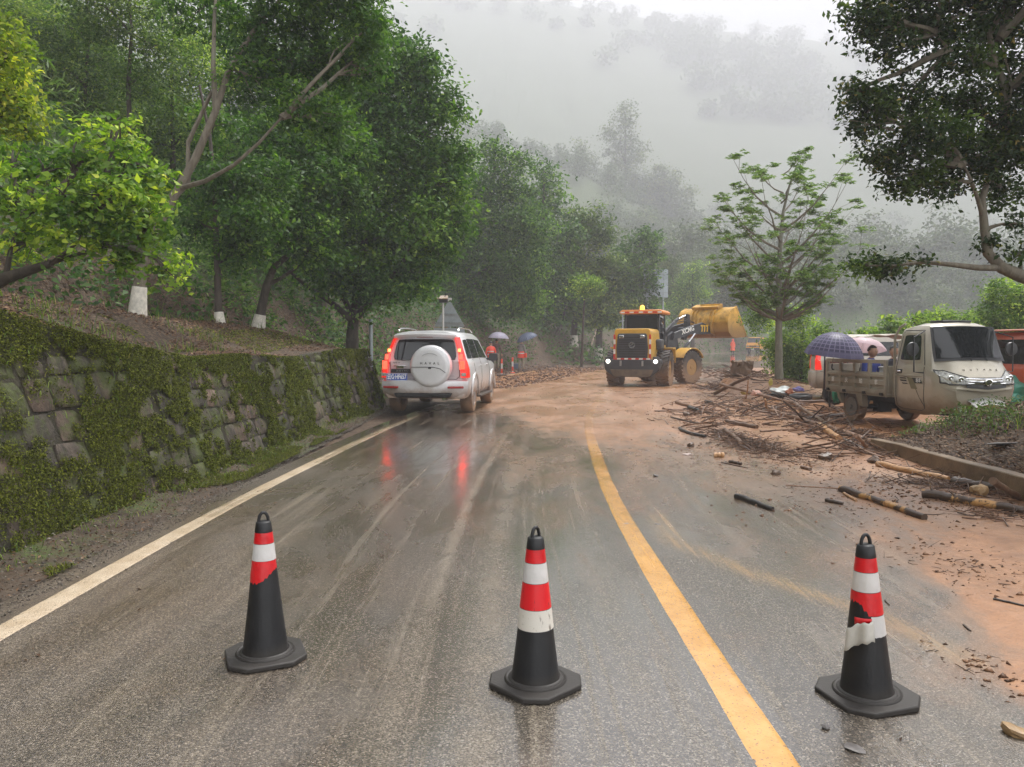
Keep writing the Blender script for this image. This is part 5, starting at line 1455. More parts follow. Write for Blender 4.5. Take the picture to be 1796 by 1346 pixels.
# --- broken earth block by the tree
def earth_block():
    c = Vector(((1300 - 898) / FPX * 26.5, 26.5, 0)); c.z = TZ(c.x, c.y) - .1
    bm = bmesh.new(); bmesh.ops.create_cube(bm, size=1); bmesh.ops.subdivide_edges(bm, edges=bm.edges, cuts=5, use_grid_fill=True)
    r = random.Random(4)
    for v in bm.verts:
        v.co = Vector((v.co.x * .46, v.co.y * .6, v.co.z * .66 + .28)) + Vector((r.uniform(-.06, .06), r.uniform(-.06, .06), r.uniform(-.06, .06)))
        if v.co.z > .8: v.co.x += .08; v.co.z += .12 * math.sin(v.co.x * 6)
    me = bpy.data.meshes.new('earth_block'); bm.to_mesh(me); bm.free()
    me.materials.append(simple('cut_earth', (0.15, 0.095, 0.058), .7, var=.5, scale=5, bump=.8, bscale=18)); me.shade_smooth(); me.set_sharp_from_angle(angle=R(45))
    o = link('earth_block', me); o.location = c; o.rotation_euler = (0, .08, .35)
    tag(o, 'upright broken block of brown earth beside the tiered tree', 'earth block')
earth_block()
# --- tyre, tray, rubbish
M_RUB = simple('black_rubber', (0.022, 0.022, 0.023), .5, var=.3, scale=9, bump=.25, bscale=80, dirt=((0.22, 0.13, 0.075), .8, -.2, .1))
def ring(r0, r1, h, n=12):
    return [(r0 + (r1 - r0) * (.5 - .5 * math.cos(2 * math.pi * k / n)), h / 2 * math.sin(2 * math.pi * k / n)) for k in range(n)]
g = G(1404, 698, .1)
mb = MB(); mb.lathe([(x, z + .085) for x, z in ring(.30, .20, .16)], 36, closed=True); o = mb.build('worn_tyre', M_RUB, smooth=60)
o.location = (g.x, g.y, TZ(g.x, g.y)); o.rotation_euler = (.06, -.04, 0); tag(o, 'worn black tyre lying flat beside the van bumper', 'tyre')
g = G(1370, 696, .1)
mb = MB(); mb.lathe([(.0, .02), (.33, .03), (.38, .10), (.40, .10), (.36, .0), (.0, .0)], 30); o = mb.build('black_basin', M_RUB, smooth=40)
o.location = (g.x, g.y + .3, TZ(g.x, g.y)); tag(o, 'shallow black basin holding rubbish left of the worn tyre', 'basin')
def sack(px, py, z, s, col, label, name='plastic_bag', seed=0, cat='bag', sub=3):
    r = random.Random(seed + px); bm = bmesh.new(); bmesh.ops.create_icosphere(bm, subdivisions=sub, radius=1)
    ph = [r.uniform(0, 6) for _ in range(6)]
    for v in bm.verts:
        k = 1 + .16 * math.sin(v.co.x * 5 + ph[0] + v.co.z * 3) + .14 * math.sin(v.co.y * 6 + ph[1]) + .10 * math.sin(v.co.z * 9 + ph[2] + v.co.x * 4) + r.uniform(-.04, .04)
        v.co = Vector((v.co.x * k * s[0], v.co.y * k * s[1], max(v.co.z, -.75) * k * s[2] + s[2] * .7))
    me = bpy.data.meshes.new(name); bm.to_mesh(me); bm.free(); me.materials.append(simple('sheet_' + name + str(px), col, .35, var=.25, scale=6, bump=.6, bscale=14)); me.shade_smooth(); me.set_sharp_from_angle(angle=R(40))
    g = G(px, py, z); o = link(name, me); o.location = g
    return tag(o, label, cat)
gb = TZ(G(1370, 696, .1).x, G(1370, 696, .1).y)
sack(1370, 692, gb + .10, (.30, .2, .12), (.62, .66, .64), 'crumpled white plastic sheet in the black basin', seed=1)
sack(1385, 692, gb + .12, (.10, .10, .09), (.45, .16, .08), 'red and white food bag in the black basin', seed=2)
sack(1401, 689, gb + .06, (.16, .14, .10), (.20, .17, .42), 'crumpled purple bag between basin and tyre', seed=3)
sack(1326, 694, .12, (.12, .10, .08), (.62, .36, .28), 'pinkish plastic bag in the trash heap', seed=4)
sack(1307, 692, .10, (.14, .10, .05), (.42, .28, .03), 'flat yellow wrapper under the pale stake', seed=5)
sack(1352, 676, gb + .25, (.06, .03, .12), (.50, .42, .10), 'yellow green bottle leaning behind the basin', 'bottle', seed=6, cat='bottle', sub=2)
sack(1205, 798, .0, (.07, .03, .01), (.55, .45, .42), 'limp white scrap of plastic on the wet road left of the sawn log', seed=8)

def road_litter():
    n = 260
    x = -2.9 + 7.2 * rng.random(n); y = 2.4 + 9 * rng.random(n)**1.5
    keep = (rng.random(n) < .25) | (x < -2.2) | (x > 2.6)
    x, y = x[keep], y[keep]
    P = np.stack([x, y, road_z(x, y) + .006], 1)
    N = np.array([0, 0, 1.0]) + .15 * rng.normal(size=P.shape)
    V, F = leaves_np(P, N, .03 * (.5 + rng.random(len(P))), .5)
    tag(link('fallen_leaves', np_mesh('fallen_leaves', V, F, [LM_LITTER])), 'few fallen leaves and bark bits lying on the asphalt', 'leaves', kind='stuff')
road_litter()

def verge_litter():
    n = 5200
    y = 2.4 + 15.5 * rng.random(n)**1.2; u = rng.random(n)
    x = (-2.97 + .006 * y) * (1 - u) + (-3.55 + .03 * (y - 5.2)) * u
    P = np.stack([x, y, .025 + .05 * u**2], 1)
    N = np.array([0, 0, 1.0]) + .35 * rng.normal(size=P.shape)
    V, F = leaves_np(P, N, .026 * (.4 + rng.random(len(P))), .45)
    tag(link('verge_litter', np_mesh('verge_litter', V, F, [LM_LITTER])), 'small dead leaves and crumbs on the dirt strip at the wall foot', 'leaf litter', kind='stuff')
    gravel('verge_gravel', 'small stones scattered over the dirt strip beside the road', 2600, lambda m: (lambda yy, uu: np.stack([(-2.97 + .006 * yy) * (1 - uu) + (-3.5 + .03 * (yy - 5.2)) * uu, yy, .02 + .05 * uu**2], 1))(2.4 + 15 * rng.random(m)**1.2, rng.random(m)), .011, M_GRAVEL)
    yb = 2.6 + 15 * rng.random(900)**1.2; ub = .35 + .65 * rng.random(900)
    blades(np.stack([(-2.97 + .006 * yb) * (1 - ub) + (-3.55 + .03 * (yb - 5.2)) * ub, yb, .03 + .04 * ub**2], 1), .04 + .09 * rng.random(900), .005 + 0 * yb, 1.1, LM_GRASS, 'verge_grass', 'sparse grass tufts at the foot of the stone wall')
verge_litter()
# ================================================================== VEHICLE TOOLS
MUDDIRT = (0.26, 0.155, 0.085)
M_TYRE = simple('tyre_rubber', (0.020, 0.020, 0.021), .55, var=.3, scale=9, bump=.2, bscale=90)
M_TYREMUD = simple('muddy_tyre', (0.045, 0.034, 0.027), .5, var=.4, scale=7, dirt=(MUDDIRT, .9, -.9, .9), bump=.3)
M_RIM = simple('alloy_rim', (0.42, 0.42, 0.43), .3, .9, var=.1, dirt=(MUDDIRT, .5, -.9, .9))
M_BLACK = simple('black_plastic', (0.018, 0.018, 0.019), .4, var=.2)
M_DARK = simple('underbody_dark', (0.012, 0.011, 0.010), .8, var=.2)
M_CHROME = simple('chrome', (0.75, 0.75, 0.76), .12, 1.0, var=.05)
M_GLASS = simple('tinted_glass', (0.012, 0.014, 0.016), .04, var=.1, spec=.6)
M_WTEXT = simple('white_lettering', (0.8, 0.8, 0.78), .5, var=.03)
M_BTEXT = simple('black_lettering', (0.02, 0.02, 0.02), .5, var=.03)
M_LAMPR = simple('red_lamp', (0.45, 0.012, 0.010), .15, var=.1, coat=.8, emit=((1.0, 0.03, 0.015), .10))
M_LAMPON = simple('lit_red_lamp', (0.8, 0.03, 0.02), .2, var=.05, emit=((1.0, 0.04, 0.02), .7))
M_LAMPOR = simple('lit_orange_lamp', (0.9, 0.15, 0.05), .2, var=.05, emit=((1.0, 0.16, 0.05), .7))
M_REFLR = simple('red_reflector', (0.32, 0.012, 0.010), .3, var=.1)
M_HEADL = simple('headlamp_glass', (0.30, 0.30, 0.27), .08, var=.75, scale=26, coat=.8)

class Body:
    """car shell lofted through cross sections; keys: (y, [(x,z) ... from sill to roof centre])"""
    def __init__(s, keys, curve=lambda y, x, z: 0.0):
        s.k = keys; s.curve = curve
        s.ys = [k[0] for k in keys]; s.y0, s.y1 = s.ys[0], s.ys[-1]
    def prof(s, y):
        y = min(max(y, s.y0), s.y1)
        for i in range(len(s.k) - 1):
            if y <= s.ys[i + 1]:
                f = (y - s.ys[i]) / max(1e-6, s.ys[i + 1] - s.ys[i])
                return [(a[0] + (b[0] - a[0]) * f, a[1] + (b[1] - a[1]) * f) for a, b in zip(s.k[i][1], s.k[i + 1][1])]
        return s.k[-1][1]
    def side_x(s, y, z):
        p = s.prof(y)
        for a, b in zip(p[:-1], p[1:]):
            if a[1] <= z <= b[1] and b[1] > a[1]:
                return a[0] + (b[0] - a[0]) * (z - a[1]) / (b[1] - a[1])
        return p[0][0] if z < p[0][1] else 0.0
    def top_z(s, y, x):
        p = s.prof(y)[::-1]; x = abs(x)
        for a, b in zip(p[:-1], p[1:]):
            if a[0] <= x <= b[0] and b[0] > a[0]:
                return a[1] + (b[1] - a[1]) * (x - a[0]) / (b[0] - a[0])
        return p[-1][1]
    def build(s, name, mat, parent, cut=(), sub=0, bevel=0, ny=0):
        rows = []
        ys = sorted(set(list(s.ys) + ([s.y0 + (s.y1 - s.y0) * i / ny for i in range(ny + 1)] if ny else [])))
        for y in ys:
            p = s.prof(y)
            full = [(-x, z) for x, z in p] + [(x, z) for x, z in p[-2::-1]]
            rows.append([(x, y + s.curve(y, x, z), z) for x, z in full])
        mb = MB(); mb.grid(rows, cu=True)
        n = len(rows[0]); N = len(rows)
        h = n // 2
        for base, fl in ((0, False), ((N - 1) * n, True)):
            for j in range(h):
                a, b, c, d = base + j, base + j + 1, base + n - 2 - j, base + n - 1 - j
                q = (a, b, c, d) if b != c else (a, b, d)
                mb.f.append(q if not fl else tuple(reversed(q))); mb.mi.append(0)
        o = mb.build(name, mat, parent, smooth=38, weld=True)
        if cut:
            for c in cut:
                md = o.modifiers.new('cut', 'BOOLEAN'); md.operation = 'DIFFERENCE'; md.solver = 'EXACT'; md.object = c
            dg = bpy.context.evaluated_depsgraph_get(); dg.update()
            me = bpy.data.meshes.new_from_object(o.evaluated_get(dg))
            o.modifiers.clear(); o.data = me
            for c in cut: bpy.data.objects.remove(c)
            me.shade_smooth(); me.set_sharp_from_angle(angle=R(38))
        if bevel:
            bv = o.modifiers.new('bevel', 'BEVEL'); bv.width = bevel; bv.segments = 2; bv.limit_method = 'ANGLE'; bv.angle_limit = R(38)
        return o
    def pt(s, kind, a, b, off):
        if kind == 'R': return (s.side_x(a, b) + off, a, b)
        if kind == 'L': return (-s.side_x(a, b) - off, a, b)
        if kind == 'T': return (a, b, s.top_z(b, a) + off)
        if kind == 'B': return (a, s.y0 + s.curve(s.y0, a, b) - off, b)
        if kind == 'F': return (a, s.y1 + s.curve(s.y1, a, b) + off, b)
    def patch(s, name, kind, c4, mat, parent, off=.006, nu=8, nv=6, thick=.014, rnd=0.0):
        """bilinear patch between 4 corners (a,b) laid on the shell"""
        mb = MB(); s.addpatch(mb, kind, c4, off, nu, nv, thick, rnd)
        return mb.build(name, mat, parent, smooth=45)
    def addpatch(s, mb, kind, c4, off=.006, nu=8, nv=6, thick=.014, rnd=0.0):
        def uv(u, v):
            if rnd:   # round the corners
                uu, vv = u * 2 - 1, v * 2 - 1
                k = rnd * (abs(uu)**4) * (abs(vv)**4)
                uu *= 1 - k; vv *= 1 - k
                u, v = (uu + 1) / 2, (vv + 1) / 2
            (a0, b0), (a1, b1), (a2, b2), (a3, b3) = c4
            return ((a0 * (1 - u) + a1 * u) * (1 - v) + (a3 * (1 - u) + a2 * u) * v, (b0 * (1 - u) + b1 * u) * (1 - v) + (b3 * (1 - u) + b2 * u) * v)
        top = [[s.pt(kind, *uv(i / nu, j / nv), off) for j in range(nv + 1)] for i in range(nu + 1)]
        bot = [[s.pt(kind, *uv(i / nu, j / nv), off - thick) for j in range(nv + 1)] for i in range(nu + 1)]
        mb.grid(top); mb.grid(bot)
        ringi = [(i, 0) for i in range(nu)] + [(nu, j) for j in range(nv)] + [(i, nv) for i in range(nu, 0, -1)] + [(0, j) for j in range(nv, 0, -1)]
        mb.grid([[top[i][j] for i, j in ringi], [bot[i][j] for i, j in ringi]], cu=True)
def cutter(c, r, w):
    mb = MB(); mb.cyl((c[0] - w / 2, c[1], c[2]), (c[0] + w / 2, c[1], c[2]), r, n=40)
    return mb.build('cutter', M_DARK, smooth=0)
def wheel(parent, x, y, r, w, right=True, tyre=None, rimmat=None, spokes=6, lug=0.0, nlug=0, name='wheel', steer=0.0, hub=.62, face=None):
    """wheel part with its rim as a sub-part; axis along local X"""
    sgn = 1 if right else -1
    prof = [(r * hub, -w * .42), (r * .80, -w * .5), (r * .93, -w * .48), (r * .985, -w * .36), (r, 0), (r * .985, w * .36), (r * .93, w * .48), (r * .80, w * .5), (r * hub, w * .42), (r * hub * .96, 0)]
    Rm = Matrix.Rotation(math.pi / 2, 4, 'Y')
    mb = MB(Rm); mb.lathe(prof, 44, closed=True)
    if lug:
        for k in range(nlug):
            th = 2 * math.pi * k / nlug
            for sd in (-1, 1):
                M = Matrix.Rotation(th + (math.pi / nlug if sd > 0 else 0), 4, 'Z')
                bx = MB(Rm @ M)
                bx.box((r * .985, 0, sd * w * .25), (lug * 1.6, r * .12, w * .50), Matrix.Rotation(sd * .5, 4, 'X'))
                mb.v += [], ; mb.v.pop()
                b = len(mb.v); mb.v += bx.v; mb.f += [tuple(b + i for i in f) for f in bx.f]; mb.mi += bx.mi
    o = mb.build(name, tyre or M_TYRE, parent, smooth=35)
    o.location = (x, y, r); o.rotation_euler = (0, 0, steer)
    rb = MB(Rm)
    f = w * .30 * sgn
    rb.lathe([(r * hub * 1.02, f + .04 * sgn), (r * hub * .93, f + .045 * sgn), (r * hub * .88, f - .02 * sgn), (r * hub * .86, f - .10 * sgn)], 36)
    if spokes:
        rb.lathe([(0.0, f + .01 * sgn), (r * .14, f + .02 * sgn), (r * .17, f - .03 * sgn)], 20)
        for k in range(spokes):
            M = Matrix.Rotation(2 * math.pi * k / spokes, 4, 'Z')
            bb = MB(Rm @ M)
            bb.box((r * hub * .52, 0, f - .005 * sgn), (r * hub * .85, r * .13, .03))
            b = len(rb.v); rb.v += bb.v; rb.f += [tuple(b + i for i in q) for q in bb.f]; rb.mi += bb.mi
    else:
        rb.lathe([(r * hub * .9, f - .06 * sgn), (r * hub * .55, f - .05 * sgn), (r * hub * .5, f + .02 * sgn), (r * hub * .25, f + .03 * sgn), (r * hub * .2, f + .07 * sgn), (0.0, f + .07 * sgn)], 32)
    rb.build('rim', rimmat or M_RIM, o, smooth=35)
    if spokes:
        db = MB(Rm); db.lathe([(r * hub * .9, f - .09 * sgn), (0.0, f - .09 * sgn)], 24); db.build('brake_disc', M_DARK, o, smooth=30)
    return o
def seam(mb, body, kind, pts, w=.012, off=.003):
    """thin dark shut line following the shell"""
    P = []
    for (a0, b0), (a1, b1) in zip(pts[:-1], pts[1:]):
        n = max(2, int(math.hypot(a1 - a0, b1 - b0) / .08))
        for i in range(n): P.append(body.pt(kind, a0 + (a1 - a0) * i / n, b0 + (b1 - b0) * i / n, off - .002))
    P.append(body.pt(kind, *pts[-1], off - .002))
    mb.tube(P, w / 2, 5)

# ================================================================== SILVER CAR (seen from behind)
def build_suv():
    pr, pf = G(762, 722), G(812, 704)
    th = R(6.5)
    root = thing('parked_car', 'silver off-road car with spare wheel on its tailgate and lit brake lights', 'car', (-1.77, 17.25, 0), -th)
    paint = simple('silver_paint', (0.64, 0.64, 0.65), .28, .15, var=.04, coat=.5, dirt=(MUDDIRT, .85, .1, .95))
    def P(sc, zt, w0, bz=1.14):
        # half section: sill, lower, waist, belt, window foot, window top, rail, roof
        return [(w0 * .90, .36), (w0 * .975, .48), (w0, .72), (w0 * .99, .98), (w0 * .955, bz), (w0 * .935, bz + .03), (w0 * .935 - (zt - bz) * .26, zt - .13), (w0 * .935 - (zt - bz) * .36, zt - .045), (w0 * .42, zt), (0, zt + .012)]
    keys = [(-.90, P(1, 1.74, .885)), (-.86, P(1, 1.775, .93)), (-.70, P(1, 1.79, .96)), (0.2, P(1, 1.815, .965)), (1.3, P(1, 1.80, .965)), (1.85, P(1, 1.72, .965))]
    h = P(1, 1.19, .955, 1.09); keys += [(2.62, [(a, b) for a, b in h])]
    h2 = P(1, 1.13, .93, 1.02); keys += [(3.35, h2)]
    h3 = P(1, .98, .84, .90); keys += [(3.75, h3)]
    lean = lambda y, x, z: ((max(0, z - 1.14) * .34 + .10 * (abs(x) / .9)**4 * (1 if z < 1.14 else .6) + (.04 if z > .66 else -.03)) if y < -.5 else 0) * (1 if y < -.88 else .85 if y < -.8 else .4 if y < -.6 else 0)
    B = Body(keys, lean)
    arches = [cutter((s * .93, y, .40), .47, .62) for s in (-1, 1) for y in (0, 2.8)]
    B.build('body', paint, root, cut=arches)
    inn = MB(); inn.box((0, 1.4, .62), (1.50, 4.2, .52)); inn.build('underbody', M_DARK, root, smooth=0)
    # arch lips
    for s in (-1, 1):
        for y in (0, 2.8):
            lp = MB(); lp.tube([(s * (B.side_x(y, .8) + .005), y + .47 * math.cos(a), .40 + .47 * math.sin(a)) for a in [R(v) for v in range(-5, 186, 10)]], .022, 6)
            lp.build('wheel_arch', paint, root)
    for s in (-1, 1):
        for y in (0, 2.8):
            wheel(root, s * .80, y, .395, .27, s > 0, M_TYREMUD, M_RIM, 6)
    # tailgate glass, spoiler
    B.patch('rear_window', 'B', [(-.70, 1.17), (.70, 1.17), (.62, 1.62), (-.62, 1.62)], M_GLASS, root, off=.008, rnd=.06)
    mb = MB(); mb.grid([[(x, -.90 + .05 * abs(x / .66)**2 + o_[0], 1.71 + o_[1] - .03 * abs(x / .66)**2) for x in np.linspace(-.66, .66, 13)] for o_ in ((.15, .05), (-.02, .015), (.02, -.04), (.10, -.045))])
    mb.build('spoiler', paint, root)
    mb = MB(); mb.box((0, -.80, 1.665), (.34, .06, .02)); mb.build('high_brake_light', M_REFLR, root, smooth=0)
    # tail lamps
    for s in (-1, 1):
        lp = thing_part('tail_light', root, B, s)
    # side glass on both flanks
    for s, kd in ((1, 'R'), (-1, 'L')):
        B.patch('side_window', kd, [(-.62, 1.20), (-.05, 1.20), (-.05, 1.62), (-.50, 1.60)], M_GLASS, root, off=.006, rnd=.05)
        B.patch('side_window', kd, [(.0, 1.20), (.92, 1.20), (.88, 1.63), (.0, 1.63)], M_GLASS, root, off=.006)
        B.patch('side_window', kd, [(.97, 1.20), (2.12, 1.18), (1.62, 1.60), (.94, 1.63)], M_GLASS, root, off=.006)
        sm = MB()
        seam(sm, B, kd, [(-.0, 1.18), (.0, .95), (.40, .62), (.47, .42)]); seam(sm, B, kd, [(.95, 1.18), (.95, .42)]); seam(sm, B, kd, [(2.15, 1.12), (2.22, .8), (2.22, .42)])
        sm.build('door_seams', M_BLACK, root)
        for y in (.75, 1.75):
            hm = MB(); x = s * (B.side_x(y, 1.03) + .025); hm.box((x, y, 1.03), (.03, .20, .03)); hm.build('door_handle', paint, root, bevel=.01)
        st = MB(); st.box((s * .93, 1.4, .33), (.17, 1.75, .05)); st.build('side_step', M_TYREMUD, root, bevel=.015)
        mr = MB(); mr.box((s * 1.08, 2.02, 1.20), (.24, .10, .19), taper=(.85, .8)); mr.box((s * .95, 2.05, 1.15), (.12, .05, .05))
        mr.build('wing_mirror', M_BLACK, root, bevel=.03)
        rl = MB(); xr = s * .655
        rl.tube([(xr, -.45, 1.80), (xr, -.38, 1.855), (xr, .2, 1.875), (xr, 1.0, 1.865), (xr, 1.35, 1.80)], .020, 8); rl.build('roof_rail', M_CHROME, root)
    # bumper
    bp = MB()
    rows = []
    for x in np.linspace(-.93, .93, 15):
        e = abs(x / .93)**3 * .20
        rows.append([(x * 1.0, -.93 + e, .76), (x * 1.01, -1.03 + e, .73), (x * 1.01, -1.05 + e, .60), (x * .99, -1.01 + e, .46), (x * .93, -.93 + e, .36), (x * .9, -.7, .34), (x * .97, -.7, .76)])
    bp.grid(rows, cu=True); bp.f += [tuple(range(6, -1, -1)), tuple(range(len(bp.v) - 7, len(bp.v)))]; bp.mi += [0, 0]
    bp.build('rear_bumper', paint, root, smooth=50)
    for s in (-1, 1):
        r_ = MB(); r_.box((s * .70, -1.00 , .60), (.34, .05, .045), Matrix.Rotation(s * .18, 4, 'Z')); r_.build('bumper_reflector', M_REFLR, root, smooth=0, bevel=.01)
    sk = MB(); sk.box((0, -1.00, .43), (1.15, .10, .10), taper=(1.1, 1)); sk.build('skid_plate', M_DARK, root, bevel=.03)
    ex = MB(); ex.cyl((.45, -1.02, .36), (.45, -.7, .36), .045); ex.build('exhaust_pipe', M_CHROME, root)
    # tailgate seams, handle
    sm = MB(); seam(sm, B, 'B', [(-.74, .80), (-.76, 1.15)], .014); seam(sm, B, 'B', [(.73, 1.66), (.76, 1.15), (.75, .82), (.68, .765), (-.68, .765), (-.74, .82)], .014)
    sm.build('tailgate_seam', M_BLACK, root)
    hb = MB(); hb.box((-.52, -.91, 1.05), (.28, .04, .03)); hb.box((-.52, -.895, 1.02), (.18, .02, .05)); hb.build('tailgate_handle', M_CHROME, root, bevel=.01)
    st = MB(); st.box((-.46, -.915, .945), (.50, .03, .085)); st.build('trim_strip', M_BLACK, root, bevel=.008)
    pl = MB(); pl.box((-.58, -.955, .815), (.46, .012, .155)); p = pl.build('number_plate', simple('plate_blue', (0.012, 0.06, 0.36), .35, var=.05), root, bevel=.004)
    fr = Mx((-.58, -.9635, .815), (1, 0, 0), (0, 0, 1))
    text_part('plate_lettering', '云G·HF657', .135, M_WTEXT, p, fr, .003, 1.0, .004, sx=.66)
    rim = MB(); rim.tube([(-.80, -.963, .745), (-.36, -.963, .745), (-.36, -.963, .885), (-.80, -.963, .885), (-.80, -.963, .745)], .004, 4); rim.build('plate_border', M_WTEXT, p)
    # spare wheel in a painted cover
    cov = MB(Matrix.Translation((.18, -.90, 1.05)) @ Matrix.Rotation(math.pi / 2, 4, 'X'))
    cov.lathe([(.435, -.02), (.447, .06), (.440, .17), (.415, .215), (.37, .235), (.33, .238), (.20, .250), (0, .255)], 48)
    sc = cov.build('spare_wheel_cover', paint, root, smooth=50)
    yf = -1.155
    g = MB(); g.tube([(.18 - .40, yf + .015, 1.03), (.18 - .1, yf - .006, 1.033), (.18 + .08, yf - .008, 1.03), (.18 + .22, yf + .005, .995), (.18 + .33, yf + .02, .915)], .007, 5); g.build('cover_crease', M_BLACK, sc)
    g = MB(); g.tube([(.18 + .27 * math.cos(a), yf + .002, 1.05 + .27 * math.sin(a)) for a in [R(v) for v in range(55, 128, 6)]], .006, 5); g.build('cover_groove', M_RIM, sc)
    lk = MB(); lk.box((.18, yf - .004, 1.01), (.06, .01, .03)); lk.build('cover_lock', M_BLACK, sc)
    text_part('cover_lettering', 'HAVAL', .07, M_BTEXT, sc, Mx((.18, yf - .006, 1.11), (1, 0, 0), (0, 0, 1)), .004, 2.35, .001)
    text_part('strip_lettering', 'HAVAL', .06, M_RIM, st_child(root, 'trim_strip'), Mx((-.47, -.932, .945), (1, 0, 0), (0, 0, 1)), .003, 1.5)
    text_part('tailgate_badge', '哈弗 H9', .042, M_BTEXT, root, Mx((-.60, -.885, 1.115), (1, 0, 0), (0, 0, 1)), .003)
    text_part('tailgate_badge', 'HAVAL', .035, M_RIM, root, Mx((.60, -.875, .835), (1, 0, 0), (0, 0, 1)), .003)
    return root
def st_child(root, name):
    for c in KIDS[root.name]:
        if c.name.startswith(name): return c
    return root
def thing_part(name, root, B, s):
    o = None
    pts = [(.80, .84), (.80, 1.66)]
    mb = MB()
    # tall lamp wrapping round the rear corner
    def ring(z):
        k = 1 - sst(z, 1.12, 1.30) * .5
        wi = .115 * k + .03
        xo = B.side_x(-.86, z) + .012
        return xo, wi
    rows = []
    for z in np.linspace(.80, 1.66, 16):
        xo, wi = ring(z)
        yb = -.915 + max(0, z - 1.14) * .34 * 1.0
        cz = .02 * math.sin((z - .80) / .86 * math.pi)
        yl = yb + .30 - .16 * sst(z, .85, 1.2)
        rows.append([(s * (xo - wi), yb - .008 - cz, z), (s * (xo - .05), yb + .0 - cz * 1.5, z), (s * (xo + .008), yb + .07, z), (s * (xo + .014), yl, z), (s * (xo - .04), yl + .01, z), (s * (xo - wi), yb + .10, z)])
    mb.grid(rows, cu=True); mb.f += [tuple(range(6)), tuple(range(len(mb.v) - 6, len(mb.v)))]; mb.mi += [0, 0]
    o = mb.build(name, M_LAMPR, root, smooth=50)
    for (z0, z1, m) in ((.98, 1.16, M_LAMPON), (1.18, 1.30, M_LAMPON), (1.345, 1.42, M_LAMPOR)):
        zc = (z0 + z1) / 2; xo, wi = ring(zc)
        yb = -.938 + max(0, zc - 1.14) * .34 - .004
        b = MB(); b.box((s * (xo - wi * .55), yb - .012, zc), (wi * .75, .02, z1 - z0), Matrix.Rotation(-math.atan(.34) if zc > 1.14 else 0, 4, 'X'))
        b.build('lit_element', m, o, bevel=.008)
    xo, wi = ring(.87)
    b = MB(); b.box((s * (xo - wi * .5), -.95, .87), (wi * .7, .02, .07)); b.build('reversing_lens', M_HEADL, o, bevel=.008)
    return o
build_suv()

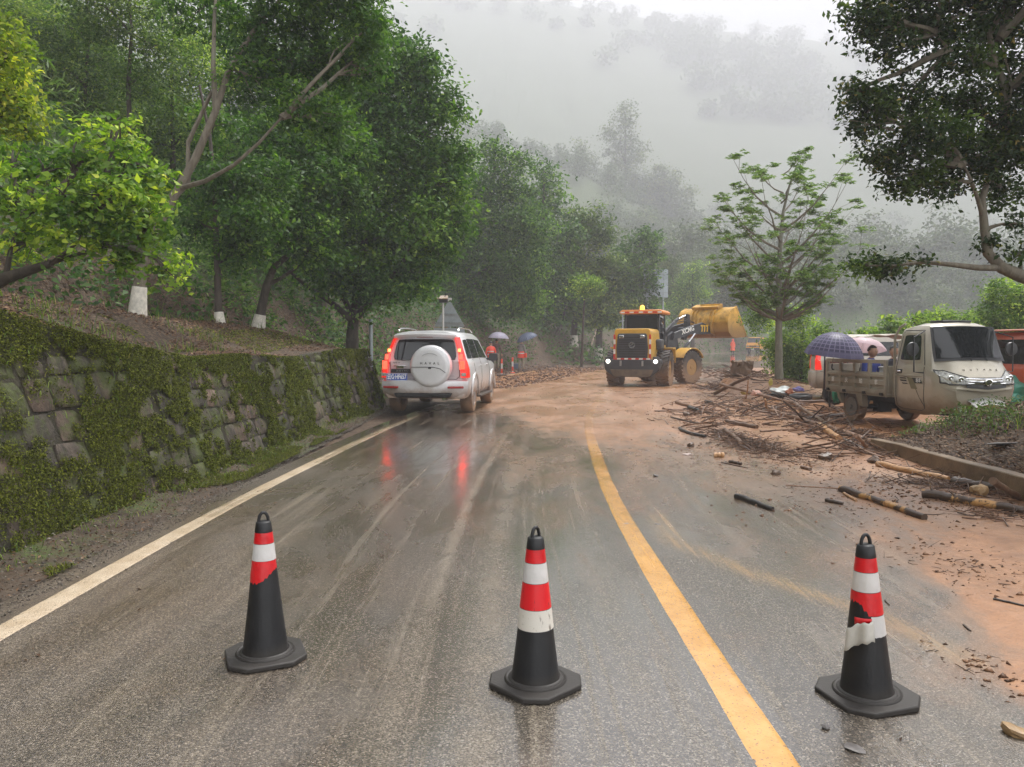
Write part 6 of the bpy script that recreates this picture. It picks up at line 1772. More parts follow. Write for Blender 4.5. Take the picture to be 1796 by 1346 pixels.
# ================================================================== WHEEL LOADER
def build_loader():
    Yc = 33.0; Xc = 5.5
    gz = float(road_z(Xc, Yc)) + .0
    root = thing('wheel_loader', 'yellow and black wheel loader with raised bucket clearing the mud slide', 'loader', (Xc, Yc, gz))
    Y_ = simple('loader_yellow', (0.60, 0.33, 0.03), .4, .0, var=.12, coat=.25, dirt=((0.24, .13, .06), .7, .3, 2.0), scale=3)
    YB = simple('bucket_yellow', (0.50, 0.27, 0.03), .42, .0, var=.45, scale=3.5, bump=.3, bscale=20, dirt=((0.20, .10, .04), .8, 1.5, 3.6))
    K = simple('loader_charcoal', (0.030, 0.032, 0.038), .4, var=.3, scale=4)
    OR = simple('orange_roof', (0.70, 0.24, 0.05), .4, var=.1)
    TP_R = simple('red_tape', (0.55, 0.03, 0.02), .3, var=.1); TP_W = simple('white_tape', (0.75, 0.72, 0.68), .3, var=.1)
    LON = simple('lit_work_lamp', (1, .95, .85), .3, var=0, emit=((1.0, .92, .78), 1.2))
    AMB = simple('lit_amber_beacon', (1, .45, .05), .3, var=0, emit=((1.0, .38, .04), .5))
    t1, t2 = R(21), R(50)
    def fr(th, ox, oy): return Matrix.Translation((ox, oy, 0)) @ Matrix.Rotation(-th, 4, 'Z')
    M1 = fr(t1, 0, 0)
    pv = M1 @ Vector((0, 1.5, 0)); fa = pv + Matrix.Rotation(-t2, 4, 'Z') @ Vector((0, 1.55, 0))
    M2 = fr(t2, fa.x, fa.y)
    r = .74
    def lw(M, x, right):
        o = wheel(root, 0, 0, r, .56, right, M_TYREMUD, Y_, 0, .055, 26, hub=.50)
        p = M @ Vector((x, 0, 0)); o.location = (p.x, p.y, r); o.rotation_euler = (0, 0, -t1 if M is M1 else -t2)
    for s in (-1, 1): lw(M1, s * 1.05, s > 0); lw(M2, s * 1.05, s > 0)
    def part(name, M, fn, mat, bevel=.02, parent=root, smooth=40):
        mb = MB(M); fn(mb); return mb.build(name, mat, parent, smooth=smooth, bevel=bevel)
    part('rear_axle', M1, lambda m: (m.cyl((-.9, 0, .74), (.9, 0, .74), .14), m.box((0, 0, .74), (.5, .5, .45))), M_DARK)
    part('front_axle', M2, lambda m: (m.cyl((-.9, 0, .74), (.9, 0, .74), .14), m.box((0, 0, .74), (.5, .5, .45))), M_DARK)
    part('chassis', M1, lambda m: m.box((0, .1, 1.0), (1.15, 2.9, .42)), K)
    # counterweight / rear bumper with sloping corners
    part('counterweight', M1, lambda m: (m.prism([(-1.16, .98), (-1.12, .70), (-.75, .42), (.75, .42), (1.12, .70), (1.16, .98), (1.16, 1.14), (-1.16, 1.14)], -1.72, -1.42), m.prism([(-1.10, 1.14), (-1.16, 1.0), (-1.0, .62), (1.0, .62), (1.16, 1.0), (1.10, 1.14)], -1.42, -.95)), K, .04)
    part('mud_guard_plate', M1, lambda m: m.box((0, -1.50, .58), (1.5, .5, .30), taper=(1.2, 1)), simple('dirty_brown_steel', (0.11, 0.075, 0.045), .6, var=.4), .03)
    bonnet = part('bonnet', M1, lambda m: m.prism([(-.78, 1.12), (-.80, 1.6), (-.74, 2.32), (-.66, 2.40), (.66, 2.40), (.74, 2.32), (.80, 1.6), (.78, 1.12)], -1.62, .30), Y_, .03)
    gr = part('grille', M1, lambda m: m.prism([(-.62, 1.16), (-.65, 1.6), (-.60, 2.14), (-.55, 2.20), (.55, 2.20), (.60, 2.14), (.65, 1.6), (.62, 1.16)], -1.69, -1.60), K, .02, bonnet)
    for k in range(9):
        part('grille_slat', M1, lambda m: m.box((0, -1.70, 1.27 + k * .095), (1.12, .03, .03)), M_DARK, 0, bonnet, 0)
    part('emblem', M1 @ Matrix.Translation((0, -1.71, 1.72)) @ Matrix.Rotation(math.pi / 2, 4, 'X'), lambda m: (m.lathe([(.13, 0), (.13, .03), (.085, .03), (.085, .0)], 24, closed=True), m.box((0, .02, .02), (.12, .05, .02), Matrix.Rotation(.7, 4, 'Z'))), M_CHROME, 0, bonnet)
    for s in (-1, 1):
        part('rear_work_lamp', M1, lambda m: (m.box((s * .43, -1.72, 2.07), (.20, .06, .13))), M_CHROME, .02, bonnet)
        # reflective tape stripes
        for k in range(5):
            part('tape', M1, lambda m: m.box((s * .735, -1.645, 1.26 + k * .2), (.07, .06, .19)), (TP_R, TP_W)[k % 2], 0, bonnet, 0)
        part('tail_lamp_lit', M1, lambda m: m.prism([(s * .98 + .075 * math.cos(a), 1.06 + .075 * math.sin(a)) for a in np.linspace(0, 2 * math.pi, 16, endpoint=False)], -1.78, -1.70), LON, 0)
        part('tail_lamp_housing', M1, lambda m: m.box((s * .98, -1.66, 1.12), (.26, .10, .26)), K, .02)
    for k in range(10):
        part('tape', M1, lambda m: m.box((-.68 + k * .151, -1.735, 1.165), (.148, .02, .06)), (TP_R, TP_W)[k % 2], 0, root, 0)
    for k in (-.5, .5):
        part('tow_hook', M1, lambda m: m.box((k * .9, -1.76, .98), (.07, .06, .22)), M_RIM, .01)
    # cab
    part('cab_floor', M1, lambda m: m.box((0, 1.05, 1.55), (1.55, 1.7, .35)), Y_, .03)
    def cabframe(m):
        for x in (-.74, .74):
            for y, y2 in ((.28, .34), (1.80, 1.62)):
                m.tube([(x, y, 1.6), (x * .97, y2, 3.08)], .055, 6)
        for y in (.28, 1.8): m.box((0, y, 1.75), (1.5, .06, .35))
    part('cab_frame', M1, cabframe, K, .01)
    part('cab_rear_window', M1, lambda m: m.prism([(-.68, 2.30), (.68, 2.30), (.66, 3.02), (-.66, 3.02)], .30, .315), M_GLASS, 0)
    part('cab_side_window', M1, lambda m: m.prism([(.38, 1.8), (1.74, 1.8), (1.62, 3.02), (.38, 3.02)], .725, .74, 'X'), M_GLASS, 0)
    part('cab_side_window', M1, lambda m: m.prism([(.38, 1.8), (1.74, 1.8), (1.62, 3.02), (.38, 3.02)], -.74, -.725, 'X'), M_GLASS, 0)
    part('cab_windshield', M1, lambda m: m.prism([(-.68, 1.8), (.68, 1.8), (.66, 3.02), (-.66, 3.02)], 1.68, 1.70), M_GLASS, 0)
    part('seat', M1, lambda m: (m.box((0, .8, 2.0), (.5, .5, .2)), m.box((0, .55, 2.45), (.46, .12, .8))), M_BLACK, .04)
    roof = part('cab_roof', M1, lambda m: (m.prism([(-.92, 3.06), (-.94, 3.16), (-.82, 3.24), (.82, 3.24), (.94, 3.16), (.92, 3.06)], .08, 1.98)), OR, .03)
    for k in range(9):
        part('tape', M1, lambda m: m.box((-.80 + k * .2, .06, 3.13), (.17, .02, .06)), (TP_W, TP_R)[k % 2], 0, roof, 0)
    part('beacon', M1 @ Matrix.Translation((.0, .35, 3.24)), lambda m: m.lathe([(.09, 0), (.10, .04), (.09, .16), (.05, .2), (0, .21)], 16), AMB, 0, roof)
    # rear fenders and steps
    def fender(m, s, ya=0):
        pts = [(ya + (r + .13) * math.cos(a), .74 + (r + .13) * math.sin(a)) for a in np.linspace(R(28), R(150), 10)]
        pts2 = [(ya + (r + .09) * math.cos(a), .74 + (r + .09) * math.sin(a)) for a in np.linspace(R(150), R(28), 10)]
        m.prism(pts + pts2, s * 1.05 - .32, s * 1.05 + .32, 'X')
    for s in (-1, 1):
        part('front_fender', M2, lambda m: fender(m, s), Y_, .01)
        part('rear_fender', M1, lambda m: (m.prism([(.35, 1.62), (.95, 1.62), (1.05, 1.35), (1.08, .95), (1.02, .95), (.99, 1.32), (.90, 1.56), (.35, 1.56)], s * 1.05 - .30, s * 1.05 + .30, 'X')), Y_, .01)
        part('cab_step', M1, lambda m: (m.box((s * 1.0, 1.15, 1.0), (.35, .4, .05)), m.box((s * 1.0, 1.15, .65), (.35, .4, .05)), m.box((s * .84, 1.15, .85), (.04, .4, .7))), K, 0)
    part('rear_platform', M1, lambda m: (m.box((-.95, -.1, 1.62), (.45, 1.0, .05))), Y_, .01)
    part('side_tank', M1, lambda m: m.box((.88, -.25, 1.75), (.25, .8, .45)), K, .08)
    # front frame tower, arms, bucket
    part('front_frame', M2, lambda m: (m.box((0, -.3, 1.0), (.9, 1.5, .5)), m.prism([(-.75, 1.0), (-.55, 2.15), (-.25, 2.35), (.05, 2.2), (.25, 1.2), (.3, 1.0)], -.42, -.28, 'X'), m.prism([(-.75, 1.0), (-.55, 2.15), (-.25, 2.35), (.05, 2.2), (.25, 1.2), (.3, 1.0)], .28, .42, 'X')), K, .02)
    def arm(m, s):
        m.prism([(-.45, 1.95), (-.35, 2.28), (.9, 2.62), (1.75, 2.78), (2.55, 2.52), (2.50, 2.28), (1.75, 2.22), (.9, 2.22)], s * .52 - .06, s * .52 + .06, 'X')
    arms = []
    for s in (-1, 1): arms.append(part('lift_arm', M2, lambda m: arm(m, s), K, .02))
    part('arm_cross_tube', M2, lambda m: m.cyl((-.5, 1.3, 2.45), (.5, 1.3, 2.45), .13), K, 0)
    part('bell_crank', M2, lambda m: m.prism([(.95, 2.0), (1.15, 1.95), (1.45, 2.6), (1.40, 3.15), (1.20, 3.18), (1.15, 2.6)], -.09, .09, 'X'), K, .01)
    part('tilt_cylinder', M2, lambda m: m.cyl((.0, -.35, 2.32), (.0, .65, 2.95), .075), K, 0)
    part('tilt_rod', M2, lambda m: m.cyl((.0, .6, 2.92), (.0, 1.25, 3.12), .04), M_CHROME, 0)
    part('tilt_link', M2, lambda m: m.cyl((.0, 1.05, 2.05), (.0, 2.35, 2.62), .05), K, 0)
    for s in (-1, 1):
        part('lift_cylinder', M2, lambda m: m.cyl((s * .68, -.35, 1.15), (s * .68, .55, 1.85), .07), K, 0)
        part('lift_rod', M2, lambda m: m.cyl((s * .68, .5, 1.82), (s * .64, 1.05, 2.25), .036), M_CHROME, 0)
    part('hydraulic_hose', M2, lambda m: (m.tube([(.3, -.5, 2.3), (.34, 0, 2.75), (.3, .8, 2.85), (.2, 1.6, 2.75)], .022, 6), m.tube([(.2, -.5, 2.3), (.2, .1, 2.85), (.2, .9, 2.95), (.1, 1.7, 2.8)], .018, 6)), M_BLACK, 0)
    arm_r = arms[1]
    text_part('arm_lettering', 'XCMG', .30, M_WTEXT, arm_r, M2 @ Mx((.586, .62, 2.40), (0, 1, .24), (0, -.24, 1)), .006, 1.0, .008, sx=1.05)
    for k in range(3):
        part('yellow_mark', M2, lambda m: m.prism([(1.62 + k * .20, 2.34), (1.70 + k * .20, 2.36), (1.72 + k * .20, 2.66), (1.56 + k * .20, 2.66), (1.56 + k * .20, 2.60), (1.65 + k * .20, 2.58)], .585, .592, 'X'), simple('arm_yellow', (.75, .45, .03), .4), 0, arm_r, 0)
    # bucket: bent shell open to the front, side plates, ribs
    sec = [(3.95, 2.12), (3.2, 2.06), (2.75, 2.12), (2.5, 2.35), (2.42, 2.75), (2.50, 3.12), (2.72, 3.40), (3.05, 3.52)]
    inn = [(3.0, 3.47), (2.78, 3.34), (2.58, 3.08), (2.50, 2.75), (2.58, 2.42), (2.80, 2.19), (3.2, 2.12), (3.95, 2.16)]
    bk = part('bucket', M2, lambda m: m.prism(sec + inn, -1.42, 1.42, 'X'), YB, .008)
    for s in (-1, 1):
        part('bucket_side', M2, lambda m: m.prism(sec[:1] + sec[1:], s * 1.44 - .025, s * 1.44 + .025, 'X'), YB, .01, bk)
        part('side_edge', M2, lambda m: m.prism([(3.95, 2.10), (4.05, 2.12), (3.12, 3.56), (3.02, 3.54)], s * 1.44 - .04, s * 1.44 + .04, 'X'), YB, .01, bk)
    part('cutting_edge', M2, lambda m: m.box((0, 4.02, 2.12), (2.96, .28, .05)), simple('worn_steel', (.16, .12, .09), .4, .6), .01, bk)
    part('spill_guard', M2, lambda m: (m.prism([(2.70, 3.42), (3.08, 3.54), (3.02, 3.70), (2.62, 3.55)], -.75, .75, 'X'), m.box((.2, 2.85, 3.64), (1.1, .12, .10))), YB, .01, bk)
    for x in (-.62, -.40, .40, .62):
        part('bucket_rib', M2, lambda m: m.prism([(2.72, 2.06), (2.45, 2.26), (2.32, 2.30), (2.26, 2.55), (2.40, 2.95), (2.52, 3.3), (2.75, 3.46), (2.60, 3.2), (2.46, 2.75), (2.55, 2.4)], x - .03, x + .03, 'X'), YB, 0, bk)
    for x in (-.12, .12):
        part('bucket_rib', M2, lambda m: m.prism([(2.46, 2.5), (2.22, 2.60), (2.25, 2.75), (2.46, 3.05)], x - .025, x + .025, 'X'), YB, 0, bk)
    part('bucket_band', M2, lambda m: (m.box((0, 2.40, 2.78), (2.86, .03, .05))), YB, 0, bk)
build_loader()

# ================================================================== CARGO TRICYCLE
def build_trike():
    rear = Vector((7.29, 15.1, 0.0)); rear.z = min(TZ(7, 15), TZ(7.6, 13)) + .01
    th = R(171)        # heading clockwise from +Y
    root = thing('cargo_tricycle', 'champagne coloured cargo tricycle with closed cab and slatted cargo bed', 'tricycle', rear, -th)
    PN = simple('champagne_paint', (0.44, 0.40, 0.32), .3, .25, var=.05, coat=.5, dirt=((0.20, .14, .08), .75, .15, .9))
    PB = simple('bed_paint', (0.32, 0.295, 0.235), .5, .2, var=.12, dirt=((0.18, .12, .07), .6, .2, 1.1))
    # local: y forward from the rear axle, x right (our viewer sees the LEFT... handled by mirrored parts)
    W2 = .70
    def S(w, z0, zt, bz, tum=.16):
        return [(w * .80, z0), (w * .95, z0 + .10), (w, z0 + .30), (w, bz - .12), (w * .985, bz), (w * .97, bz + .03), (w * .97 - (zt - bz) * tum, zt - .14), (w * .97 - (zt - bz) * tum - .06, zt - .05), (w * .45, zt), (0, zt + .012)]
    keys = [(1.30, S(.67, .36, 1.78, 1.12)), (1.34, S(.70, .33, 1.82, 1.12)), (1.75, S(.72, .30, 1.865, 1.12)), (2.25, S(.725, .30, 1.86, 1.12)), (2.42, S(.725, .31, 1.80, 1.10)),
            (2.80, S(.72, .34, 1.22, 1.04)), (2.98, S(.70, .38, 1.07, .97)), (3.14, S(.62, .46, .97, .90)), (3.22, S(.52, .52, .90, .84))]
    bow = lambda y, x, z: (-.17 * (abs(x) / .7)**2.2) * (1 if y > 2.7 else max(0, (y - 2.2) / .5)) + (-.22 * max(0, .72 - z) if y > 2.9 else 0)
    B = Body(keys, bow)
    B.build('cab', PN, root, cut=[cutter((0, 2.62, .26), .42, .74)])
    un = MB(); un.box((0, 1.9, .46), (.9, 1.5, .3)); un.build('underbody', M_DARK, root, smooth=0)
    def bp(kind, a, b, off):
        q = B.pt(kind, a, b, off)
        return (q[0], q[1] + bow(q[1], q[0], q[2]), q[2]) if kind in 'RLT' else q
    # windshield: curved panel over the sloping nose with a black border
    def ws(off, gx, y0, y1, name, mat):
        mb = MB(); rows = []
        for u in np.linspace(-1, 1, 15):
            row = []
            for v in np.linspace(0, 1, 9):
                y = y0 + (y1 - y0) * v
                xx = u * (gx + .06 * v)
                row.append((xx, y + bow(y, xx, 1.4) + off * .8, B.top_z(y, xx * .62) + off))
            rows.append(row)
        mb.grid(rows); return mb.build(name, mat, root, smooth=60)
    ws(.006, .60, 2.425, 2.80, 'windshield_seal', M_BLACK)
    w_ = ws(.016, .555, 2.44, 2.775, 'windshield', M_GLASS)
    for x in (.05, -.25):
        wp = MB(); y = 2.81; wp.tube([(x, y + bow(y, x, 1.2), 1.23), (x + .02, y - .02 + bow(y, x, 1.2), 1.265), (x + .40, y - .04 + bow(y, x + .4, 1.2), 1.275)], .010, 5); wp.build('wiper', M_BLACK, root)
    rf = MB(); rf.box((0, 2.0, 1.89), (.55, .45, .04)); rf.build('roof_hatch', M_BLACK, root, bevel=.015)
    for s, kd in ((1, 'R'), (-1, 'L')):
        mb = MB()
        def sp(a, b, off):
            q = B.pt(kd, a, b, off); return q
        B.patch('door_window_seal', kd, [(1.47, 1.19), (2.33, 1.19), (2.18, 1.70), (1.50, 1.70)], PN, root, off=.012, rnd=.05)
        dw = B.patch('door_window', kd, [(1.52, 1.23), (2.27, 1.23), (2.13, 1.66), (1.54, 1.66)], M_GLASS, root, off=.018, rnd=.05)
        sm = MB(); seam(sm, B, kd, [(1.42, 1.72), (1.40, 1.1), (1.42, .42), (1.55, .38), (2.30, .38)]); seam(sm, B, kd, [(2.42, 1.12), (2.46, .85), (2.44, .42), (2.30, .38)]); seam(sm, B, kd, [(1.42, 1.74), (2.18, 1.74), (2.42, 1.15)], .016)
        seam(sm, B, kd, [(1.40, .98), (2.0, .92), (2.45, .45)], .010)
        sm.build('door_seams', M_BLACK, root)
        hd = MB(); x = s * (B.side_x(1.55, 1.03) + .02); hd.box((x, 1.56, 1.03), (.035, .13, .035)); hd.build('door_handle', M_CHROME, root, bevel=.014)
        hd = MB(); hd.box((s * (B.side_x(1.56, 1.03) + .002), 1.56, 1.03), (.01, .19, .075)); hd.build('handle_recess', M_BLACK, root, bevel=.004)
        ml = MB()
        # character line
        ml.tube([(s * (B.side_x(y, .93) + .002), y, .955 + .012 * (y - 1.35)) for y in np.linspace(1.36, 2.4, 8)], .012, 6); ml.build('door_crease', PN, root)
        # stickers
        st = MB(); X = lambda y, z: s * (B.side_x(y, z) + .006)
        def quad(y0, y1, z0, z1, sk):
            st.add([(X(y0, z0), y0 + sk * 0, z0), (X(y1, z0), y1, z0), (X(y1, z1), y1 - sk, z1), (X(y0, z1), y0 - sk, z1)], [(0, 1, 2, 3)])
        quad(1.62, 1.86, .86, .885, .04); quad(1.60, 1.84, .905, .925, .04); quad(1.70, 1.90, .815, .835, .04); quad(2.14, 2.42, .84, .93, .10)
        so = st.build('door_sticker', M_BTEXT, root, smooth=0)
        s2 = MB(); s2.add([(X(1.98, .74) * 1.0, 2.02, .74), (X(2.2, .74), 2.24, .74), (X(2.04, .92), 2.06, .93), (X(1.84, .92), 1.86, .93)], [(0, 1, 2, 3)]); s2.build('door_sticker', simple('olive_sticker' + kd, (.17, .15, .08), .4), root, smooth=0)
        text_part('sticker_lettering', '珀丰', .085, M_WTEXT, so, Mx((s * (B.side_x(2.25, .885) + .009), 2.27, .885), (0, s, 0), (0, 0, 1)), .002, 1.0, .001)
        # mirror on a long arm
        mr = MB(); xm = s * .93
        mr.tube([(s * .71, 2.40, 1.02), (xm, 2.48, 1.04), (xm, 2.46, 1.62), (s * .66, 2.30, 1.72)], .013, 6)
        M_ = Matrix.Translation((xm - s * .0, 2.42, 1.42)) @ Matrix.Rotation(math.pi / 2 , 4, 'X')
        mr.lathe([(0, -.03), (.11, -.02), (.12, .01), (.10, .03), (0, .045)], 20, M_)
        mr.build('wing_mirror', M_BLACK, root, smooth=50)
        # head lamps: almond shaped shells on the nose corners
        hl = MB(); rows = []
        for u in np.linspace(0, 1, 10):
            row = []
            xx = .30 + .37 * u
            zc = .90 + .075 * u; hh = (.055 + .075 * u) * (1 if u < .85 else .8)
            for v in np.linspace(-1, 1, 5):
                z = zc + hh * v
                y_ = front_y(B, bow, xx, z)
                row.append((s * xx, y_ + .012 + .012 * (1 - v * v), z))
            rows.append(row)
        hl.grid(rows)
        lamp = hl.build('headlamp', M_HEADL, root, smooth=60)
        bd = MB(); bd.tube([tuple(r_[0]) for r_ in rows] , .012, 5); bd.tube([tuple(rows[-1][k]) for k in range(5)], .012, 5); bd.tube([tuple(r_[-1]) for r_ in rows], .010, 5); bd.build('headlamp_rim', M_BLACK, lamp)
        for u_ in (.35, .7):
            k = int(u_ * 9); c = rows[k][2]
            lb = MB(Matrix.Translation((c[0], c[1] + .004, c[2])) @ Matrix.Rotation(-math.pi / 2, 4, 'X')); lb.lathe([(.045, 0), (.042, .012), (.02, .016), (0, .008)], 16); lb.build('headlamp_lens', M_CHROME, lamp)
    # grille with chrome bars and badge
    def strip(name, x0, z0, x1, z1, hh, mat, off, par, nx=11):
        mb = MB(); rows = []
        for u in np.linspace(0, 1, nx):
            xx = x0 + (x1 - x0) * u
            zz = z0 + (z1 - z0) * (2 * abs(u - .5))
            rows.append([(xx, front_y(B, bow, abs(xx), z) + off, z) for z in (zz - hh, zz, zz + hh)])
        mb.grid(rows); return mb.build(name, mat, par, smooth=50)
    g_ = strip('grille', -.36, .855, .36, .855, .105, M_BLACK, .010, root)
    for z in (.935, .895, .855): strip('grille_bar', -.34, z, .34, z + .012, .009, M_CHROME, .022, g_)
    bd = MB(Matrix.Translation((0, front_y(B, bow, 0, .88) + .03, .88)) @ Matrix.Rotation(-math.pi / 2, 4, 'X') @ Matrix.Diagonal((1.25, 1, 1, 1))); bd.lathe([(.055, 0), (.06, .012), (.048, .016), (.045, .006), (0, .006)], 24); bd.build('grille_badge', M_CHROME, g_)
    text_part('badge_lettering', 'M', .06, M_BTEXT, g_, Mx((0, front_y(B, bow, 0, .88) + .04, .88), (-1, 0, 0), (0, 0, 1)), .003)
    for i, ch in enumerate('WUYANG'):
        x = .30 - i * .12; y = 2.985
        text_part('bonnet_letter', ch, .045, M_CHROME, root, Mx((x, y + bow(y, x, 1.0) + .02, B.top_z(y, x) + .006), (-1, 0, 0), (0, -.6, .8)), .01, 1, .001)
    strip('bumper_lip', -.66, .745, .66, .80, .018, PN, .018, root, 15)
    # front mudguard shell poking out under the nose
    mg = MB(); rows = []
    for u in np.linspace(-1, 1, 9):
        rows.append([(u * .30 * k_, 2.75 + dy, .60 + dz - .05 * abs(u)**2) for k_, dy, dz in ((.8, .0, .06), (1, .25, .06), (1.05, .48, .01), (.9, .60, -.07))])
    mg.grid(rows); mg.build('front_mudguard', simple('mudguard_silver', (.5, .49, .46), .3, .4), root, smooth=35)
    wheel(root, 0, 2.62, .27, .13, True, M_TYREMUD, M_RIM, 5, name='front_wheel')
    for s in (-1, 1): wheel(root, s * .58, 0, .29, .16, s > 0, M_TYREMUD, simple('steel_rim' + str(s), (.16, .14, .12), .5, .3), 0, name='rear_wheel')
    ax = MB(); ax.cyl((-.55, 0, .29), (.55, 0, .29), .05); ax.box((0, 0, .29), (.24, .24, .22)); ax.build('axle', M_DARK, root)
    fr = MB()
    for x in (-.34, .34): fr.box((x, .45, .46), (.06, 2.2, .09))
    fr.build('frame_rail', M_DARK, root); tag(KIDS[root.name][-1], kind='stuff')
    # cargo bed: floor, side boards with pressed windows, tailboard
    y0, y1 = -.78, 1.14; xw = .72; z0, z1 = .60, 1.22
    fl = MB(); fl.box((0, (y0 + y1) / 2, z0 - .03), (2 * xw, y1 - y0, .05)); fl.build('bed_floor', PB, root)
    def board(x, s):
        o = MB()
        L = y1 - y0
        o.box((x, (y0 + y1) / 2, z1 - .035), (.045, L, .07)); o.box((x, (y0 + y1) / 2, z0 + .33), (.045, L, .06)); o.box((x, (y0 + y1) / 2, z0 + .20), (.040, L, .09)); o.box((x, (y0 + y1) / 2, z0 + .035), (.045, L, .09))
        for k in range(5):
            y = y0 + .03 + (L - .06) * k / 4
            o.box((x + s * .001, y, (z0 + z1) / 2), (.050, .07, z1 - z0 - .002))
        o.box((x - s * .018, (y0 + y1) / 2, z0 + .21), (.008, L - .01, .36))
        return o.build('side_board', PB, root, bevel=.004)
    boards = [board(xw, 1), board(-xw, -1)]
    for s, bo in ((1, boards[0]), (-1, boards[1])):
        txt = '重庆珀丰' if s > 0 else '重庆珀丰'
        for i, ch in enumerate(txt):
            k = i if s > 0 else i
            yy = (y0 + .25 + k * (y1 - y0 - .06) / 4) if s > 0 else (y1 - .27 - k * (y1 - y0 - .06) / 4)
            text_part('board_lettering', ch, .105, M_WTEXT, bo, Mx((s * (xw + .0225), yy, z0 + .20), (0, s, 0), (0, 0, 1)), .003, 1, .001)
        for yy in (y0 + .1, y0 + .66, y1 - .62, y1 - .1):
            hg = MB(); hg.box((s * (xw + .03), yy, z0 - .005), (.04, .07, .05)); hg.build('hinge', M_DARK, bo)
    for yy, nm in ((y0, 'tailboard'), (y1 , 'headboard')):
        tb = MB(); tb.box((0, yy, z0 + .26), (2 * xw - .06, .035, .50)); tb.build(nm, PB, root, bevel=.004)
    rk = MB()
    for x in (-.62, .62): rk.tube([(x, y1 + .07, .55), (x, y1 + .07, 1.62), (x * .95, y1 + .16, 1.80), (x * .9, y1 + .3, 1.86)], .022, 8)
    for z in (1.3, 1.55): rk.tube([(-.62, y1 + .07, z), (.62, y1 + .07, z)], .015, 6)
    rk.build('guard_frame', PB, root)
    for s in (-1, 1):
        mf = MB()
        mf.prism([(-.45, .56), (-.36, .56), (-.26, .36), (-.30, .34)], s * .66 - .05, s * .66 + .05, 'X'); mf.prism([(.42, .56), (.30, .56), (.22, .56), (.36, .34), (.46, .32)], s * .66 - .05, s * .66 + .07, 'X')
        mf.box((s * .60, 0, .585), (.26, .9, .02)); mf.build('wheel_bracket', PB, root, bevel=.004)
        fp = MB(); fp.box((s * .66, y0 + .02, .38), (.03, .02, .34)); fp.build('mud_flap', M_BLACK, root)
    bx = MB(); bx.box((0, .95, .38), (.5, .35, .22)); bx.build('battery_box', M_DARK, root, bevel=.01)
    jc = MB(); jc.box((.45, y1 + .12, 1.45), (.2, .14, .28)); jc.build('white_canister', simple('canister_white', (.55, .53, .46), .5), root, bevel=.03)
    return root
def front_y(B, bow, x, z):
    """foremost shell point at height z and half width x"""
    lo, hi = 2.2, B.y1
    y = hi
    while y > lo:
        if B.side_x(y, z) >= x - 1e-4 and B.top_z(y, x) >= z: return y + bow(y, x, z)
        y -= .01
    return lo + bow(lo, x, z)
TRIKE = build_trike()
def squeeze(o, top=True):
    for c in KIDS.get(o.name, []):
        if c.name.startswith(('front_wheel', 'rear_wheel')):
            if c.location.y > 1.3: c.location.y = 1.3 + (c.location.y - 1.3) * .72
            continue
        n = len(c.data.vertices); a = np.empty(n * 3, np.float32); c.data.vertices.foreach_get('co', a); a = a.reshape(-1, 3)
        a[:, 1] = np.where(a[:, 1] > 1.3, 1.3 + (a[:, 1] - 1.3) * .72, a[:, 1])
        c.data.vertices.foreach_set('co', a.ravel()); c.data.update()
        squeeze(c, False)
squeeze(TRIKE)
# ================================================================== TRAFFIC CONES
M_CONE = simple('black_cone_rubber', (0.009, 0.0095, 0.011), .5, var=.35, scale=10, bump=.15, bscale=70, dirt=((0.045, .037, .030), .55, -0.02, .14))
M_CRED = simple('red_reflective_sheet', (0.60, 0.010, 0.015), .35, var=.16, scale=14, bump=.35, bscale=26)
M_CWHT = simple('white_reflective_sheet', (0.60, 0.58, 0.56), .4, var=.10, scale=9, bump=.35, bscale=26)
def scuffed_white():
    t = NT('scuffed_white_sheet'); p = t.pos()
    n = t.noise(1, 5, .65, t.mapping(p, (22, 22, 7), (0, 0, 0), (0, .6, .3)))
    c = t.mix(t.mr(n, .58, .66, 0, .8), (0.66, .62, .55), (0.13, .10, .08))
    c = t.mix(t.mr(t.noise(60, 3, .7, p), .6, .7, 0, .5), c, (.30, .25, .2))
    t.bs('Base Color', c); t.bs('Roughness', .5); return t.m
def red_torn():
    t = NT('scratched_red_sheet'); p = t.pos()
    n = t.noise(1, 5, .7, t.mapping(p, (50, 50, 9)))
    c = t.mix(t.mr(n, .62, .68, 0, .8), (0.70, .012, .018), (0.12, .01, .012))
    t.bs('Base Color', c); t.bs('Roughness', .35); return t.m
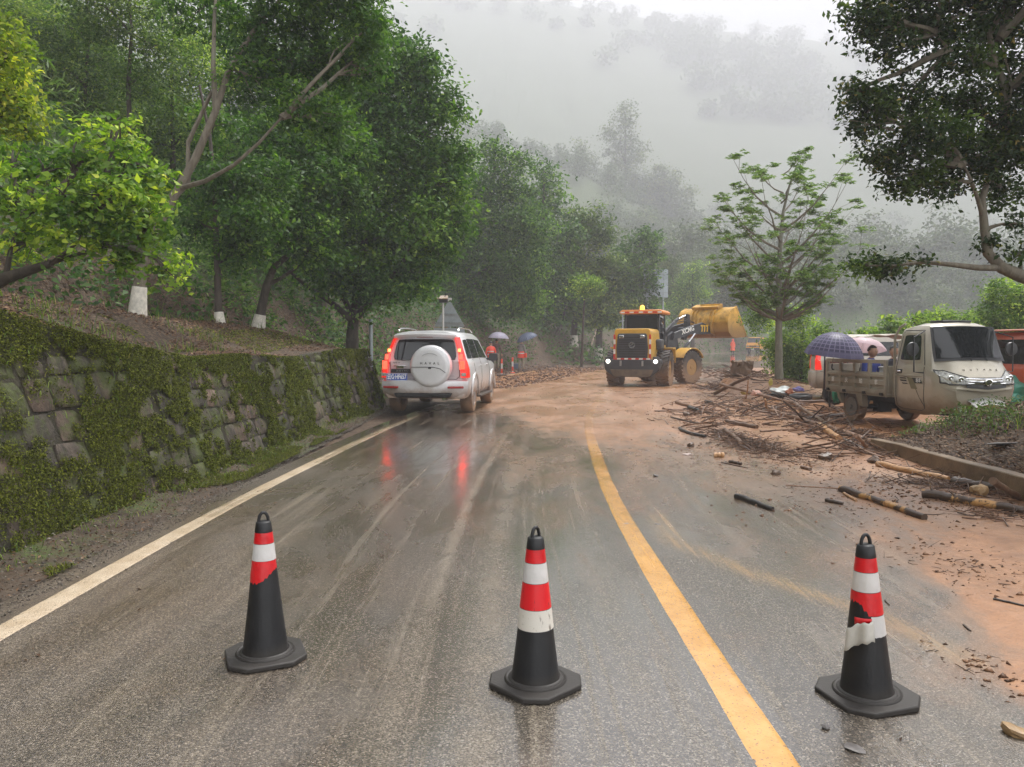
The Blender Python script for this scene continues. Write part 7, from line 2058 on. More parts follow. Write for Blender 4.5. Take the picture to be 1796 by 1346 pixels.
def cone(px, py, rz, label, bands, lean=(0, 0), tears=None):
    """cone 0.70 m; octagonal foot; bands = (z0,z1,material)"""
    H = .655; z0 = .035; r0 = .104; r1 = .033
    g = G(px, py)
    root = thing('traffic_cone', label, 'cone', g, rz)
    root.rotation_euler = (lean[0], lean[1], rz)
    rad = lambda z: r0 + (r1 - r0) * (z - z0) / (H - z0)
    mb = MB()
    o8 = []
    L, c_ = .180, .075
    for sx, sy in ((1, 1), (-1, 1), (-1, -1), (1, -1)):
        a, b = (sx * L, sy * (L - c_)), (sx * (L - c_), sy * L)
        o8 += [a, b] if sx * sy > 0 else [b, a]
    mb.prism(o8, 0.0, .026, 'Z')
    mb.build('base', M_CONE, root, smooth=30, bevel=.007)
    mb = MB(); mb.lathe([(.138, .024), (.138, .030), (.132, .036), (.128, .033), (.121, .033), (.118, .038), (.110, .040), (.105, .036)], 40); mb.build('collar', M_CONE, root, smooth=50)
    mb = MB(); mb.lathe([(r0 + .002, z0 - .004), (rad(.2), .2), (rad(.4), .4), (rad(.60), .60), (rad(.612) + .003, .612), (r1 + .002, H), (r1 - .006, H + .006), (0, H + .008)], 40)
    body = mb.build('cone_body', M_CONE, root, smooth=50)
    mb = MB(); pts = [(.022 * math.cos(a), 0, H + .004 + .042 * max(0, math.sin(a))) for a in [R(v) for v in range(0, 181, 15)]]
    mb.tube(pts, .0075, 8); mb.build('handle_loop', M_CONE, root, smooth=60)
    def band(a, b, mat, name='reflective_band', edge=None, off=.0022, phi0=0, phi1=360):
        mb = MB(); n = 72; rows = []
        full = phi1 - phi0 >= 360
        for k in range(n if full else n + 1):
            ph = R(phi0 + (phi1 - phi0) * k / n)
            lo, hi = (a, b) if edge is None else edge(math.degrees(ph), a, b)
            hi = max(hi, lo + 1e-4)
            rows.append([((rad(z) + off) * math.cos(ph), (rad(z) + off) * math.sin(ph), z) for z in (lo, lo + (hi - lo) / 3, lo + 2 * (hi - lo) / 3, hi)])
        if full: rows.append(rows[0])
        mb.grid(rows); return mb.build(name, mat, body, smooth=60)
    for b in bands: band(*b)
    return root
def jag(x, s=1.0): return .006 * s * math.sin(x * .31) + .005 * s * math.sin(x * .83 + 1) + .003 * s * math.sin(x * 2.1)
# camera facing side of each cone is toward -Y: 270 degrees
def edgeL(ph, a, b):      # lower red sheet torn off to the right, notch on the left
    q = ((ph - 270 + 180) % 360) - 180
    lo = a + .060 * sst(np.float64(q), -20, 80) + jag(ph, .5) + .05 * math.exp(-((q + 78) / 12)**2)
    if q > 90: lo = b - .004
    return float(lo), b
RZ = [R(24), R(43), R(14)]
c1 = cone(466, 1152, RZ[0], 'left traffic cone, its lower half bare black under a torn red sheet',
     [(.558, .612, M_CRED), (.478, .556, M_CWHT), (.375, .477, M_CRED, 'reflective_band', lambda ph, a, b: edgeL((ph + math.degrees(RZ[0])) % 360, a, b))])
c2 = cone(939, 1200, RZ[1], 'middle traffic cone with two red and two white bands, the lowest white one scuffed',
     [(.552, .610, M_CRED), (.465, .550, M_CWHT), (.352, .463, red_torn()), (.262, .350, scuffed_white())])
def e3r(ph, a, b):
    q = ((ph - 270 + 180) % 360) - 180
    return float(a + (.052 * sst(np.float64(-q), 5, 55) + jag(ph, .6) if q < 5 else 0)), b
def e3w(ph, a, b):
    q = ((ph - 270 + 180) % 360) - 180
    hi = b - (.0 if q > -8 else .0); lo = a + jag(ph, .12)
    return lo, hi
c3 = cone(1520, 1222, RZ[2], 'right traffic cone with its lowest white sheet peeling off',
     [(.550, .608, M_CRED), (.468, .548, M_CWHT), (.372, .466, M_CRED, 'reflective_band', lambda ph, a, b: e3r((ph + math.degrees(RZ[2])) % 360, a, b)),
      (.285, .370, M_CWHT, 'reflective_band', e3w, .0022, 262 - 14, 440 - 14)], lean=(0, R(-2)))
def flap():
    """the loose half of the white sheet, bent away from the cone"""
    mb = MB(Matrix.Rotation(-RZ[2], 4, 'Z')); rows = []
    for k in range(15):
        u = k / 14
        ph = R(268 - 72 * u)
        d = .006 + .016 * math.sin(u * 5) ** 2 + .010 * u
        rows.append([((.069 + d + .012 * v) * math.cos(ph), (.069 + d + .012 * v) * math.sin(ph), .352 - .045 * u * (1 - v * .3) + .018 * math.sin(u * 3.1) - (.108 - .030 * (1 - u)) * v + .004 * math.sin(u * 21 + v * 5)) for v in np.linspace(0, 1, 7)])
    mb.grid(rows)
    cb = [c for c in KIDS[c3.name] if c.name.startswith('cone_body')][0]
    o = mb.build('loose_sheet', simple('dirty_sheet', (.50, .48, .43), .5, var=.15, scale=18), cb, smooth=60)
    sd = o.modifiers.new('solid', 'SOLIDIFY'); sd.thickness = .0015
    mb = MB(Matrix.Rotation(-RZ[2], 4, 'Z')); rows = []
    for k in range(9):
        u = k / 8; ph = R(262 - 52 * u)
        rows.append([((.077) * math.cos(ph), (.077) * math.sin(ph), z) for z in (.352 - .020 * u, .366 - .014 * u + .012 * u)])
    mb.grid(rows); o = mb.build('red_remnant', M_CRED, cb, smooth=60); o.modifiers.new('solid', 'SOLIDIFY').thickness = .0015
flap()

# ================================================================== BOLLARDS, POSTS, SIGNS
M_ORG = simple('orange_plastic', (0.72, 0.075, 0.03), .4, var=.1)
M_GALV = simple('galvanised_steel', (0.30, 0.33, 0.34), .45, .4, var=.15, bump=.1)
M_SIGNB = simple('sign_back_grey', (0.33, 0.37, 0.40), .5, .2, var=.12)
for px, py, D, lb in ((880, 662, 37.5, 'left of the two orange and white bollards behind the silver car'), (899, 657, 40, 'right of the two orange and white bollards, beside the man in the orange vest')):
    p = W(px, py, D); gz = TZr(p.x, p.y)
    root = thing('bollard', lb, 'bollard', (p.x, p.y, gz), 0, 'bollards by the mud slide')
    H = .80
    for k, (a, b) in enumerate(((0, .12), (.12, .34), (.34, .60), (.60, .80))):
        mb = MB(); mb.lathe([(.045, a), (.045, b)] + ([(.03, b + .02)] if k == 3 else []), 14)
        mb.build('orange_band' if k % 2 else 'white_band', M_ORG if k % 2 else M_CWHT, root)
    mb = MB(); mb.lathe([(.13, 0), (.12, .03), (.05, .05)], 16); mb.build('foot', M_ORG, root)
# galvanised post at the wall end
p = W(651, 645, 20.3)
mb = MB(); mb.lathe([(.052, -.4), (.052, 1.25), (.048, 1.27), (0, 1.28)], 16)
mb.lathe([(.11, 0.0), (.11, .02), (.052, .02)], 16)
o = mb.build('steel_post', M_GALV, smooth=40); o.location = (p.x, p.y, p.z); tag(o, 'plain galvanised steel post standing just left of the silver car', 'post')
mb = MB(); mb.lathe([(.10, -.3), (.11, .30), (.08, .36), (0, .38)], 14); o = mb.build('marker_stone', simple('white_marker', (.55, .53, .45), .7, var=.25), smooth=50)
p = W(640, 643, 19.9); o.location = (p.x, p.y, p.z); tag(o, 'short whitish marker stone between the wall end and the steel post', 'stone')
# road sign seen from behind: triangle over a rectangle
def tri_sign():
    D = 31.0; c = W(788, 560, D); gz = TZ(c.x, c.y)
    root = thing('road_sign', 'back of a triangular road sign with a square plate below, behind the silver car', 'road sign', (c.x, c.y, gz), R(-6))
    z = c.z - gz
    mb = MB(); mb.cyl((0, .06, -.3), (0, .06, z + .75), .045); mb.build('post', M_GALV, root)
    mb = MB(); mb.prism([(-.62, z - .30), (.62, z - .30), (.08, z + .66), (-.08, z + .66)], 0, .02); mb.build('triangle_plate', M_SIGNB, root, smooth=0)
    mb = MB(); mb.prism([(-.62, z - 1.15), (.62, z - 1.15), (.62, z - .36), (-.62, z - .36)], 0, .02); mb.build('square_plate', M_SIGNB, root, smooth=0)
    for zz in (z - .15, z + .2, z - .55, z - .95):
        w = .56 if zz < z else .34
        mb = MB(); mb.box((0, -.02, zz), (2 * w, .04, .05)); mb.build('stiffener', M_GALV, root, smooth=0)
tri_sign()
def solar_lamp():
    D = 27.0; c = W(777, 530, D); gz = TZ(c.x, c.y)
    root = thing('warning_lamp', 'slim white pole carrying a small solar panel and warning lamp behind the silver car', 'lamp', (c.x, c.y, gz))
    z = c.z - gz
    mb = MB(); mb.cyl((0, 0, -.2), (0, 0, z), .035); mb.build('pole', simple('pole_white', (.6, .6, .58), .5), root)
    mb = MB(); mb.box((-.04, 0, z + .16), (.42, .34, .03), Matrix.Rotation(.35, 4, 'X')); mb.build('solar_panel', simple('panel_tan', (.35, .25, .16), .25), root, smooth=0)
    mb = MB(); mb.box((.02, 0, z + .05), (.30, .16, .15)); mb.build('lamp_box', M_BLACK, root, smooth=0, bevel=.01)
    mb = MB(); mb.box((.24, -.02, z + .08), (.13, .10, .12)); mb.build('lamp_head', M_CWHT, root, smooth=0, bevel=.01)
    mb = MB(); mb.tube([(.05, 0, z + .12), (.1, .02, z + .3), (.2, .02, z + .26)], .015, 6); mb.build('bracket', M_BLACK, root)
solar_lamp()
def big_sign():
    D = 62.0; c = W(1150, 497, D); gz = TZ(c.x, c.y)
    root = thing('billboard_sign', 'back of a large grey rectangular road sign rising behind the loader cab', 'road sign', (c.x, c.y, gz), R(14))
    z = c.z - gz
    mb = MB(); mb.cyl((-.7, .12, -.5), (-.7, .12, z + .9), .13); mb.cyl((.7, .12, -.5), (.7, .12, z - .9), .08); mb.build('post', M_GALV, root)
    tag(KIDS[root.name][-1], kind='stuff')
    for k in range(5):
        mb = MB(); mb.box((-.86 + k * .43, 0, z), (.425, .03, 2.25)); mb.build('panel', M_SIGNB, root, smooth=0)
    for zz in (z - .75, z + .0, z + .75):
        mb = MB(); mb.box((0, -.05, zz), (2.1, .06, .07)); mb.build('rail', M_GALV, root, smooth=0)
    for k in range(4):
        mb = MB(); mb.box((-.645 + k * .43, -.03, z), (.05, .05, 2.2)); mb.build('rib', M_GALV, root, smooth=0)
big_sign()
def thin_post():
    D = 55.0; c = W(1092, 590, D); gz = TZ(c.x, c.y)
    mb = MB(); h = W(1092, 545, D).z - gz
    mb.cyl((0, 0, -.2), (0, 0, h), .05); mb.cyl((-.25, 0, h * .8), (.2, 0, h * .82), .03)
    o = mb.build('slim_post', M_GALV); o.location = (c.x, c.y, gz); tag(o, 'thin grey post with a short crossbar left of the loader cab', 'post')
thin_post()

# ================================================================== UMBRELLAS
def plaid_mat(name, base, line, line2=None, sc=9.0, band=.22):
    t = NT(name); sep = t.n('ShaderNodeSeparateXYZ'); t.l(t.coord('UV'), sep.inputs[0])
    def lines(s, k, w):
        f = t.math('FRACT', t.math('MULTIPLY', s, k)); return t.math('LESS_THAN', f, w)
    m = t.math('MAXIMUM', lines(sep.outputs[0], 4, band), lines(sep.outputs[1], sc, band))
    m2 = t.math('MULTIPLY', lines(sep.outputs[0], 4, band * 2.2), lines(sep.outputs[1], sc, band * 2.2))
    c = t.mix(t.math('MULTIPLY', m, .75), base, line)
    if line2: c = t.mix(t.math('MULTIPLY', t.math('GREATER_THAN', sep.outputs[1], .86), .85), c, line2)
    t.bs('Base Color', c); t.bs('Roughness', .45)
    tr = t.n('ShaderNodeBsdfTranslucent'); t.l(c, tr.inputs['Color'])
    ms = t.n('ShaderNodeMixShader'); ms.inputs[0].default_value = .3
    t.l(t.b.outputs[0], ms.inputs[1]); t.l(tr.outputs[0], ms.inputs[2]); t.l(ms.outputs[0], t.out.inputs['Surface'])
    return t.m
def umbrella(name, label, top, r, mat, tilt=(0, 0), rz=0, n=8, shaft=.75, depth=.34, group=None):
    root = thing(name, label, 'umbrella', top, rz, group); root.rotation_euler = (tilt[0], tilt[1], rz)
    V = []; F = []; UV = []
    na, nr = 6, 8
    for k in range(n):
        for i in range(na + 1):
            a = 2 * math.pi * (k + i / na) / n
            u = i / na
            for j in range(nr + 1):
                v = j / nr
                sag = math.sin(math.pi * u)
                rr = r * math.sin(v * 1.25) / math.sin(1.25)
                z = -depth * (1 - math.cos(v * 1.25)) / (1 - math.cos(1.25))
                rr *= 1 - .075 * sag * v**2
                V.append((rr * math.cos(a), rr * math.sin(a), z - .030 * sag * v * 0 + .02 * sag * v * (1 - v) - .0)); UV.append((u, v))
        b = k * (na + 1) * (nr + 1)
        for i in range(na):
            for j in range(nr):
                q = b + i * (nr + 1) + j
                F.append((q, q + 1, q + nr + 2, q + nr + 1))
    me = np_mesh('canopy', np.array(V), np.array(F), [mat], smooth=True)
    uvl = me.uv_layers.new(name='UVMap'); uvl.data.foreach_set('uv', np.array(UV, np.float32)[np.array(F).ravel()].ravel())
    can = link('canopy', me, root)
    for k in range(n):
        a = 2 * math.pi * k / n
        mb = MB(); mb.tube([(r * math.sin(v * 1.25) / math.sin(1.25) * math.cos(a), r * math.sin(v * 1.25) / math.sin(1.25) * math.sin(a), -depth * (1 - math.cos(v * 1.25)) / (1 - math.cos(1.25)) - .006) for v in (0, .33, .66, 1)], .004, 4)
        mb.build('rib', M_CHROME, can)
    mb = MB(); mb.cyl((0, 0, .04), (0, 0, -shaft), .007, n=8); mb.build('shaft', M_CHROME, root)
    mb = MB(); mb.tube([(0, 0, -shaft), (0, 0, -shaft - .07), (.02, 0, -shaft - .11), (.05, 0, -shaft - .10)], .014, 8); mb.build('grip', M_BLACK, root)
    return root

# ================================================================== PEOPLE
M_SKIN = simple('skin', (0.42, 0.24, 0.16), .5, var=.08)
M_HAIR = simple('black_hair', (0.012, 0.010, 0.009), .5)
def skin_mesh(verts, edges, radii, root_i=0, sub=2):
    me = bpy.data.meshes.new('skel'); me.from_pydata(verts, edges, [])
    o = bpy.data.objects.new('skel', me); COL.objects.link(o)
    o.modifiers.new('skin', 'SKIN'); s = o.modifiers.new('sub', 'SUBSURF'); s.levels = sub; s.render_levels = sub
    sv = me.skin_vertices[0].data
    for i, r in enumerate(radii): sv[i].radius = (r, r) if not hasattr(r, '__len__') else r; sv[i].use_root = (i == root_i)
    dg = bpy.context.evaluated_depsgraph_get(); dg.update()
    m = bpy.data.meshes.new_from_object(o.evaluated_get(dg)); bpy.data.objects.remove(o)
    m.shade_smooth(); return m
def hand_part(root, wrist, direction, curl=1.0, sc=1.0):
    """palm with four bent fingers and a thumb"""
    w = Vector(wrist); d = Vector(direction).normalized(); sd = d.orthogonal().normalized(); nrm = d.cross(sd)
    mb = MB(); pc = w + d * .05 * sc
    mb.tube([w - d * .01, w + d * .03 * sc, w + d * .085 * sc], [.026 * sc, .036 * sc, .034 * sc], 8)
    for k in range(4):
        b = w + d * .08 * sc + sd * (k - 1.5) * .018 * sc; L = (.055, .065, .060, .048)[k] * sc
        mb.tube([b, b + d * L * .5 + nrm * L * .15 * curl, b + d * L * .7 + nrm * L * .6 * curl, b + d * L * .4 + nrm * L * .9 * curl], [.009 * sc, .0085 * sc, .008 * sc, .006 * sc], 6)
    t = w + d * .03 * sc + sd * .03 * sc
    mb.tube([t, t + sd * .02 * sc + d * .025 * sc + nrm * .01, t + d * .05 * sc + nrm * .03 * sc], [.011 * sc, .010 * sc, .007 * sc], 6)
    return mb.build('hand', M_SKIN, root, smooth=60)
def head(root, c, tilt=0, hair=True, hat=None, face=1):
    """head with face toward -Y*face"""
    c = Vector(c); bm = bmesh.new(); bmesh.ops.create_uvsphere(bm, u_segments=20, v_segments=16, radius=1)
    for v in bm.verts:
        x, y, z = v.co
        f = -y * face
        v.co = Vector((x * .078 * (1 - .18 * max(0, -z)), y * .095, z * .118))
        if f > .75 and -.25 < z < .15 and abs(x) < .2: v.co.y -= face * .018 * (1 - abs(x) * 4)
        if f > .6 and -.75 < z < -.45: v.co.y -= face * .008
    for v in bm.verts: v.co += c
    me = bpy.data.meshes.new('head'); bm.to_mesh(me); bm.free(); me.materials.append(M_SKIN); me.shade_smooth()
    h = link('head', me, root)
    mb = MB()
    for s in (-1, 1):
        mb.box((c.x + s * .030, c.y - face * .088, c.z + .01), (.022, .012, .010))
    mb.box((c.x, c.y - face * .088, c.z - .055), (.045, .010, .010)); mb.build('eyes_and_mouth', simple('dark_features', (.06, .03, .025), .5), h); tag(KIDS[h.name][-1], kind='stuff')
    for s in (-1, 1):
        e = MB(); e.box((c.x + s * .080, c.y + .005, c.z), (.014, .03, .05)); e.build('ear', M_SKIN, h, bevel=.006)
    if hair:
        bm = bmesh.new(); bmesh.ops.create_uvsphere(bm, u_segments=18, v_segments=12, radius=1)
        for v in list(bm.verts):
            x, y, z = v.co
            if z < -.2 or (z < .35 and -y * face > .3): bm.verts.remove(v)
        for v in bm.verts: v.co = Vector((v.co.x * .088, v.co.y * .104 + face * .006, v.co.z * .122 + .008)) + c
        me = bpy.data.meshes.new('hair'); bm.to_mesh(me); bm.free(); me.materials.append(M_HAIR); me.shade_smooth(); link('hair', me, h)
    if hat: 
        m = MB(Matrix.Translation(c)); m.lathe([(.17, .04), (.10, .06), (.095, .11), (.05, .15), (0, .155)], 20); m.build('hat', hat, h)
    return h
def person(label, loc, rz, H=1.70, top=None, legs=None, vest=None, shoes=None, larm=None, rarm=None, coat=None, hat=None, stance=.10, face=1, hair=True):
    """standing figure, facing -Y before rotation; arms given as (elbow, wrist) in metres for a 1.7 m body"""
    root = thing('person', label, 'person', loc, rz); k = H / 1.70
    la = larm or ((.27, .02, 1.13), (.27, -.06, .90)); ra = rarm or ((-.27, .02, 1.13), (-.27, -.06, .90))
    v = [(0, 0, .94), (0, 0, 1.10), (0, .005, 1.26), (0, .01, 1.38), (0, 0, 1.46), (0, -.01, 1.52),
         (.18, .01, 1.38), la[0], la[1], (-.18, .01, 1.38), ra[0], ra[1],
         (.09, 0, .90), (stance, -.02, .50), (stance, .02, .09), (-.09, 0, .90), (-stance, -.03, .50), (-stance, .01, .09)]
    e = [(0, 1), (1, 2), (2, 3), (3, 4), (4, 5), (3, 6), (6, 7), (7, 8), (3, 9), (9, 10), (10, 11), (0, 12), (12, 13), (13, 14), (0, 15), (15, 16), (16, 17)]
    r = [(.15, .105), (.135, .10), (.155, .11), (.13, .09), .06, .05, .065, .048, .034, .065, .048, .034, .095, .062, .042, .095, .062, .042]
    v = [(a * k, b * k, c * k) for a, b, c in v]; r = [tuple(q * k for q in x) if hasattr(x, '__len__') else x * k for x in r]
    me = skin_mesh(v, e, r, 0)
    me.materials.clear()
    for m in (top, legs, M_SKIN): me.materials.append(m)
    for p in me.polygons:
        z = p.center.z / k
        p.material_index = 1 if z < .93 else (2 if z > 1.47 else 0)
    link('body', me, root)
    head(root, (0, -.015 * k, 1.60 * k), hair=hair, hat=hat, face=face)
    hand_part(root, v[8], Vector(v[8]) - Vector(v[7])); hand_part(root, v[11], Vector(v[11]) - Vector(v[10]))
    for s in (14, 17):
        mb = MB(); x, y, _ = v[s]; mb.box((x, y - .05 * k, .045), (.095, .27, .085), taper=(.8, .8)); mb.build('shoe', shoes or M_BLACK, root, bevel=.03)
    if vest:
        mb = MB(Matrix.Diagonal((k, k, k, 1)))
        mb.grid([[(a * math.cos(t), b * math.sin(t), z) for t in np.linspace(0, 2 * math.pi, 25)] for z, a, b in ((.84, .185, .135), (.94, .185, .14), (1.08, .17, .135), (1.24, .19, .145), (1.36, .19, .13), (1.43, .11, .09))])
        ve = mb.build('vest', vest, root, smooth=60)
        for z, a, b in ((.99, .186, .144), (1.15, .186, .146)):
            m2 = MB(Matrix.Diagonal((k, k, k, 1))); m2.grid([[(a * math.cos(t), b * math.sin(t), zz) for t in np.linspace(0, 2 * math.pi, 25)] for zz in (z, z + .05)])
            m2.build('reflective_stripe', M_CWHT, ve, smooth=60)
    if coat:
        mb = MB(Matrix.Diagonal((k, k, k, 1)))
        mb.grid([[((a + .02 * math.sin(5 * t + z * 9)) * math.cos(t), (b + .015 * math.sin(6 * t + z * 5)) * math.sin(t), z) for t in np.linspace(0, 2 * math.pi, 33)] for z, a, b in ((.42, .27, .20), (.7, .25, .19), (.95, .23, .17), (1.2, .235, .16), (1.36, .23, .14), (1.45, .13, .11), (1.52, .11, .12), (1.62, .125, .14), (1.72, .09, .10), (1.75, .02, .02))])
        mb.build('raincoat', coat, root, smooth=60)
    return root
VEST = simple('orange_vest', (0.80, 0.07, 0.03), .5, var=.08)
COAT = simple('orange_raincoat', (0.85, 0.10, 0.035), .35, var=.12)
GREY = simple('grey_shirt', (0.25, 0.23, 0.22), .7); KHAKI = simple('khaki_trousers', (0.30, 0.26, 0.20), .8, dirt=((.2, .12, .07), .6, 0, .5)); BROWN = simple('brown_jacket', (0.12, 0.06, 0.05), .7)
BLUE = simple('blue_jacket', (0.018, 0.045, 0.26), .6); DARKC = simple('dark_clothes', (0.02, 0.02, 0.03), .7)
M_LILAC = plaid_mat('lilac_cloth', (0.48, 0.45, 0.56), (0.46, 0.43, 0.55), None, 3, .1)
M_NAVY = plaid_mat('navy_check_cloth', (0.085, 0.11, 0.19), (0.22, 0.26, 0.36), None, 8, .25)
M_PLAID = plaid_mat('purple_plaid_cloth', (0.060, 0.055, 0.115), (0.22, 0.20, 0.33), (0.13, .12, .22), 9, .20)
M_PINK = plaid_mat('pink_cloth', (0.70, 0.52, 0.56), (0.70, 0.53, 0.57), None, 3, .1)
def onground(px, py, D):
    p = W(px, py, D); return Vector((p.x, p.y, TZr(p.x, p.y)))
q = onground(871, 655, 41.5)
person('person in a brown top under the lilac umbrella, half hidden by the silver car', q + Vector((.0, 0, 0)), R(160), 1.66, BROWN, KHAKI, larm=((.25, -.12, 1.2), (.10, -.20, 1.42)))
umbrella('umbrella', 'plain lilac umbrella held by the person behind the silver car', q + Vector((.12, .05, 2.06)), .56, M_LILAC, (0, R(3)), 0, shaft=.62)
q = onground(866, 655, 39.5)
person('person in an orange vest and hood seen right behind the silver car mirror', q + Vector((-.15, 0, 0)), R(200), 1.6, VEST, DARKC, vest=VEST)
q = onground(914, 655, 42.5)
person('person in grey shirt, low orange vest and khaki trousers under the navy umbrella', q, R(150), 1.72, GREY, KHAKI, larm=((.26, -.12, 1.2), (.10, -.20, 1.42)), stance=.12)
ve = [o for o in bpy.data.objects if o.name.startswith('person') and o.type == 'EMPTY'][-1]
mb = MB(); mb.grid([[(a * math.cos(t), b * math.sin(t), z) for t in np.linspace(0, 2 * math.pi, 25)] for z, a, b in ((.72, .215, .17), (.85, .21, .165), (1.0, .19, .15), (1.08, .17, .14))]); mb.build('tied_vest', VEST, ve, smooth=60)
mb = MB(); mb.grid([[(a * math.cos(t), b * math.sin(t), z) for t in np.linspace(0, 2 * math.pi, 25)] for z, a, b in ((.94, .203, .163), (1.0, .197, .157))]); mb.build('reflective_stripe', M_CWHT, ve, smooth=60)
mb = MB(); mb.box((-.27, 0, .86), (.16, .1, .24)); mb.build('hanging_sleeve', VEST, ve, bevel=.03)
umbrella('umbrella', 'navy checked umbrella tilted to the left beside the bollards', q + Vector((.22, .0, 2.08)), .60, M_NAVY, (R(8), R(-20)), 0, shaft=.66)
mb = MB(); mb.box((0, 0, .16), (.42, .30, .32), taper=(1.1, 1.1)); q = onground(906, 650, 44); o = mb.build('blue_bin', simple('slate_blue', (.09, .12, .18), .5), smooth=0, bevel=.02); o.location = q; tag(o, 'small slate blue bin between the right bollard and the man', 'bin')
q = onground(1285, 622, 90)
person('person in a long orange raincoat standing on the wet road beyond the loader', q, R(10), 1.75, COAT, DARKC, coat=COAT)
q = onground(1372, 622, 74); q.z = W(1372, 626, 74).z
person('person in orange rain gear partly hidden behind the trunk of the tiered tree', q, R(-10), 1.7, COAT, DARKC, vest=VEST)

# passengers on the cargo bed
tm = Matrix.Translation(TRIKE.location) @ Matrix.Rotation(TRIKE.rotation_euler.z, 4, 'Z')
def sitter(label, lx, ly, lz, rz, top, legs, hat=None):
    root = thing('person', label, 'person', tm @ Vector((lx, ly, lz)), TRIKE.rotation_euler.z + rz)
    v = [(0, 0, .14), (0, .01, .30), (0, 0, .46), (0, -.02, .58), (0, -.02, .66), (0, -.03, .70), (.18, -.01, .56), (.25, -.08, .34), (.12, -.26, .44), (-.18, -.01, .56), (-.25, -.05, .34), (-.14, -.26, .24),
         (.10, -.02, .12), (.13, -.42, .20), (.12, -.44, -.12 + .02), (-.10, -.02, .12), (-.13, -.42, .20), (-.12, -.44, -.10)]
    e = [(0, 1), (1, 2), (2, 3), (3, 4), (4, 5), (3, 6), (6, 7), (7, 8), (3, 9), (9, 10), (10, 11), (0, 12), (12, 13), (13, 14), (0, 15), (15, 16), (16, 17)]
    r = [(.15, .12), (.14, .11), (.16, .115), (.12, .09), .058, .05, .068, .052, .036, .068, .052, .036, .09, .065, .045, .09, .065, .045]
    me = skin_mesh(v, e, r); me.materials.clear()
    for m in (top, legs, M_SKIN): me.materials.append(m)
    for p in me.polygons: p.material_index = 1 if (p.center.z < .22 and (p.center.y < -.12 or p.center.z < .1)) else (2 if p.center.z > .67 else 0)
    link('body', me, root); head(root, (0, -.05, .80), hat=hat)
    hand_part(root, v[8], (0, -.1, .3)); hand_part(root, v[11], (0.1, -.3, 0))
    return root
sitter('person in a blue jacket sitting in the cargo bed under the purple plaid umbrella', .25, -.05, .56, R(200), BLUE, DARKC)
sitter('person in dark clothes sitting in the cargo bed under the pink umbrella', .15, .50, .56, R(170), DARKC, DARKC)
um = tm @ Vector((.50, -.42, 1.80))
umbrella('plaid_umbrella', 'large purple plaid umbrella over the rear end of the tricycle cargo bed', W(1468, 583, 14.9), .56, M_PLAID, (R(6), R(4)), R(10), shaft=.62, depth=.46)
umbrella('pink_umbrella', 'pale pink umbrella behind the purple plaid one on the cargo bed', W(1516, 594, 15.4), .44, M_PINK, (R(-4), R(14)), R(25), shaft=.6, depth=.20)
b = tm @ Vector((.30, .85, .62)); mb = MB(); mb.box((0, 0, .22), (.5, .4, .44), taper=(.96, .96)); mb.box((0, 0, .455), (.52, .42, .03))
o = mb.build('storage_box', simple('clear_plastic_box', (.42, .44, .48), .25), smooth=0, bevel=.02); o.location = b; o.rotation_euler = TRIKE.rotation_euler; tag(o, 'translucent storage box in the cargo bed next to the cab', 'box')

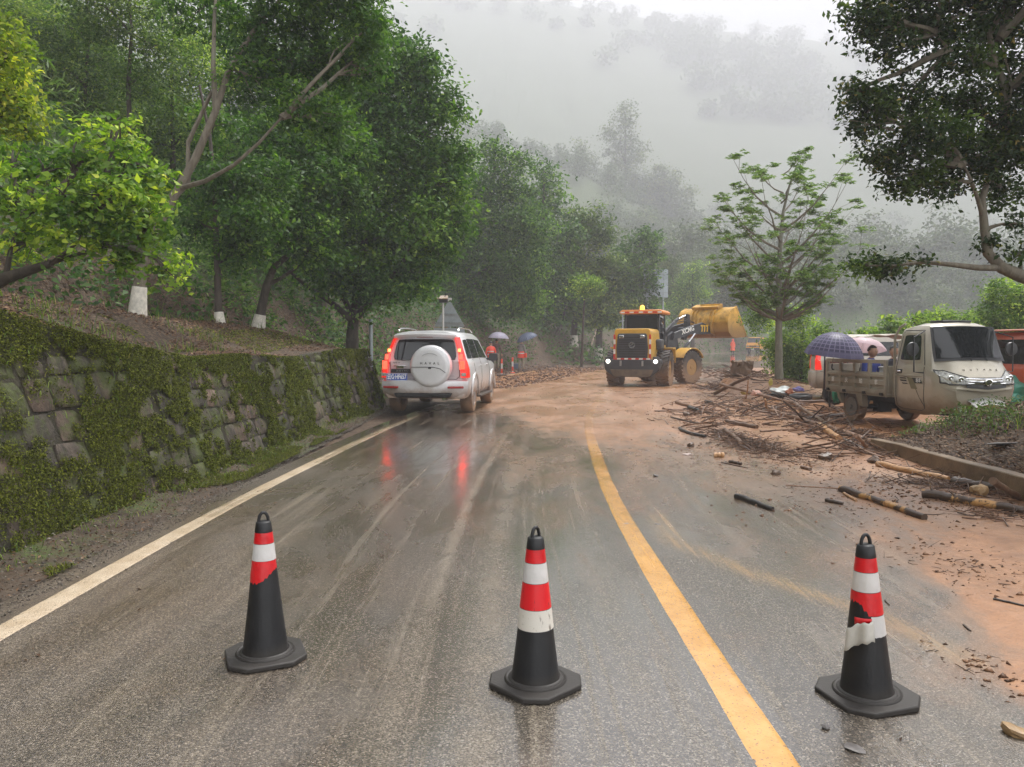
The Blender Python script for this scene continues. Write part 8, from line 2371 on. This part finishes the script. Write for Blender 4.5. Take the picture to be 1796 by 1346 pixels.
# ================================================================== WHITE VAN BEHIND THE TRICYCLE
def build_van():
    rear = Vector((8.95, 21.2, 0)); rear.z = TZ(9.2, 21.5) - .02; th = R(106)
    root = thing('parked_van', 'cream white minivan with black lettering, mostly hidden behind the plaid umbrella and tricycle', 'van', rear, -th)
    PW = simple('van_paint', (0.56, 0.52, 0.45), .3, .1, var=.05, coat=.4, dirt=((.22, .15, .09), .8, .15, .9))
    def S(w, zt, bz=1.05):
        return [(w * .92, .30), (w, .45), (w * 1.0, .8), (w * .985, bz), (w * .97, bz + .03), (w * .97 - (zt - bz) * .17, zt - .14), (w * .97 - (zt - bz) * .22, zt - .05), (w * .4, zt), (0, zt + .01)]
    keys = [(-.62, S(.74, 1.66)), (-.54, S(.79, 1.72)), (.3, S(.82, 1.75)), (1.8, S(.82, 1.74)), (2.4, S(.82, 1.68)), (3.05, S(.80, 1.15, .98)), (3.45, S(.72, .95, .85))]
    B = Body(keys, lambda y, x, z: (max(0, z - 1.05) * .18 if y < -.5 else 0))
    B.build('body', PW, root, cut=[cutter((s * .8, y, .29), .36, .5) for s in (-1, 1) for y in (0.0, 2.6)])
    mb = MB(); mb.box((0, 1.4, .5), (1.2, 3.6, .4)); mb.build('underbody', M_DARK, root, smooth=0)
    for s in (-1, 1):
        for y in (0, 2.6): wheel(root, s * .70, y, .29, .18, s > 0, M_TYREMUD, M_RIM, 6)
        kd = 'R' if s > 0 else 'L'
        B.patch('side_window', kd, [(-.38, 1.18), (.42, 1.18), (.42, 1.55), (-.30, 1.55)], M_GLASS, root, off=.006, rnd=.08)
        B.patch('side_window', kd, [(.50, 1.18), (1.42, 1.18), (1.40, 1.55), (.50, 1.55)], M_GLASS, root, off=.006)
        B.patch('side_window', kd, [(1.50, 1.18), (2.45, 1.16), (2.1, 1.53), (1.48, 1.55)], M_GLASS, root, off=.006)
        sm = MB(); seam(sm, B, kd, [(.46, 1.75), (.46, 1.1), (.50, .4)]); seam(sm, B, kd, [(1.46, 1.75), (1.46, .4)]); seam(sm, B, kd, [(-.60, .78), (-.38, .74), (-.36, .5), (-.33, .36)], .014)
        sm.build('door_seams', M_BLACK, root)
        lp = MB()
        rows = []
        for z in np.linspace(.80, 1.22, 8):
            yb = -.62 + max(0, z - 1.05) * .18; xo = B.side_x(-.58, z) + .012; w = .10 + .06 * (1.22 - z) / .42
            rows.append([(s * (xo - .10), yb - .012, z), (s * (xo - .02), yb - .006, z), (s * (xo + .012), yb + .05, z), (s * (xo + .016), yb + w, z), (s * (xo - .05), yb + w, z), (s * (xo - .1), yb + .05, z)])
        lp.grid(rows, cu=True); lp.f += [tuple(range(6)), tuple(range(len(lp.v) - 6, len(lp.v)))]; lp.mi += [0, 0]
        L_ = lp.build('tail_light', M_LAMPR, root, smooth=50)
        tx1 = text_part('van_lettering', '严禁超员', .12, M_BTEXT, root, Mx((s * (B.side_x(.02, 1.04) + .008), .06, 1.04), (0, s, 0), (0, 0, 1)), .003, 1, .003)
        tx2 = text_part('van_lettering', '核载7人', .12, M_BTEXT, root, Mx((s * (B.side_x(.02, .89) + .008), .06, .89), (0, s, 0), (0, 0, 1)), .003, 1.1, .003)
        fl = MB(); fl.box((s * .83, .12, .78), (.01, .16, .035)); fl.build('fuel_flap', M_BLACK, root, smooth=0)
    B.patch('rear_window', 'B', [(-.60, 1.15), (.60, 1.15), (.54, 1.55), (-.54, 1.55)], M_GLASS, root, off=.008, rnd=.06)
    bp_ = MB(); bp_.grid([[(x, -.62 + .1 * abs(x / .8)**4 - o_[0], o_[1]) for x in np.linspace(-.80, .80, 11)] for o_ in ((0, .78), (.08, .74), (.10, .5), (.05, .34), (-.1, .32))]); bp_.build('rear_bumper', PW, root, smooth=50)
    tp = MB(); tp.box((0, 2.72, 1.42), (1.2, .03, .5), Matrix.Rotation(-.9, 4, 'X')); tp.build('windshield', M_GLASS, root)
build_van()
# ================================================================== RED VEHICLE AT THE RIGHT EDGE
def build_red():
    c = W(1800, 600, 15.2); loc = Vector((c.x + .45, 15.6, TZ(c.x, 15.6))); th = R(175)
    root = thing('red_tricycle', 'orange red cargo tricycle cab cut off by the right edge behind the champagne one', 'tricycle', loc, -th)
    PR = simple('orange_red_paint', (0.48, 0.085, 0.035), .35, .1, var=.12, coat=.4, dirt=((.2, .12, .08), .5, .1, .9))
    def S(w, z0, zt, bz): return [(w * .85, z0), (w, z0 + .1), (w, bz - .1), (w * .98, bz), (w * .96, bz + .03), (w * .93, zt - .12), (w * .85, zt - .03), (w * .4, zt), (0, zt + .01)]
    keys = [(-.5, S(.68, .35, 1.72, 1.05)), (-.4, S(.72, .32, 1.76, 1.05)), (.7, S(.74, .30, 1.77, 1.05)), (.82, S(.74, .30, 1.72, 1.05)), (1.08, S(.72, .32, 1.12, 1.0)), (1.30, S(.66, .4, .98, .9))]
    B = Body(keys, lambda y, x, z: -.12 * (abs(x) / .7)**3 * (1 if y > .7 else 0))
    B.build('cab', PR, root)
    mb = MB(); rows = []
    for u in np.linspace(-1, 1, 9): rows.append([(u * .60, y - .10 * abs(u)**3 + .01, B.top_z(y, u * .4) + .008) for y in np.linspace(.835, 1.06, 6)])
    mb.grid(rows); mb.build('windshield', simple('bluish_glass', (.05, .08, .16), .06, var=.4, scale=4), root, smooth=60)
    mb = MB(); mb.tube([(.25, 1.10, 1.14), (.0, .96, 1.42), (-.2, .9, 1.5)], .012, 5); mb.build('wiper', M_BLACK, root)
    mb = MB(); mb.grid([[(x, y, 1.79 + .03 * math.cos(x * 2)) for y in (-.55, 0, .5, .92)] for x in np.linspace(-.76, .76, 9)]); o = mb.build('roof_cover', simple('faded_red_roof', (.52, .20, .13), .5, var=.2), root, smooth=50); o.modifiers.new('s', 'SOLIDIFY').thickness = .03
    for s in (-1, 1):
        B.patch('door_window', 'R' if s > 0 else 'L', [(-.3, 1.12), (.7, 1.12), (.62, 1.60), (-.3, 1.60)], M_GLASS, root, off=.006)
        mb = MB(); mb.box((s * .48, 1.26, .84), (.26, .06, .12)); mb.build('headlamp', M_HEADL, root, bevel=.02)
    wheel(root, 0, 1.0, .26, .12, True, M_TYREMUD, M_RIM, 5, name='front_wheel')
    for s in (-1, 1): wheel(root, s * .6, -1.4, .28, .15, s > 0, M_TYREMUD, M_RIM, 0, name='rear_wheel')
    mb = MB(); mb.box((0, -1.3, .9), (1.4, 1.5, .5)); mb.build('cargo_bed', PR, root, bevel=.02)
build_red()
sack(1782, 716, .25, (.42, .40, .34), (.035, .20, .135), 'green plastic sheet bundled beside the right side of the tricycle', 'plastic_sheet', 11, 'plastic sheet')
s_ = W(1466, 690, 16.2)
mb = MB(); mb.grid([[(-.06 + .12 * u + .02 * math.sin(v * 7), .03 * math.sin(u * 6 + v * 4), .62 - .5 * v) for v in np.linspace(0, 1, 8)] for u in np.linspace(0, 1, 5)])
o = mb.build('green_sheet', simple('green_tarp', (.03, .22, .13), .4, var=.2), smooth=50); o.modifiers.new('s', 'SOLIDIFY').thickness = .01; o.location = (s_.x, s_.y, 0.15); tag(o, 'strip of green plastic hanging between the van wheel and cargo bed', 'plastic sheet')
# low canopy roof behind the tricycle cab
def canopy():
    a = W(1500, 590, 18.3); root = thing('canopy_vehicle', 'pale canopy roof of a small vehicle between the pink umbrella and the cab', 'vehicle', (a.x + .5, 18.3, TZ(a.x + .5, 18.3)))
    mb = MB(); mb.grid([[(x, y, 1.62 + .10 * math.cos(x * 1.5) + .02 * math.sin(x * 14)) for y in (-.7, 0, .7)] for x in np.linspace(-1.0, 1.0, 17)])
    o = mb.build('roof_sheet', simple('cream_canvas', (.55, .50, .43), .7, var=.15), root, smooth=50); o.modifiers.new('s', 'SOLIDIFY').thickness = .02
    for x in (-.95, .95):
        for y in (-.65, .65):
            mb = MB(); mb.cyl((x, y, .3), (x, y, 1.64), .02, n=8); mb.build('roof_post', M_BLACK, root)
    mb = MB(); mb.box((0, 0, .75), (1.9, 1.3, .75)); mb.build('vehicle_body', simple('maroon_panel', (.12, .03, .025), .5), root, bevel=.04)
    for x in (-.7, .7):
        for s in (-1, 1): wheel(root, 0, 0, .28, .14, True, M_TYRE, M_RIM, 0).location = (x, s * .66, .28)
    for c in KIDS[root.name]:
        if c.name.startswith('wheel'): c.rotation_euler = (0, 0, math.pi / 2)
canopy()
# ================================================================== YELLOW WORK TRUCK FAR DOWN THE ROAD
def build_truck():
    c = W(1331, 618, 101); th = R(218)
    loc = Vector((c.x, c.y, float(road_z(c.x, c.y))))
    root = thing('work_truck', 'orange yellow crew cab work truck parked on the road beyond the loader', 'truck', loc, -th)
    P_ = simple('truck_yellow', (0.78, 0.33, 0.025), .35, 0, var=.06, coat=.4, dirt=((.25, .15, .08), .5, .2, .9))
    def S(w, z0, zt, bz): return [(w * .95, z0), (w, z0 + .1), (w, bz - .1), (w, bz), (w * .99, bz + .03), (w * .92, zt - .12), (w * .88, zt - .03), (w * .4, zt), (0, zt + .01)]
    keys = [(-.3, S(.92, .55, 2.05, 1.25)), (1.5, S(.92, .50, 2.08, 1.25)), (1.62, S(.92, .50, 2.05, 1.25)), (2.05, S(.92, .48, 1.35, 1.2)), (2.18, S(.90, .50, 1.15, 1.05))]
    B = Body(keys)
    B.build('cab', P_, root, cut=[cutter((s * .92, 1.35, .38), .45, .5) for s in (-1, 1)])
    mb = MB(); mb.grid([[(x, y + .01, B.top_z(y, x * .4) + .012) for y in np.linspace(1.66, 2.03, 5)] for x in np.linspace(-.80, .80, 5)]); mb.build('windshield', M_GLASS, root)
    for s in (-1, 1):
        kd = 'R' if s > 0 else 'L'
        B.patch('side_window', kd, [(.70, 1.32), (1.62, 1.32), (1.50, 1.88), (.70, 1.88)], M_GLASS, root, off=.01)
        B.patch('side_window', kd, [(-.15, 1.32), (.58, 1.32), (.58, 1.88), (-.15, 1.88)], M_GLASS, root, off=.01)
        sm = MB(); seam(sm, B, kd, [(.64, 1.95), (.64, .6)], .03); seam(sm, B, kd, [(1.7, 1.3), (1.72, .9)], .03); sm.build('door_seams', M_BLACK, root)
        for y in (1.35, -1.6): wheel(root, s * .80, y, .37, .22, s > 0, M_TYRE, M_RIM, 0)
        mb = MB(); mb.box((s * 1.08, 1.95, 1.5), (.06, .1, .35)); mb.build('wing_mirror', M_BLACK, root)
        mb = MB(); mb.box((s * .66, 2.20, .92), (.30, .06, .16)); mb.build('headlamp', M_HEADL, root)
    mb = MB(); mb.box((0, 2.22, .58), (1.84, .14, .26)); mb.build('front_bumper', M_DARK, root, bevel=.03)
    mb = MB(); mb.box((0, 2.30, .56), (.44, .02, .14)); mb.build('number_plate', M_CWHT, root)
    mb = MB(); mb.box((0, 2.20, .92), (.9, .04, .13)); mb.build('grille', M_BLACK, root)
    mb = MB(); mb.box((0, -1.55, .78), (1.84, 2.3, .10)); mb.build('bed_floor', P_, root)
    for s in (-1, 1):
        mb = MB(); mb.box((s * .92, -1.55, 1.03), (.05, 2.3, .40)); mb.build('side_board', P_, root)
    mb = MB(); mb.box((0, -2.7, 1.03), (1.8, .05, .40)); mb.build('tailboard', P_, root)
    mb = MB(); mb.box((0, -.6, .62), (.9, 4.6, .16)); mb.build('frame', M_DARK, root)
build_truck()
# ================================================================== haze: one closed box of even air
def haze():
    t = NT('haze_air'); t.t.nodes.remove(t.b)
    v = t.n('ShaderNodeVolumePrincipled')
    v.inputs['Color'].default_value = (0.83, 0.83, 0.885, 1)
    v.inputs['Density'].default_value = HAZE
    v.inputs['Anisotropy'].default_value = 0.0
    t.l(v.outputs[0], t.out.inputs['Volume'])
    m = MB(); x0, x1, y0, y1, z0, z1 = -980, 1470, -60, 1440, -45, 600
    m.box(((x0 + x1) / 2, (y0 + y1) / 2, (z0 + z1) / 2), (x1 - x0, y1 - y0, z1 - z0))
    o = m.build('haze', t.m, smooth=0)
    tag(o, 'pale grey mist filling the valley and fading the far hillside', 'haze', kind='stuff')
haze()
